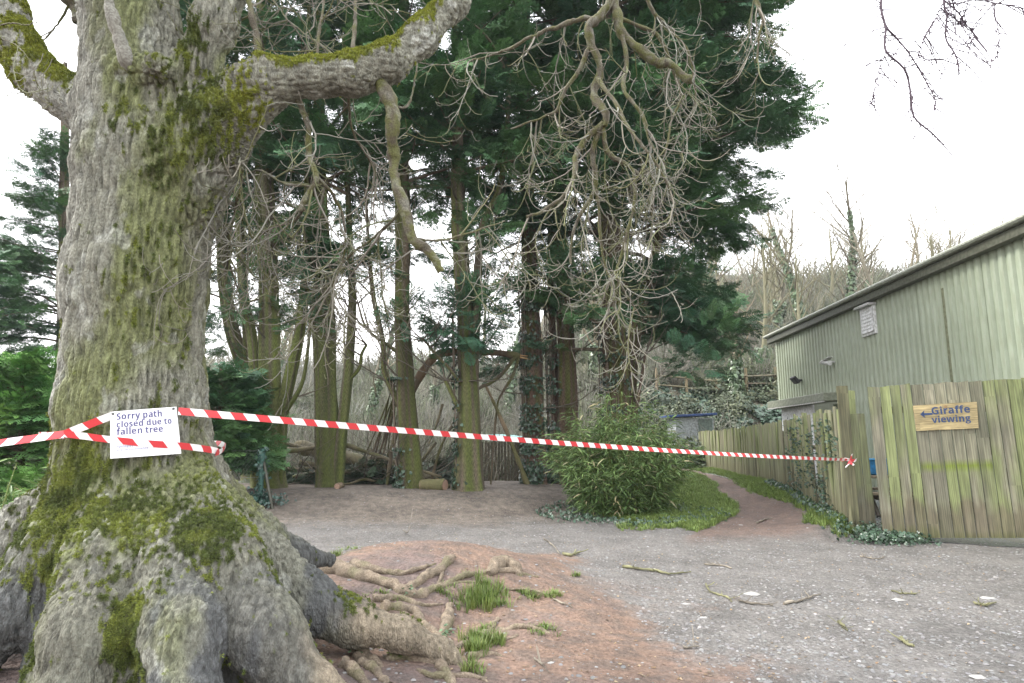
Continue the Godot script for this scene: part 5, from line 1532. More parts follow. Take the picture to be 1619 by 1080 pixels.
	# E
	cypress("conifer", "fluted conifer with a bushy green tuft halfway up its trunk", [
		[[Vector3(-0.961, 0.341, -14.800), Vector3(-0.988, 1.570, -14.800), Vector3(-1.031, 2.890, -14.800), Vector3(-1.108, 4.401, -14.800), Vector3(-1.217, 5.960, -14.800), Vector3(-1.343, 7.940, -14.900), Vector3(-1.432, 10.371, -15.000), Vector3(-1.469, 13.690, -15.100), Vector3(-1.531, 17.660, -15.200)], 0.27, 0.09],
		[[Vector3(-0.907, 2.299, -14.800), Vector3(-0.888, 3.489, -14.800), Vector3(-0.840, 4.864, -14.800), Vector3(-0.804, 5.960, -14.800), Vector3(-0.671, 6.758, -14.800), Vector3(-0.334, 7.487, -14.800), Vector3(-0.149, 8.559, -14.800), Vector3(-0.072, 10.947, -14.800)], 0.13, 0.05],
		[[Vector3(-1.192, 2.148, -14.700), Vector3(-1.368, 2.509, -14.650), Vector3(-1.529, 2.842, -14.600)], 0.07, 0.05],
		[[Vector3(-1.174, 2.738, -14.750), Vector3(-1.430, 3.092, -14.600), Vector3(-1.747, 3.419, -14.500), Vector3(-2.004, 3.729, -14.400)], 0.05, 0.02]],
		[[7.9, 17.0, 1.2, 3.2, 46, 8.0], [5.6, 8.0, 0.5, 1.5, 6, 6.0]], [[Vector3(-1.039, 4.305, -14.700), 0.75, 190], [Vector3(-1.182, 3.700, -14.700), 0.5, 70], [Vector3(-0.593, 4.687, -14.700), 0.5, 60], [Vector3(-0.609, 6.758, -14.800), 0.5, 40]], 18, 0.5, 0.25)
	# F, clothed in ivy
	cypress("conifer", "straight brown conifer trunk thickly wrapped in ivy behind the bamboo edge", [
		[[Vector3(0.592, 0.326, -16.600), Vector3(0.600, 1.741, -16.600), Vector3(0.561, 3.731, -16.600), Vector3(0.486, 5.796, -16.600), Vector3(0.430, 8.348, -16.700), Vector3(0.408, 11.436, -16.800), Vector3(0.385, 15.143, -16.900), Vector3(0.398, 18.680, -17.000)], 0.27, 0.10]],
		[[8.6, 18.0, 1.2, 3.0, 42, 8.0]], [[Vector3(0.698, 6.859, -16.600), 0.4, 25]], 30, 0.2, 1.0)
	# G
	cypress("conifer", "reddish barked conifer with an ivied side rising behind the bamboo", [
		[[Vector3(1.446, 0.354, -16.900), Vector3(1.448, 1.745, -16.900), Vector3(1.458, 3.771, -16.900), Vector3(1.364, 5.874, -16.900), Vector3(1.295, 8.471, -17.000), Vector3(1.300, 11.613, -17.100), Vector3(1.348, 15.385, -17.200), Vector3(1.386, 18.882, -17.200)], 0.29, 0.10],
		[[Vector3(1.179, 0.340, -17.100), Vector3(1.174, 3.106, -17.100), Vector3(1.092, 5.208, -17.100), Vector3(1.051, 8.512, -17.100)], 0.13, 0.05]],
		[[7.2, 18.0, 1.4, 3.4, 50, 8.0], [5.4, 7.5, 0.5, 1.5, 8, 6.0]], [[Vector3(1.304, 5.848, -16.800), 0.6, 60]], 20, 0.3, 1.0)
	# H, the big one on the right
	cypress("conifer", "broad dense conifer whose dark crown spreads over the bamboo towards the barn", [
		[[Vector3(2.702, 0.388, -16.400), Vector3(2.729, 2.060, -16.400), Vector3(2.722, 3.704, -16.400), Vector3(2.672, 5.745, -16.400), Vector3(2.679, 8.266, -16.500), Vector3(2.731, 11.318, -16.600), Vector3(2.831, 14.982, -16.700), Vector3(2.938, 18.918, -16.800)], 0.36, 0.10],
		[[Vector3(2.460, 3.031, -16.300), Vector3(2.393, 4.341, -16.200), Vector3(2.411, 5.182, -16.200), Vector3(2.328, 6.729, -16.200)], 0.10, 0.04],
		[[Vector3(2.993, 0.381, -16.500), Vector3(3.118, 3.050, -16.500), Vector3(3.369, 4.734, -16.500), Vector3(3.946, 6.826, -16.500), Vector3(4.413, 9.418, -16.600), Vector3(4.756, 12.952, -16.700), Vector3(5.010, 16.321, -16.800)], 0.16, 0.05],
		[[Vector3(3.057, 1.735, -16.200), Vector3(3.243, 2.842, -16.000), Vector3(3.376, 3.637, -15.900)], 0.05, 0.03]],
		[[5.2, 17.5, 3.9, 4.8, 116, 9.5, -0.1, 1], [3.8, 6.0, 2.2, 3.9, 15, 9.0, -0.1, 1], [7.5, 17.0, 1.2, 2.3, 30, 8.0]], [[Vector3(4.565, 3.438, -15.600), 0.55, 70], [Vector3(4.972, 4.108, -15.800), 0.6, 70]], 14, 0.3, 0.8)
	# A and the conifers left of the big tree
	cypress("conifer", "leaning conifer half hidden at the mossy trunk's edge", [
		[[Vector3(-6.815, 0.251, -17.200), Vector3(-7.008, 2.258, -17.200), Vector3(-7.285, 3.376, -17.200), Vector3(-7.696, 4.339, -17.200), Vector3(-8.005, 5.770, -17.200), Vector3(-8.270, 8.553, -17.200), Vector3(-8.727, 14.541, -17.200), Vector3(-9.032, 18.882, -17.200)], 0.26, 0.08],
		[[Vector3(-7.200, 3.116, -17.200), Vector3(-7.281, 4.499, -17.100), Vector3(-7.490, 6.107, -17.100), Vector3(-7.719, 8.512, -17.100), Vector3(-8.012, 12.415, -17.100)], 0.14, 0.05]],
		[[7.2, 17.5, 1.2, 3.4, 44, 7.5], [4.5, 7.0, 0.6, 1.6, 10, 6.0]], [[Vector3(-7.882, 4.306, -17.000), 0.6, 60]], 14, 0.6, 0.2)
	cypress("conifer", "hazy blue green conifer standing in the gap beyond the trunk's pale edge", [
		[[Vector3(-16.564, -0.927, -24.000), Vector3(-17.072, 3.754, -24.000), Vector3(-17.845, 11.341, -24.000), Vector3(-18.386, 16.819, -24.000)], 0.30, 0.06]],
		[[2.6, 13.5, 0.6, 4.0, 90, 6.5]], [], 4, 0.3, 0.5)
	cypress("conifer", "low spreading conifer at the photo's edge behind the tall canes", [
		[[Vector3(-17.354, -0.624, -21.000), Vector3(-17.886, 3.473, -21.000), Vector3(-18.264, 6.714, -21.000), Vector3(-18.467, 8.279, -21.000)], 0.22, 0.05]],
		[[1.6, 7.6, 0.8, 3.2, 60, 6.5]], [], 4, 0.3, 0.5)
	cypress("conifer", "dark low evergreen filling the gap beside the mossy trunk at tape height", [
		[[Vector3(-6.286, 0.484, -14.000), Vector3(-6.372, 1.703, -14.000), Vector3(-6.430, 2.535, -14.000), Vector3(-6.470, 3.097, -14.000)], 0.08, 0.03]],
		[[0.9, 3.0, 0.3, 0.75, 46, 14.0]], [], 0, 0.3, 0.5)
	leaf_tint = Color(2.1, 1.9, 1.3)
	cypress("conifer", "soft bright green young conifer bush behind the tape left of the mossy trunk", [
		[[Vector3(-8.312, 0.596, -11.000), Vector3(-8.413, 1.444, -11.000), Vector3(-8.479, 2.094, -11.000), Vector3(-8.583, 2.978, -11.000)], 0.07, 0.02]],
		[[0.3, 2.7, 0.4, 1.5, 70, 11.0]], [], 0, 0.3, 0.5)
	leaf_tint = Color(1, 1, 1)
	# ivy on the trunks
	ivy_on("dense glossy ivy wrapping the straight brown conifer trunk", curve([Vector3(0.592, 0.326, -16.600), Vector3(0.600, 1.741, -16.600), Vector3(0.561, 3.731, -16.600), Vector3(0.486, 5.796, -16.600)], 30), 0.31, 0.2, 5.2, 3000, 2.4, 0.85)
	ivy_on("ivy strip up the shaded side of the reddish conifer trunk", curve([Vector3(1.248, 0.354, -16.900), Vector3(1.247, 1.745, -16.900), Vector3(1.236, 3.771, -16.900), Vector3(1.155, 5.874, -16.900)], 30), 0.28, 0.2, 5.0, 1300, 2.5, 0.5)
	ivy_on("ivy sleeve on the broad conifer's lower trunk above the bamboo", curve([Vector3(2.702, 0.388, -16.400), Vector3(2.729, 2.060, -16.400), Vector3(2.722, 3.704, -16.400), Vector3(2.672, 5.745, -16.400)], 30), 0.40, 0.2, 4.6, 1500, 2.6, 0.9)
	ivy_on("pale glinting ivy patch at the slender conifer's foot", curve([Vector3(-2.398, 0.331, -15.300), Vector3(-2.489, 1.572, -15.300), Vector3(-2.585, 2.937, -15.300)], 30), 0.30, 0.1, 1.3, 420, 2.6, 0.45)
	ivy_on("ivy line up the edge of the fluted conifer with the green tuft", curve([Vector3(-0.961, 0.341, -14.800), Vector3(-0.988, 1.570, -14.800), Vector3(-1.031, 2.890, -14.800), Vector3(-1.108, 4.401, -14.800)], 30), 0.30, 0.1, 3.2, 700, 2.9, 0.3)

# ---------------------------------------------------------------- bamboo
func lance_leaf() -> ArrayMesh:                      # 1 long, along +z, arching down
	var s := Shape.new()
	var mid := [Vector3(0, 0, 0), Vector3(0, 0.05, 0.3), Vector3(0, 0.02, 0.65), Vector3(0, -0.12, 1.0)]
	var wid := [0.012, 0.062, 0.05, 0.0]
	for k in 3:
		for sg in [-1.0, 1.0]:
			var a: Vector3 = mid[k]; var b: Vector3 = mid[k + 1]
			var c := b + Vector3(sg * wid[k + 1], 0.02, 0); var d := a + Vector3(sg * wid[k], 0.02, 0)
			if sg > 0: s.quad(a, b, c, d, Color.WHITE)
			else: s.quad(a, d, c, b, Color.WHITE)
	return s.mesh()

func bamboo(label: String, at: Vector3, rx: float, rz: float, h: float, canes: int, per: int, leaf: float, group := "") -> void:
	var o := thing("bamboo_clump", label, "bamboo", Vector3(at.x, ground(at.x, at.z), at.z), group)
	var s := Shape.new()
	var pl := []; var co := []
	for k in canes:
		var a := rr(0, TAU)
		var q := sqrt(rng.randf())
		var x := at.x + cos(a) * q * rx * 0.62; var z := at.z + sin(a) * q * rz * 0.62
		var H := h * (1.12 - 0.42 * q * q) * rr(0.55, 1.05)
		var lean := Vector3(cos(a) * q * rx * 0.5, 0, sin(a) * q * rz * 0.5) + Vector3(rr(-0.12, 0.12), 0, rr(-0.12, 0.12))
		var b := on(x, z, -0.03)
		var pts := []; var rad := []
		for t in 8:
			var f := t / 7.0
			pts.append(b + Vector3.UP * H * f * (1 - 0.08 * f * lean.length()) + lean * f * f); rad.append(0.008 * (1.1 - f * 0.7))
		s.tube(pts, rad, 4, rc(Color(0.17, 0.17, 0.06), 0.3), rc(Color(0.14, 0.19, 0.05), 0.3), false)
		for e in per:
			var f := rr(0.08, 1.0)
			var p: Vector3 = pts[int(f * 6.99)].lerp(pts[min(7, int(f * 6.99) + 1)], f * 6.99 - int(f * 6.99))
			var az := a + rr(-1.6, 1.6)
			var dir := Vector3(cos(az), rr(-0.75, 0.55), sin(az)).normalized()
			p += Vector3(cos(az), rr(-0.3, 0.3), sin(az)) * rr(0.0, 0.22)
			var xx := Vector3.UP.cross(dir).normalized()
			var basis := Basis(xx, dir.cross(xx), dir) * Basis(Vector3.BACK, rr(-0.9, 0.9))
			pl.append(Transform3D(basis * Basis().scaled(Vector3.ONE * leaf * rr(0.65, 1.25)), p))
			var tone := clampf(rr(-0.15, 0.75) + f * 0.25, 0, 1)
			co.append(rc(Color(0.070, 0.130, 0.036).lerp(Color(0.150, 0.225, 0.065), tone), 0.25) if rng.randf() > 0.05 else rc(Color(0.36, 0.32, 0.18), 0.2))
	part(o, "canes", s.mesh(), M.twig).set_meta("kind", "stuff")
	scatter(o, "leaves", M.lance, M.leaf, pl, co, false)

func bamboos() -> void:
	rng.seed = 66
	M.lance = lance_leaf()
	bamboo("broad green bamboo clump between the path and the conifers", Vector3(2.15, 0, -12.9), 1.3, 1.1, 2.15, 190, 84, 0.19)
	bamboo("tall thin canes with long leaves at the mossy trunk's outer edge", Vector3(-4.25, 0, -5.3), 0.5, 0.45, 1.25, 22, 24, 0.18)
	bamboo("dense leafy canes crowding the photo's edge below the tape", Vector3(-5.2, 0, -6.7), 0.9, 0.8, 1.05, 60, 46, 0.20)

# ---------------------------------------------------------------- woods on the hillside
func bare_tree(sd: int, h: float, ivy: float, tone: Color) -> Array:       # [wood, leaf places, leaf colours]
	rng.seed = sd
	var s := Shape.new()
	var leaves := []; var cols := []
	grow(s, Vector3.ZERO, Vector3(rr(-0.12, 0.12), 1, rr(-0.12, 0.12)).normalized(), h, h * 0.016 + 0.04, 0, tone, ivy, leaves, cols)
	return [s.mesh(), leaves, cols]

func grow(s: Shape, p: Vector3, dir: Vector3, L: float, r: float, level: int, tone: Color, ivy: float, leaves: Array, cols: Array) -> void:
	var n: int = [12, 7, 5, 3][level]
	var pts := [p]; var rad := [r]
	for k in n:
		var f := float(k + 1) / n
		dir = (dir + Vector3(rr(-1, 1), rr(-0.4, 0.8), rr(-1, 1)) * [0.10, 0.2, 0.25, 0.3][level]).normalized()
		pts.append(pts[-1] + dir * L / n); rad.append(lerp(r, r * 0.22 + 0.006, f))
		if level < 3 and f > [0.3, 0.2, 0.15][level]:
			for q in [2, 1, 1][level]:
				if rng.randf() < 0.85:
					grow(s, pts[-1], (dir * 0.6 + Vector3(rr(-1, 1), rr(-0.1, 0.8), rr(-1, 1))).normalized(), L * rr(0.22, 0.42), rad[-1] * 0.5, level + 1, tone, ivy, leaves, cols)
		if ivy > 0 and level == 0 and f < ivy:
			for q in int(170 * (1.2 - f)):
				var nn := Vector3(rr(-1, 1), rr(-0.3, 0.5), rr(-1, 1)).normalized()
				leaves.append(Transform3D(Basis(Quaternion(Vector3.UP, nn)) * Basis().scaled(Vector3.ONE * rr(0.12, 0.28)), (pts[-2] as Vector3).lerp(pts[-1], rng.randf()) + nn * (rad[-1] + rr(0.02, 0.45 * (1.1 - f)))))
				cols.append(rc(Color(0.085, 0.125, 0.062), 0.4))
	s.tube(pts, rad, [7, 5, 3, 3][level], rc(tone, 0.15), null, false)

func twig_bush(sd: int) -> ArrayMesh:
	var r := RandomNumberGenerator.new(); r.seed = sd
	var s := Shape.new()
	for k in 46:
		var a := r.randf() * TAU
		var dir := Vector3(cos(a) * r.randf_range(0.2, 1.0), 1.0, sin(a) * r.randf_range(0.2, 1.0)).normalized()
		var p := Vector3(cos(a), 0, sin(a)) * r.randf() * 0.3
		var pts := [p]; var rad := [0.011]
		var L := r.randf_range(0.5, 1.25)
		for q in 5:
			dir = (dir + Vector3(r.randf_range(-1, 1), r.randf_range(-0.7, 0.35), r.randf_range(-1, 1)) * 0.3).normalized()
			pts.append(pts[-1] + dir * L / 5); rad.append(0.011 - q * 0.0015)
		s.tube(pts, rad, 3, Color.WHITE * r.randf_range(0.7, 1.1), null, false)
	return s.mesh()

func leaf_bush(sd: int) -> ArrayMesh:
	var r := RandomNumberGenerator.new(); r.seed = sd
	var s := Shape.new()
	for k in 170:
		var d := Vector3(r.randf_range(-1, 1), r.randf_range(-0.1, 1), r.randf_range(-1, 1)).normalized()
		var p := d * pow(r.randf(), 0.4) * Vector3(0.6, 0.8, 0.6)
		var n := (d + Vector3(r.randf_range(-1, 1), r.randf_range(-1, 1), r.randf_range(-1, 1)) * 0.8).normalized()
		var b := Basis(Quaternion(Vector3.UP, n)) * Basis(Vector3.UP, r.randf() * TAU)
		var w := r.randf_range(0.045, 0.08)
		s.quad(p + b * Vector3(-w * 0.5, 0, 0), p + b * Vector3(0, 0.01, w), p + b * Vector3(w * 0.5, 0, 0), p + b * Vector3(0, 0.01, -w), Color.WHITE * r.randf_range(0.6, 1.2))
	return s.mesh()

func background() -> void:
	rng.seed = 77
	# bare and ivied trees
	var kinds := []
	for e in [[101, 9.0, 0.35, Color(0.17, 0.155, 0.11)], [102, 11.0, 0.85, Color(0.17, 0.15, 0.10)], [103, 8.0, 0.3, Color(0.19, 0.18, 0.11)], [104, 12.0, 0.9, Color(0.15, 0.13, 0.09)], [105, 7.0, 0.4, Color(0.21, 0.175, 0.115)]]:
		kinds.append(bare_tree(e[0], e[1], e[2], e[3]))
	var spots := [
		[1285, 38.0, 1, 0.95, "ivy clad woodland tree rising where the dark conifer meets the barn roof"], [1345, 42.0, 3, 0.95, "slim ivy column of a tree standing tallest above the barn roof"], [1408, 36.0, 0, 0.9, "forked bare tree above the barn roof with a mossy trunk"],
		[1465, 44.0, 4, 1.0, "low twiggy tree above the middle of the barn roof"], [1492, 40.0, 0, 0.9, "thin bare tree with hair fine twigs above the barn roof"], [1520, 46.0, 2, 1.0, "small bushy bare tree above the upper barn roof"],
		[1200, 34.0, 2, 1.0, "pale leaning bare tree behind the ivy bank"], [1225, 40.0, 0, 1.0, "bare grey tree just behind the barn's far corner"], [1160, 31.0, 4, 0.9, "many stemmed bare tree above the rail fence on the bank"], [1250, 33.0, 2, 0.9, "yellowish bare tree leaning over the barn's far corner"],
		[1100, 36.0, 2, 1.0, "bare tree seen under the broad conifer's crown"], [1040, 38.0, 0, 0.9, "bare tree behind the bamboo clump's outer edge"], [940, 36.0, 4, 1.0, "short bare tree between the reddish and the broad conifer"], [800, 38.0, 3, 0.8, "pale ivied tree between the tufted and the brown conifer"],
		[690, 40.0, 0, 0.8, "distant bare tree between the slender and the tufted conifer"], [580, 34.0, 1, 0.75, "pale ivied trunk between the twin stemmed and the slender conifer"], [470, 40.0, 2, 0.9, "distant bare tree between the two green barked conifers"], [340, 44.0, 0, 0.9, "distant bare tree behind the leaning conifer"],
		[1310, 48.0, 2, 1.0, "hazy bare tree between the two ivy columns"], [1380, 50.0, 0, 1.0, "hazy bare tree behind the forked one"], [1440, 52.0, 4, 1.1, "hazy twiggy tree deep in the wood above the roof"], [1560, 45.0, 4, 0.9, "low bare tree at the upper end of the roof line"],
		[620, 52.0, 4, 1.2, "faint bare tree just beside the slender conifer's curved limb"], [530, 56.0, 0, 1.0, "faint far tree behind the twin stemmed conifer"], [760, 54.0, 2, 1.2, "faint far tree under the snapped trunk"], [860, 50.0, 4, 1.2, "faint far tree between the brown and the reddish conifer"], [440, 52.0, 3, 0.8, "faint ivied tree behind the three stemmed conifer"], [1010, 50.0, 2, 1.2, "faint far tree above the bamboo tips"], [1130, 46.0, 3, 0.9, "ivied tree behind the rail fence on the bank"], [660, 58.0, 1, 0.9, "faint ivied tree in the gap beside the hanging sawn branch"]]
	var first := {}
	for e in spots:
		var x: float = (e[0] - 809.5) / 1000.0 * e[1] / 0.99
		var z: float = -e[1]
		var k: int = e[2]
		var t: Node3D
		if first.has(k):
			t = first[k].duplicate()
			t.name = numbered("woodland_tree")
			add_child(t)
			tag(t, e[4], "tree", "woodland trees on the hillside")
		else:
			t = thing("woodland_tree", e[4], "tree", Vector3.ZERO, "woodland trees on the hillside")
			part(t, "trunk", kinds[k][0], M.twig, true)
			if kinds[k][1].size():
				scatter(t, "ivy_leaves", M.ivy_leaf, M.ivy, kinds[k][1], kinds[k][2], false)
			first[k] = t
		t.position = on(x, z, -0.2)
		t.rotation.y = rr(0, TAU)
		t.scale = Vector3.ONE * e[3]
	# the wood beyond, trees that nothing tells apart
	for q in 30:
		var k: int = [0, 2, 4, 0, 2][q % 5]
		var t: Node3D = first[k].duplicate()
		t.name = numbered("woodland_tree")
		add_child(t)
		tag(t, "one of the hazy bare trees crowding the far hillside wood", "tree", "far wood on the hillside")
		var z := rr(40.0, 64.0)
		var x := z * (rr(0.30, 0.80) if q < 20 else rr(-0.42, 0.30))
		t.position = on(x, -z, -0.2)
		t.rotation.y = rr(0, TAU)
		t.scale = Vector3(1, rr(0.9, 1.15), 1) * rr(0.65, 0.95)
	# undergrowth
	var bush := twig_bush(1)
	var pl := []; var co := []
	rng.seed = 78
	while pl.size() < 3600:
		var d := 21.0 + pow(rng.randf(), 1.5) * 45
		var x := rr(-0.6, 0.95) * d
		if x > 8.4 and d < 25: continue
		if x > 4.5 and d < 23.5: continue
		if x > 4 and x < 14 and d < 32 and rng.randf() < 0.95: continue
		if d < 24 and x < 4 and rng.randf() < 0.5: continue
		pl.append(Transform3D(Basis(Vector3.UP, rr(0, TAU)) * Basis().scaled(Vector3(rr(1.0, 1.9), rr(0.8, 2.2), rr(1.0, 1.9)) * (1 + sm(36, 60, d) * rr(0.0, 1.2))), on(x, -d, -0.05)))
		co.append(rc([Color(0.24, 0.23, 0.185), Color(0.20, 0.20, 0.145), Color(0.27, 0.26, 0.22), Color(0.155, 0.185, 0.10)][rng.randi() % 4], 0.25))
	var ug := scatter(self, "undergrowth", bush, M.twig, pl, co)
	ug.set_meta("label", "grey and tan leafless brush covering the hillside")
	var lb := leaf_bush(2)
	pl = []; co = []
	while pl.size() < 3600:
		var d := 21.0 + pow(rng.randf(), 1.3) * 40
		var x := rr(-0.6, 0.8) * d
		if nf.get_noise_2d(x * 2.5, d * 2.5) < -0.02: continue
		if x > 8.4 and d < 25: continue
		if x > 4.5 and d < 23.5: continue
		var sc := rr(0.6, 1.7)
		pl.append(Transform3D(Basis(Vector3.UP, rr(0, TAU)) * Basis().scaled(Vector3(sc, sc * rr(0.5, 1.1), sc)), on(x, -d, 0.0)))
		co.append(rc(Color(0.060, 0.085, 0.048).lerp(Color(0.11, 0.125, 0.055), rng.randf()), 0.3))
	var ever := scatter(self, "evergreen_scrub", lb, M.leaf, pl, co)
	ever.set_meta("label", "patchy evergreen bramble and holly scrub on the hillside")
	# ivy over the bank by the barn
	pl = []; co = []
	for k in 20000:
		var x := rr(3.8, 13.5)
		var d := rr(22.8, 32.5)
		if x > 8.6 and d < 24.4: continue
		if nf.get_noise_2d(x * 9, d * 9) < -0.22: continue
		pl.append(Transform3D(Basis(Quaternion(Vector3.UP, Vector3(rr(-0.6, 0.6), 1, rr(-0.1, 1.1)).normalized())) * Basis(Vector3.UP, rr(0, TAU)) * Basis().scaled(Vector3.ONE * rr(0.10, 0.24)), on(x, -d, rr(0.02, 0.3))))
		co.append(rc(Color(0.040, 0.075, 0.045), 0.4))
	var ib := scatter(self, "ivy_bank", M.ivy_leaf, M.ivy, pl, co)
	ib.set_meta("label", "blue green ivy carpet over the bank beside the barn")
	# post and rail fence on the bank
	var rf := thing("rail_fence", "old post and rail fence along the top of the ivy bank", "fence", on(10.5, -31.5))
	for k in 7:
		var x := 7.2 + k * 1.5
		var s := Shape.new()
		s.tube([on(x, -31.5, -0.1), on(x + rr(-0.05, 0.05), -31.5, 1.25)], [0.08, 0.07], 6, rc(Color(0.22, 0.18, 0.11), 0.2))
		part(rf, "post", s.mesh(), M.twig)
	for y in [0.45, 0.9]:
		for k in 6:
			var x := 7.2 + k * 1.5
			var s := Shape.new()
			s.tube([on(x, -31.45, y + rr(-0.05, 0.05)), on(x + 1.5, -31.45, y + rr(-0.05, 0.05))], [0.045, 0.045], 5, rc(Color(0.20, 0.17, 0.11), 0.2))
			part(rf, "rail", s.mesh(), M.twig)
	# blue-roofed hut
	var hut := thing("blue_hut", "small pale hut with a flat blue roof beyond the fence end", "hut", on(7.25, -26.0))
	var hh := hut.position
	var top := Vector3(7.504, 2.389, -26.000).y - hh.y
	part(hut, "wall", box_mesh(Basis(), Vector3(0, top / 2 - 0.05, 0), Vector3(1.5, top, 1.4), Color(0.42, 0.45, 0.47)), M.trim, true)
	part(hut, "window", box_mesh(Basis(), Vector3(0.42, top - 0.35, 0.71), Vector3(0.55, 0.5, 0.03), Color(0.16, 0.20, 0.18)), M.trim, true)
	part(hut, "roof", box_mesh(Basis(Vector3.BACK, 0.05), Vector3(-0.1, top + 0.06, 0.05), Vector3(1.9, 0.09, 1.7), Color(0.035, 0.07, 0.20), 0.01), M.trim, true)
	# palings with a teal sheet over them
	var den := thing("slatted_shelter", "low slatted shelter under a teal sheet behind the tufted conifer", "shelter", on(-0.2, -20.5))
	var dtop := Vector3(-0.192, 1.456, -20.500).y - den.position.y
	var z0 := 0.0
	for k in 26:
		var x := -0.85 + k * 0.105
		part(den, "slat", box_mesh(Basis(Vector3.BACK, rr(-0.02, 0.02)), Vector3(x, dtop / 2 - 0.02, z0), Vector3(0.075, dtop + rr(-0.06, 0.04), 0.02), rc(Color(0.13, 0.115, 0.075), 0.25)), M.trim, true)
	for x in [-0.85, 0.4, 1.75]:
		part(den, "post", box_mesh(Basis(), Vector3(x, dtop / 2, -0.06), Vector3(0.09, dtop + 0.04, 0.09), Color(0.12, 0.1, 0.07)), M.trim, true)
	var sh := Shape.new()
	for q in 16:
		for w in 6:
			var f := func(a: float, b: float) -> Vector3:
				var x := -0.95 + a * 3.3
				return Vector3(x, dtop + 0.10 + 0.10 * sin(a * 5.0 + 0.6) * (1 - b * 0.3) + 0.03 * sin(a * 21 + b * 7) - 0.14 * sm(0.7, 1.0, b), -1.0 + b * 1.15)
			var a0 := q / 16.0; var a1 := (q + 1) / 16.0; var b0 := w / 6.0; var b1 := (w + 1) / 6.0
			sh.quad(f.call(a0, b0), f.call(a1, b0), f.call(a1, b1), f.call(a0, b1), Color(0.06, 0.24, 0.23))
	M.sheet = paint(0.35); M.sheet.cull_mode = BaseMaterial3D.CULL_DISABLED
	part(den, "tarpaulin", sh.mesh(), M.sheet, true)
	fallen_wood()
	wire_fence()
	overhang()

# ---------------------------------------------------------------- storm damage behind the tape
func log_part(o: Node3D, called: String, pts: Array, r0: float, r1: float, col: Color, cut: Color, torn := false) -> void:
	var n: int = pts.size() * 6
	var line := curve(pts, n)
	var rad := []
	for k in n + 1: rad.append(lerp(r0, r1, float(k) / n) * (1 + 0.15 * nz.get_noise_1d(k * 9 + r0 * 900)))
	var s := Shape.new()
	s.tube(line, rad, 10 if r0 > 0.05 else 6, Color.WHITE)
	for k in s.v.size():
		var p := s.v[k]
		var t := nf.get_noise_3d(p.x * 40, p.y * 40, p.z * 40)
		s.v[k] = p + s.n[k] * t * r0 * 0.3
		s.c[k] = (col * (1 + t * 0.8)).lerp(Color(0.12, 0.135, 0.04), sm(0.0, 0.3, nf.get_noise_3d(p.x * 20, p.y * 20 + 5, p.z * 20)) * 0.7)
	# the sawn or torn face
	for k in range(s.v.size() - (11 if r0 > 0.05 else 7) - 1, s.v.size()): s.c[k] = cut
	s.renormal()
	var w := part(o, called, s.mesh(), M.root)
	if torn:
		var sp := Shape.new()
		var d: Vector3 = (line[-1] - line[-2]).normalized()
		for k in 9:
			var off := d.cross(Vector3(rr(-1, 1), rr(-1, 1), rr(-1, 1))).normalized() * r1 * rr(0.1, 0.85)
			var a: Vector3 = line[-1] + off - d * 0.1
			sp.tube([a, a + d * rr(0.12, 0.45) + off * 0.3], [r1 * 0.2, 0.004], 4, rc(Color(0.42, 0.27, 0.13), 0.2))
		part(w, "splinters", sp.mesh(), M.twig)

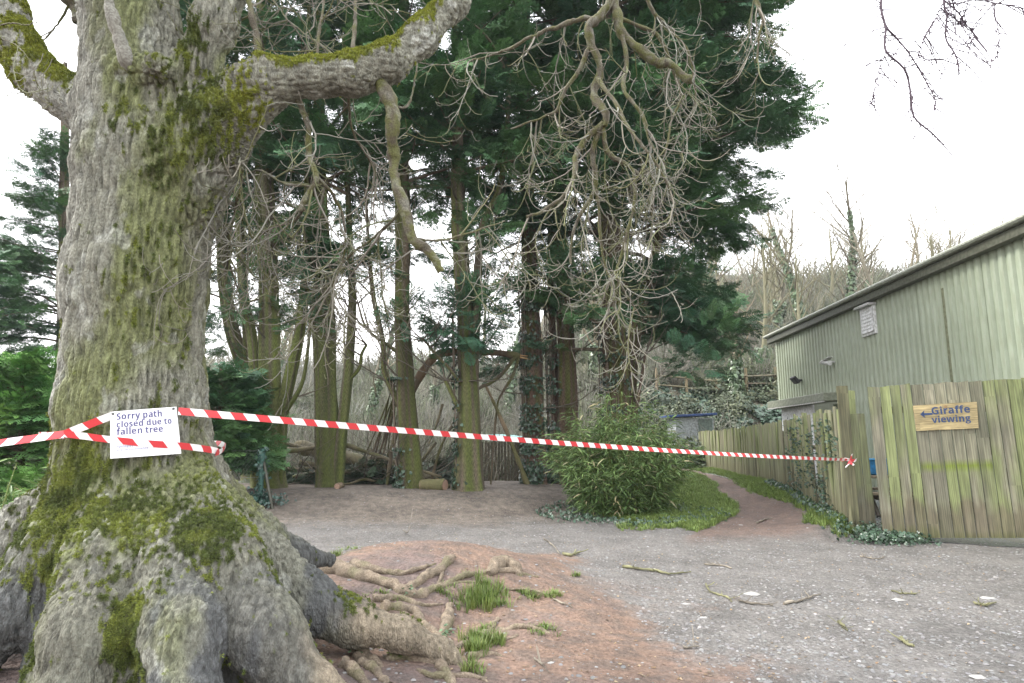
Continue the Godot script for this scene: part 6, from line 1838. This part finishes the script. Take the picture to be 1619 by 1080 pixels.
func fallen_wood() -> void:
	rng.seed = 90
	var brown := Color(0.15, 0.12, 0.08)
	var pale := Color(0.46, 0.35, 0.20)
	var snag := thing("snapped_trunk", "snapped tree trunk hung level between the tufted and the brown conifer", "fallen tree", Vector3(-1.020, 0.231, -16.200))
	log_part(snag, "trunk", [Vector3(-2.398, 3.003, -16.000), Vector3(-1.940, 3.631, -16.100), Vector3(-1.296, 3.736, -16.150), Vector3(-0.564, 3.727, -16.200), Vector3(0.205, 3.634, -16.250)], 0.10, 0.085, Color(0.20, 0.14, 0.09), pale, true)
	log_part(snag, "branch", [Vector3(0.090, 3.628, -16.200), Vector3(-0.234, 3.174, -16.100), Vector3(-0.555, 2.911, -16.050), Vector3(-0.951, 2.650, -16.000), Vector3(-1.719, 1.419, -15.900), Vector3(-2.011, 0.315, -15.900)], 0.055, 0.03, brown, pale)
	log_part(snag, "branch", [Vector3(0.171, 3.578, -16.200), Vector3(0.008, 3.103, -16.200), Vector3(-0.235, 2.697, -16.200), Vector3(-0.395, 2.214, -16.200), Vector3(-0.531, 0.386, -16.200)], 0.05, 0.02, brown, pale)
	log_part(snag, "branch", [Vector3(-2.366, 3.003, -16.000), Vector3(-2.698, 2.205, -16.000), Vector3(-2.962, 1.419, -16.000), Vector3(-3.090, 0.399, -16.000)], 0.07, 0.04, brown, pale)
	var prop := thing("leaning_branch", "pale broken branch leaning against the ivied brown conifer", "branch", Vector3(0.358, 0.348, -16.300))
	log_part(prop, "wood", [Vector3(0.405, 0.320, -16.250), Vector3(0.135, 1.025, -16.200), Vector3(-0.152, 1.734, -16.150), Vector3(-0.441, 2.369, -16.100), Vector3(-0.667, 2.847, -16.050)], 0.075, 0.03, Color(0.25, 0.19, 0.12), pale)
	var tree := thing("fallen_tree", "tangled heap of fallen tree limbs lying between the conifer trunks", "fallen tree", Vector3(-3.485, 0.428, -17.000))
	log_part(tree, "trunk", [Vector3(-6.164, 1.317, -18.400), Vector3(-4.774, 1.024, -18.000), Vector3(-3.581, 0.821, -17.400), Vector3(-2.595, 0.613, -16.600), Vector3(-1.870, 0.445, -16.000)], 0.20, 0.13, Color(0.16, 0.14, 0.08), pale)
	for e in [[440, 712, 560, 706, 0.06], [450, 740, 560, 728, 0.05], [480, 730, 640, 742, 0.06], [540, 700, 700, 752, 0.05], [555, 716, 640, 755, 0.07], [585, 712, 720, 770, 0.05], [450, 700, 545, 716, 0.05], [690, 700, 640, 760, 0.04], [760, 700, 690, 745, 0.04], [600, 760, 540, 762, 0.03], [470, 765, 545, 735, 0.025], [700, 640, 680, 700, 0.03], [560, 745, 470, 752, 0.05]]:
		var zz := rr(16.2, 18.4)
		var r := func(px: float, py: float, d: float) -> Vector3:
			return Vector3((px - 809.5) / 1000.0 * d, 1.5 - (py - 694.8) / 1000.0 * d, -d)
		var a: Vector3 = r.call(e[0], e[1], zz); var b: Vector3 = r.call(e[2], e[3], zz + rr(-0.8, 0.2))
		a.y = max(a.y, ground(a.x, a.z) + 0.03); b.y = max(b.y, ground(b.x, b.z) + 0.03)
		log_part(tree, "limb", [a, a.lerp(b, 0.35) + Vector3(0, rr(-0.1, 0.12), rr(-0.2, 0.2)), a.lerp(b, 0.7) + Vector3(0, rr(-0.1, 0.1), 0), b], e[4] * 1.3, e[4] * 0.6, Color(0.20, 0.175, 0.11), pale)
	var s := Shape.new()
	for k in 80:
		var p := Vector3(rr(-6.2, -1.8), 0, rr(-19.5, -15.9))
		p.y = ground(p.x, p.z) + rr(0.0, 0.25)
		var az := rr(0, TAU)
		dead_branch(s, p, Vector3(cos(az), rr(-0.05, 0.5), sin(az)).normalized(), rr(0.8, 2.3), rr(0.008, 0.025), 0)
	part(tree, "broken_branches", s.mesh(), M.twig).set_meta("kind", "stuff")
	f_places = []; f_cols = []
	for k in 1500:
		var p := Vector3(rr(-6.6, -1.5), 0, rr(-19.8, -16.4))
		p.y = ground(p.x, p.z) + rr(0.0, 0.75) * (0.5 + nf.get_noise_2d(p.x * 9, p.z * 9))
		add_frond(p, Vector3(rr(-1, 1), rr(-0.5, 0.4), rr(-1, 1)), rr(0.3, 0.55), rc(Color(0.035, 0.065, 0.03), 0.4))
	scatter(tree, "wilted_foliage", fronds[2], M.needle, f_places, f_cols, true)
	# poles stacked against the slender conifer
	var wig := thing("pole_stack", "thin poles leaning together like a den beside the slender conifer", "poles", Vector3(-3.518, 0.256, -17.600))
	for k in 11:
		var b := Vector3(-3.75 + rr(-0.5, 0.45), 0, -17.3 + rr(-0.4, 0.3))
		b.y = ground(b.x, b.z)
		log_part(wig, "pole", [b, b.lerp(Vector3(-2.979, 2.843, -16.400), 0.5) + Vector3(rr(-0.1, 0.1), 0, 0), Vector3(-2.979, 2.843, -16.400) + Vector3(rr(-0.15, 0.15), rr(-0.3, 0.25), rr(-0.1, 0.1))], rr(0.02, 0.035), 0.014, brown, brown)
	# sawn logs
	for e in [[Vector3(-2.075, 0.468, -15.000), Vector3(-1.515, 0.405, -14.700), 0.13, "sawn log with a pinkish cut end beside the slender conifer"], [Vector3(-4.027, 0.712, -15.300), Vector3(-4.027, 0.447, -14.900), 0.07, "short split log with a pale broken end beside the twin stemmed conifer"], [Vector3(-1.469, 0.490, -15.100), Vector3(-1.727, 0.355, -14.800), 0.05, "thin cut branch lying by the pinkish sawn log"]]:
		var a: Vector3 = e[0]; var b: Vector3 = e[1]
		a.y = ground(a.x, a.z) + e[2] * 0.8; b.y = ground(b.x, b.z) + e[2] * 0.8
		var o := thing("sawn_log", e[3], "log", Vector3(a.x, a.y - e[2], a.z), "logs by the conifers")
		log_part(o, "wood", [a, a.lerp(b, 0.5), b], e[2], e[2] * 0.95, Color(0.26, 0.20, 0.13), Color(0.45, 0.30, 0.22))

func wire_fence() -> void:
	rng.seed = 91
	var a := Vector3(-5.123, 0.479, -13.200)
	var o := thing("wire_fence", "chain link fence with a green ivied post beside the mossy trunk", "fence", on(a.x, a.z))
	var top := Vector3(-5.186, 1.305, -13.200).y
	var s := Shape.new()
	s.tube([on(a.x, a.z, -0.1), Vector3(a.x, top, a.z)], [0.05, 0.05], 8, Color(0.05, 0.13, 0.11))
	part(o, "post", s.mesh(), M.trim)
	s = Shape.new()
	s.tube([Vector3(a.x + 0.03, top - 0.25, a.z), on(a.x + 0.35, a.z + 0.2, -0.05)], [0.03, 0.03], 6, Color(0.07, 0.07, 0.05))
	part(o, "strut", s.mesh(), M.trim)
	s = Shape.new()
	var g := ground(a.x - 1, a.z)
	var h := top - g
	var grey := Color(0.22, 0.23, 0.23)
	for k in 44:
		for sg in [-1.0, 1.0]:
			var x0: float = a.x - 2.4 + k * 0.075 - (0.0 if sg > 0 else -h * 0.7)
			var x1: float = x0 + sg * h * 0.7
			if max(x0, x1) > a.x or min(x0, x1) < a.x - 2.4: continue
			s.tube([Vector3(x0, g, a.z + 0.003 * sg), Vector3(x1, top - 0.03, a.z + 0.003 * sg)], [0.0022, 0.0022], 3, grey, null, false)
	for y in [0.05, 0.5, 0.97]: s.tube([Vector3(a.x - 2.4, g + h * y, a.z), Vector3(a.x, g + h * y, a.z)], [0.003, 0.003], 4, grey)
	part(o, "mesh", s.mesh(), M.trim)
	var pl := []; var co := []
	var iv := thing("ivy", "dark ivy clump at the foot of the green wire fence post", "ivy", on(a.x, a.z + 0.1), "ivy climbing the trunks")
	for k in 420:
		var f := rng.randf()
		var p := on(a.x + rng.randfn() * (0.22 if f < 0.7 else 0.05), a.z + rng.randfn() * 0.14, 0) + Vector3.UP * (rr(0.02, 0.22) if f < 0.7 else rr(0, h))
		pl.append(Transform3D(Basis(Quaternion(Vector3.UP, Vector3(rr(-1, 1), rr(0.1, 1), rr(-0.2, 1)).normalized())) * Basis().scaled(Vector3.ONE * rr(0.05, 0.09)), p))
		co.append(rc(Color(0.025, 0.06, 0.045), 0.4))
	scatter(iv, "leaves", M.ivy_leaf, M.ivy, pl, co, false)

# a bare tree beyond the frame's edge whose twigs hang into the sky
func overhang() -> void:
	rng.seed = 92
	var o := thing("overhanging_tree", "bare tree whose dark twigs hang into the white sky above the barn", "tree", on(8.2, -3.2))
	var dark := Color(0.085, 0.06, 0.075)
	var s := Shape.new()
	s.tube(curve([on(8.2, -3.2, -0.1), Vector3(8.1, 2.5, -3.3), Vector3(7.8, 5.0, -3.6), Vector3(7.3, 7.5, -4.0)], 14), lerps([0.24, 0.19, 0.15, 0.09], 14), 12, Color(0.17, 0.15, 0.12))
	part(o, "trunk", s.mesh(), M.root)
	s = Shape.new()
	s.tube(curve([Vector3(7.75, 5.2, -3.6), Vector3(6.9, 6.4, -4.4), Vector3(5.6, 6.9, -5.4), Vector3(4.755, 7.127, -6.200), Vector3(4.290, 6.742, -6.300)], 16), lerps([0.07, 0.05, 0.03, 0.02, 0.014], 16), 7, dark)
	part(o, "limb", s.mesh(), M.twig)
	s = Shape.new()
	for e in [
		[[Vector3(4.290, 6.742, -6.300), Vector3(4.087, 6.354, -6.300), Vector3(4.049, 6.162, -6.300), Vector3(4.077, 5.934, -6.300), Vector3(4.053, 5.670, -6.300), Vector3(4.238, 5.447, -6.300), Vector3(4.278, 5.153, -6.300), Vector3(4.287, 4.899, -6.300), Vector3(4.470, 4.704, -6.300), Vector3(4.570, 4.576, -6.300)], 0.016],
		[[Vector3(4.090, 5.926, -6.300), Vector3(4.263, 5.708, -6.300), Vector3(4.378, 5.484, -6.300), Vector3(4.489, 5.226, -6.300), Vector3(4.530, 5.094, -6.300), Vector3(4.506, 4.993, -6.300)], 0.009],
		[[Vector3(4.755, 7.127, -6.200), Vector3(4.673, 6.201, -6.200), Vector3(4.687, 6.013, -6.200), Vector3(4.646, 5.752, -6.200), Vector3(4.737, 5.531, -6.200), Vector3(4.741, 5.312, -6.200)], 0.013],
		[[Vector3(4.662, 6.163, -6.200), Vector3(4.554, 5.975, -6.200), Vector3(4.409, 5.752, -6.200), Vector3(4.319, 5.531, -6.200)], 0.006],
		[[Vector3(4.673, 6.201, -6.200), Vector3(4.814, 6.050, -6.200), Vector3(4.869, 5.930, -6.200), Vector3(4.955, 5.789, -6.200), Vector3(4.889, 5.678, -6.200)], 0.009],
		[[Vector3(4.843, 6.652, -6.100), Vector3(4.649, 6.110, -6.100), Vector3(4.920, 6.125, -6.100), Vector3(5.185, 6.080, -6.100), Vector3(5.440, 6.021, -6.100)], 0.009],
		[[Vector3(4.686, 6.065, -6.200), Vector3(4.784, 5.960, -6.200), Vector3(4.864, 5.945, -6.200)], 0.006],
		[[Vector3(4.065, 5.655, -6.300), Vector3(3.965, 5.447, -6.300), Vector3(3.871, 5.153, -6.300), Vector3(3.805, 5.022, -6.300)], 0.004],
		[[Vector3(5.049, 6.718, -6.000), Vector3(5.025, 6.049, -6.000), Vector3(5.054, 5.615, -6.000), Vector3(4.955, 5.330, -6.000)], 0.006]]:
		var n: int = e[0].size() * 4
		var line := curve(e[0], n)
		s.tube(line, lerps([e[1], e[1] * 0.4 + 0.001], n), 5, dark, null, false)
		for k in range(2, n, 1):                          # short spurs, buds and hanging twiglets
			for rep in 2:
				var d := Vector3(rr(-1, 1), rr(-1.0, 0.4), rr(-0.4, 0.4)).normalized()
				var L := rr(0.02, 0.08) if rng.randf() < 0.6 else rr(0.15, 0.5)
				s.tube([line[k], line[k] + d * L * 0.5 + Vector3(0, -0.02 * L, 0), line[k] + d * L + Vector3(0, -0.25 * L, 0)], [0.007, 0.0055, 0.0045], 3, dark, null, false)
	part(o, "twigs", s.mesh(), M.twig).set_meta("kind", "stuff")

# ---------------------------------------------------------------- grass, stones, sticks
func blade_tuft(sd: int) -> ArrayMesh:
	var r := RandomNumberGenerator.new(); r.seed = sd
	var s := Shape.new()
	for k in 9:
		var a := r.randf() * TAU
		var o := Vector3(cos(a), 0, sin(a)) * r.randf() * 0.35
		var lean := Vector3(cos(a), 0, sin(a)) * r.randf_range(0.1, 0.7)
		var w := Vector3(-sin(a), 0, cos(a)) * 0.045
		var h := r.randf_range(0.5, 1.1)
		var m := o + lean * 0.35 + Vector3.UP * h * 0.6
		var W := Color.WHITE * r.randf_range(0.75, 1.15)
		s.quad(o - w, m - w * 0.8, m + w * 0.8, o + w, W)
		s.tri(m - w * 0.8, o + lean + Vector3.UP * h, m + w * 0.8, W)
	return s.mesh()

func stone_mesh(sd: int) -> ArrayMesh:
	var r := RandomNumberGenerator.new(); r.seed = sd
	var s := Shape.new()
	var ring := []
	for k in 7:
		var a := TAU * k / 7
		ring.append(Vector3(cos(a) * r.randf_range(0.7, 1.1), r.randf_range(-0.1, 0.15), sin(a) * r.randf_range(0.7, 1.1)))
	var top := []
	for k in 7: top.append(ring[k] * Vector3(0.6, 1, 0.6) + Vector3.UP * r.randf_range(0.32, 0.5))
	for k in 7:
		var j := (k + 1) % 7
		s.quad(ring[k], top[k], top[j], ring[j], Color.WHITE)
		s.tri(Vector3(0, 0.5, 0), top[j], top[k], Color.WHITE)
		s.tri(ring[k], ring[j], Vector3(0, -0.3, 0), Color.WHITE)
	# face outwards
	for q in range(0, s.i.size(), 3):
		var a := s.v[s.i[q]]; var b := s.v[s.i[q + 1]]; var c := s.v[s.i[q + 2]]
		var n := (c - a).cross(b - a).normalized()
		if n.dot((a + b + c) / 3 - Vector3(0, 0.1, 0)) < 0:
			var t := s.i[q + 1]; s.i[q + 1] = s.i[q + 2]; s.i[q + 2] = t
			n = -n
		for k in 3: s.n[s.i[q + k]] = n
	return s.mesh()

func clutter() -> void:
	rng.seed = 123
	var tuft := blade_tuft(4)
	# grass
	var pl := []; var co := []
	while pl.size() < 19000:
		var d := 9.9 + pow(rng.randf(), 1.4) * 12.5
		var x := rr(0.4, 7.0)
		var k := cover(x, -d).y
		if rng.randf() > k: continue
		var hh := rr(0.05, 0.12) * (1.35 if abs(x - fence_x(d)) < 0.3 else 1.0)
		pl.append(Transform3D(Basis(Vector3.UP, rr(0, TAU)) * Basis().scaled(Vector3(0.11, hh, 0.11)), on(x, -d, -0.005)))
		co.append(rc(Color(0.125, 0.200, 0.040).lerp(Color(0.20, 0.26, 0.065), rng.randf()), 0.25))
	scatter(self, "grass", tuft, M.grass, pl, co).set_meta("label", "short green grass beside the path and round the bamboo")
	# tufts among the roots
	pl = []; co = []
	for e in [[Vector3(-0.247, 0.183, -5.831), 0.16, 0.11, 60], [Vector3(-0.332, 0.169, -5.671), 0.10, 0.11, 30], [Vector3(-0.159, 0.145, -5.665), 0.10, 0.10, 30], [Vector3(-0.205, 0.065, -4.887), 0.12, 0.10, 55], [Vector3(-0.238, 0.053, -4.646), 0.08, 0.10, 30], [Vector3(-0.197, 0.097, -5.257), 0.05, 0.06, 15], [Vector3(0.143, 0.132, -5.889), 0.09, 0.05, 25], [Vector3(0.355, 0.108, -5.963), 0.08, 0.05, 16], [Vector3(0.232, 0.052, -5.173), 0.1, 0.04, 20], [Vector3(-1.864, 0.288, -6.886), 0.08, 0.07, 18], [Vector3(-3.173, 0.001, -9.420), 0.2, 0.06, 30], [Vector3(-0.603, 0.221, -5.774), 0.08, 0.05, 14], [Vector3(0.670, 0.110, -6.833), 0.05, 0.04, 8], [Vector3(-1.078, 0.224, -5.530), 0.15, 0.04, 14], [Vector3(-2.153, 0.007, -8.964), 0.3, 0.04, 20], [Vector3(-0.261, 0.041, -4.325), 0.06, 0.08, 12]]:
		for k in e[3]:
			var x: float = e[0].x + rng.randfn() * e[1] * 0.6; var z: float = e[0].z + rng.randfn() * e[1] * 0.6
			pl.append(Transform3D(Basis(Vector3.UP, rr(0, TAU)) * Basis().scaled(Vector3(0.085, e[2] * rr(0.6, 1.3), 0.085)), on(x, z, -0.004)))
			co.append(rc(Color(0.10, 0.165, 0.03).lerp(Color(0.17, 0.21, 0.05), rng.randf()), 0.25))
	scatter(self, "mound_grass", tuft, M.grass, pl, co).set_meta("label", "bright grass tufts growing between the exposed roots")
	# leafy weeds by the roots and ivy at the fence foot
	pl = []; co = []
	for e in [[Vector3(-1.050, 0.134, -4.684), 0.07, 26], [Vector3(-0.832, 0.111, -4.708), 0.08, 36], [Vector3(-1.025, 0.115, -4.424), 0.07, 26], [Vector3(-0.470, 0.089, -4.904), 0.05, 18], [Vector3(-2.982, 0.212, -3.974), 0.09, 40], [Vector3(-0.859, 0.214, -5.583), 0.05, 14]]:
		for k in e[2]:
			var x: float = e[0].x + rng.randfn() * e[1] * 0.6; var z: float = e[0].z + rng.randfn() * e[1] * 0.6
			pl.append(Transform3D(Basis(Quaternion(Vector3.UP, Vector3(rr(-1, 1), 1, rr(-1, 1)).normalized())) * Basis(Vector3.UP, rr(0, TAU)) * Basis().scaled(Vector3(0.022, 0.03, 0.032)), on(x, z, rr(0.03, 0.11))))
			co.append(rc(Color(0.10, 0.17, 0.085), 0.3))
	scatter(self, "weeds", M.ivy_leaf, M.leaf, pl, co).set_meta("label", "small pale green weeds sprouting among the roots")
	pl = []; co = []
	for k in 5200:
		var x: float; var z: float; var up := rr(0.01, 0.08)
		var f := rng.randf()
		if f < 0.22:                                       # foot of gate post
			var q := Vector2(rng.randfn() * 0.28, rng.randfn() * 0.22)
			x = 5.55 + q.x; z = -9.75 + q.y; up = rr(0.01, 0.16)
		elif f < 0.45:                                     # along the fence
			var d := rr(10.0, 15.5)
			x = fence_x(d) - rr(0.02, 0.28); z = -d; up = rr(0.01, 0.14)
		elif f < 0.72:                                     # on the palings
			var d := 10.2 + pow(rng.randf(), 1.3) * 4.0
			if nf.get_noise_2d(d * 14, 3) < -0.02: continue
			x = fence_x(d) - rr(0.05, 0.12); z = -d; up = rr(0.0, 1.65)
			if nf.get_noise_2d(d * 20, up * 16) < -0.05: continue
		else:                                              # skirt of the bamboo
			var a := rr(0, TAU)
			x = 2.35 + cos(a) * rr(0.9, 1.9); z = -12.6 + sin(a) * rr(0.7, 1.35)
		pl.append(Transform3D(Basis(Quaternion(Vector3.UP, Vector3(rr(-1, 1), rr(0.2, 1), rr(-0.3, 1)).normalized())) * Basis(Vector3.UP, rr(0, TAU)) * Basis().scaled(Vector3.ONE * rr(0.03, 0.065)), on(x, z, up)))
		co.append(rc(Color(0.038, 0.072, 0.042), 0.45))
	scatter(self, "ground_ivy", M.ivy_leaf, M.ivy, pl, co).set_meta("label", "dark ivy trailing along the fence foot and under the bamboo")
	# loose chips
	var chips := stone_mesh(3)
	pl = []; co = []
	while pl.size() < 24000:
		var d := 3.6 + pow(rng.randf(), 1.7) * 11
		var x := rr(-0.62, 0.95) * d
		var k := cover(x, -d)
		if rng.randf() < k.y + k.z * 0.7 or rng.randf() < k.x * 0.86: continue
		if nf.get_noise_2d(x * 18, d * 18) < rr(-0.5, 0.15) and rng.randf() < 0.7: continue
		var sz := 0.004 + pow(rng.randf(), 3.0) * 0.019
		pl.append(Transform3D(Basis(Vector3.UP, rr(0, TAU)) * Basis().scaled(Vector3(sz, sz * rr(0.5, 0.9), sz * rr(0.6, 1.0))), on(x, -d, 0.0)))
		var g := rr(0.14, 0.235)
		if rng.randf() < 0.03: g = rr(0.26, 0.33)
		co.append(Color(g * rr(0.98, 1.08), g, g * rr(0.94, 1.03)))
	scatter(self, "gravel_chips", chips, M.stone, pl, co).set_meta("label", "loose grey and white stone chips over the yard")
	# leaf litter
	pl = []; co = []
	for k in 2600:
		var d := 3.8 + pow(rng.randf(), 1.2) * 13
		var x := rr(-0.5, 0.75) * d
		pl.append(Transform3D(Basis(Quaternion(Vector3.UP, Vector3(rr(-0.4, 0.4), 1, rr(-0.4, 0.4)).normalized())) * Basis(Vector3.UP, rr(0, TAU)) * Basis().scaled(Vector3(rr(0.008, 0.02), 0.02, rr(0.015, 0.035))), on(x, -d, 0.008)))
		co.append(rc([Color(0.20, 0.13, 0.07), Color(0.28, 0.21, 0.13), Color(0.12, 0.09, 0.06)][k % 3], 0.3))
	scatter(self, "leaf_litter", M.ivy_leaf, M.leaf, pl, co).set_meta("label", "scattered dead leaves on gravel and earth")
	# bigger pale stones, each its own
	for e in [[Vector3(2.348, 0.001, -6.476), 0.09, "broad pale stone set in the gravel before the gate"], [Vector3(4.559, 0.000, -6.355), 0.075, "white stone set in the gravel below the gate's outer end"], [Vector3(3.620, 0.000, -6.233), 0.08, "long flat white stone in the middle of the gravel"], [Vector3(2.024, 0.004, -6.465), 0.04, "small white stone beside the curved twig"], [Vector3(1.587, 0.010, -6.060), 0.05, "pale stone at the red earth's outer edge"], [Vector3(1.615, 0.006, -5.635), 0.045, "flat pale stone below the two twigs"], [Vector3(-0.383, 0.136, -5.413), 0.02, "small pinkish white stone in the root hollow"], [Vector3(0.403, 0.040, -5.164), 0.02, "small white stone right of the grassy root"], [Vector3(4.403, 0.083, -13.040), 0.05, "white pebble at the path's edge by the bamboo"], [Vector3(4.006, 0.013, -11.412), 0.05, "white pebble in the middle of the path"], [Vector3(0.254, 0.021, -4.480), 0.03, "pale leaf shaped stone by the forked twig"], [Vector3(2.964, 0.000, -4.311), 0.06, "pale stone at the very bottom of the gravel"]]:
		var p := on(e[0].x, e[0].z, 0.0)
		var o := thing("pale_stone", e[2], "stone", p)
		var st := part(o, "stone", stone_mesh(rng.randi()), M.stone, true)
		var b := Shape.new()
		st.scale = Vector3(e[1], e[1] * 0.35, e[1] * 0.7)
		st.rotation.y = rr(-0.5, 0.5)
		var mm: StandardMaterial3D = plain(Color(0.31, 0.30, 0.285) * rr(0.85, 1.1), 0.85)
		st.material_override = mm
	# fallen sticks, each its own
	var mossy := Color(0.165, 0.16, 0.085)
	var grey := Color(0.19, 0.165, 0.13)
	for e in [
		[[Vector3(1.299, 0.022, -7.717), Vector3(1.452, 0.018, -7.556), Vector3(1.617, 0.012, -7.486), Vector3(1.766, 0.009, -7.365), Vector3(2.026, 0.004, -7.487)], 0.017, mossy, "long mossy green stick lying on the gravel beyond the mound"],
		[[Vector3(2.017, 0.004, -6.890), Vector3(1.962, 0.005, -6.587), Vector3(2.001, 0.004, -6.435), Vector3(2.046, 0.003, -6.313), Vector3(2.040, 0.003, -6.172)], 0.010, mossy, "curved green twig lying beside a small white stone"],
		[[Vector3(2.104, 0.002, -6.172), Vector3(2.203, 0.002, -6.091), Vector3(2.351, 0.001, -6.000)], 0.013, grey, "straight grey twig below the broad pale stone"],
		[[Vector3(2.484, 0.001, -6.071), Vector3(2.619, 0.000, -6.142), Vector3(2.760, 0.000, -6.233), Vector3(3.004, 0.000, -6.456)], 0.012, grey, "knobbly branched twig in the middle of the gravel"],
		[[Vector3(2.712, 0.000, -5.545), Vector3(2.686, 0.000, -5.424), Vector3(2.658, 0.000, -5.302)], 0.014, mossy, "short forked green twig on the near gravel"],
		[[Vector3(3.765, 0.000, -6.577), Vector3(3.797, 0.000, -6.425), Vector3(3.983, 0.000, -6.476)], 0.010, mossy, "thin green twig above the long flat white stone"],
		[[Vector3(2.948, 0.000, -5.079), Vector3(2.907, 0.000, -4.958), Vector3(2.923, 0.000, -4.887)], 0.012, mossy, "stubby lichen covered twig low on the gravel"],
		[[Vector3(0.666, 0.012, -8.599), Vector3(0.764, 0.014, -8.498), Vector3(0.917, 0.004, -8.782)], 0.020, mossy, "chunky mossy stick on the gravel behind the mound crest"],
		[[Vector3(0.488, 0.000, -10.007), Vector3(0.574, 0.000, -9.532), Vector3(0.628, 0.011, -8.650)], 0.010, grey, "thin forked twig behind the mound crest"],
		[[Vector3(2.340, 0.001, -7.984), Vector3(2.503, 0.000, -7.943), Vector3(2.585, 0.000, -7.761)], 0.010, grey, "slim grey twig lying at the foot of the path"],
		[[Vector3(4.337, 0.024, -11.582), Vector3(4.626, 0.049, -11.912), Vector3(4.739, 0.062, -11.991)], 0.016, grey, "root like stick across the middle of the path"],
		[[Vector3(0.151, 0.026, -4.539), Vector3(0.193, 0.022, -4.429), Vector3(0.236, 0.017, -4.308)], 0.007, grey, "thin forked twig on the near red earth"],
		[[Vector3(0.365, 0.096, -5.854), Vector3(0.442, 0.079, -5.776), Vector3(0.520, 0.067, -5.727)], 0.008, grey, "dark twig on the mound below the grass strip"],
		[[Vector3(4.266, 0.000, -6.142), Vector3(4.302, 0.000, -6.071), Vector3(4.501, 0.000, -6.182)], 0.012, mossy, "mossy twig below the white stone near the gate's outer end"],
		[[Vector3(-1.749, 0.000, -10.675), Vector3(-1.599, 0.000, -10.129), Vector3(-1.794, 0.002, -11.758)], 0.008, grey, "upright dry twig on the gravel in front of the slender conifer"],
		[[Vector3(4.514, 0.000, -8.530), Vector3(4.621, 0.000, -8.358), Vector3(4.842, 0.000, -8.530)], 0.008, grey, "small twig on the gravel in front of the narrow fence panel"],
		[[Vector3(1.242, 0.005, -4.877), Vector3(1.294, 0.004, -4.867), Vector3(1.356, 0.004, -4.877)], 0.009, grey, "short brown twig at the edge of the near red earth"]]:
		var o := thing("fallen_twig", e[3], "twig", on(e[0][0].x, e[0][0].z), "twigs fallen on the ground")
		var n: int = e[0].size() * 5
		var line := curve(e[0], n)
		for k in n + 1:
			var p: Vector3 = line[k]
			line[k] = Vector3(p.x, ground(p.x, p.z) + e[1] * 0.9 + 0.012 * absf(nz.get_noise_2d(k * 7, p.x * 90)), p.z)
		if e[3].begins_with("upright"):
			for k in n + 1: line[k].y += 0.25 * pow(float(k) / n, 1.5)
		var s := Shape.new()
		s.tube(line, lerps([e[1], e[1] * 0.9, e[1] * 0.5], n), 7, Color.WHITE)
		for q in 4:
			var k := 2 + rng.randi() % (n - 3)
			var d := Vector3(rr(-1, 1), rr(0, 0.5), rr(-1, 1)).normalized() * rr(0.04, 0.16)
			s.tube([line[k], line[k] + d * 0.6, line[k] + d + Vector3.UP * 0.01], [e[1] * 0.45, e[1] * 0.35, e[1] * 0.2], 4, Color.WHITE)
		for k in s.v.size():
			var t := nf.get_noise_3d(s.v[k].x * 120, s.v[k].y * 120, s.v[k].z * 120)
			s.v[k] += s.n[k] * t * e[1] * 0.5
			s.c[k] = (e[2] as Color) * (1 + t * 0.9)
		part(o, "wood", s.mesh(), M.twig)
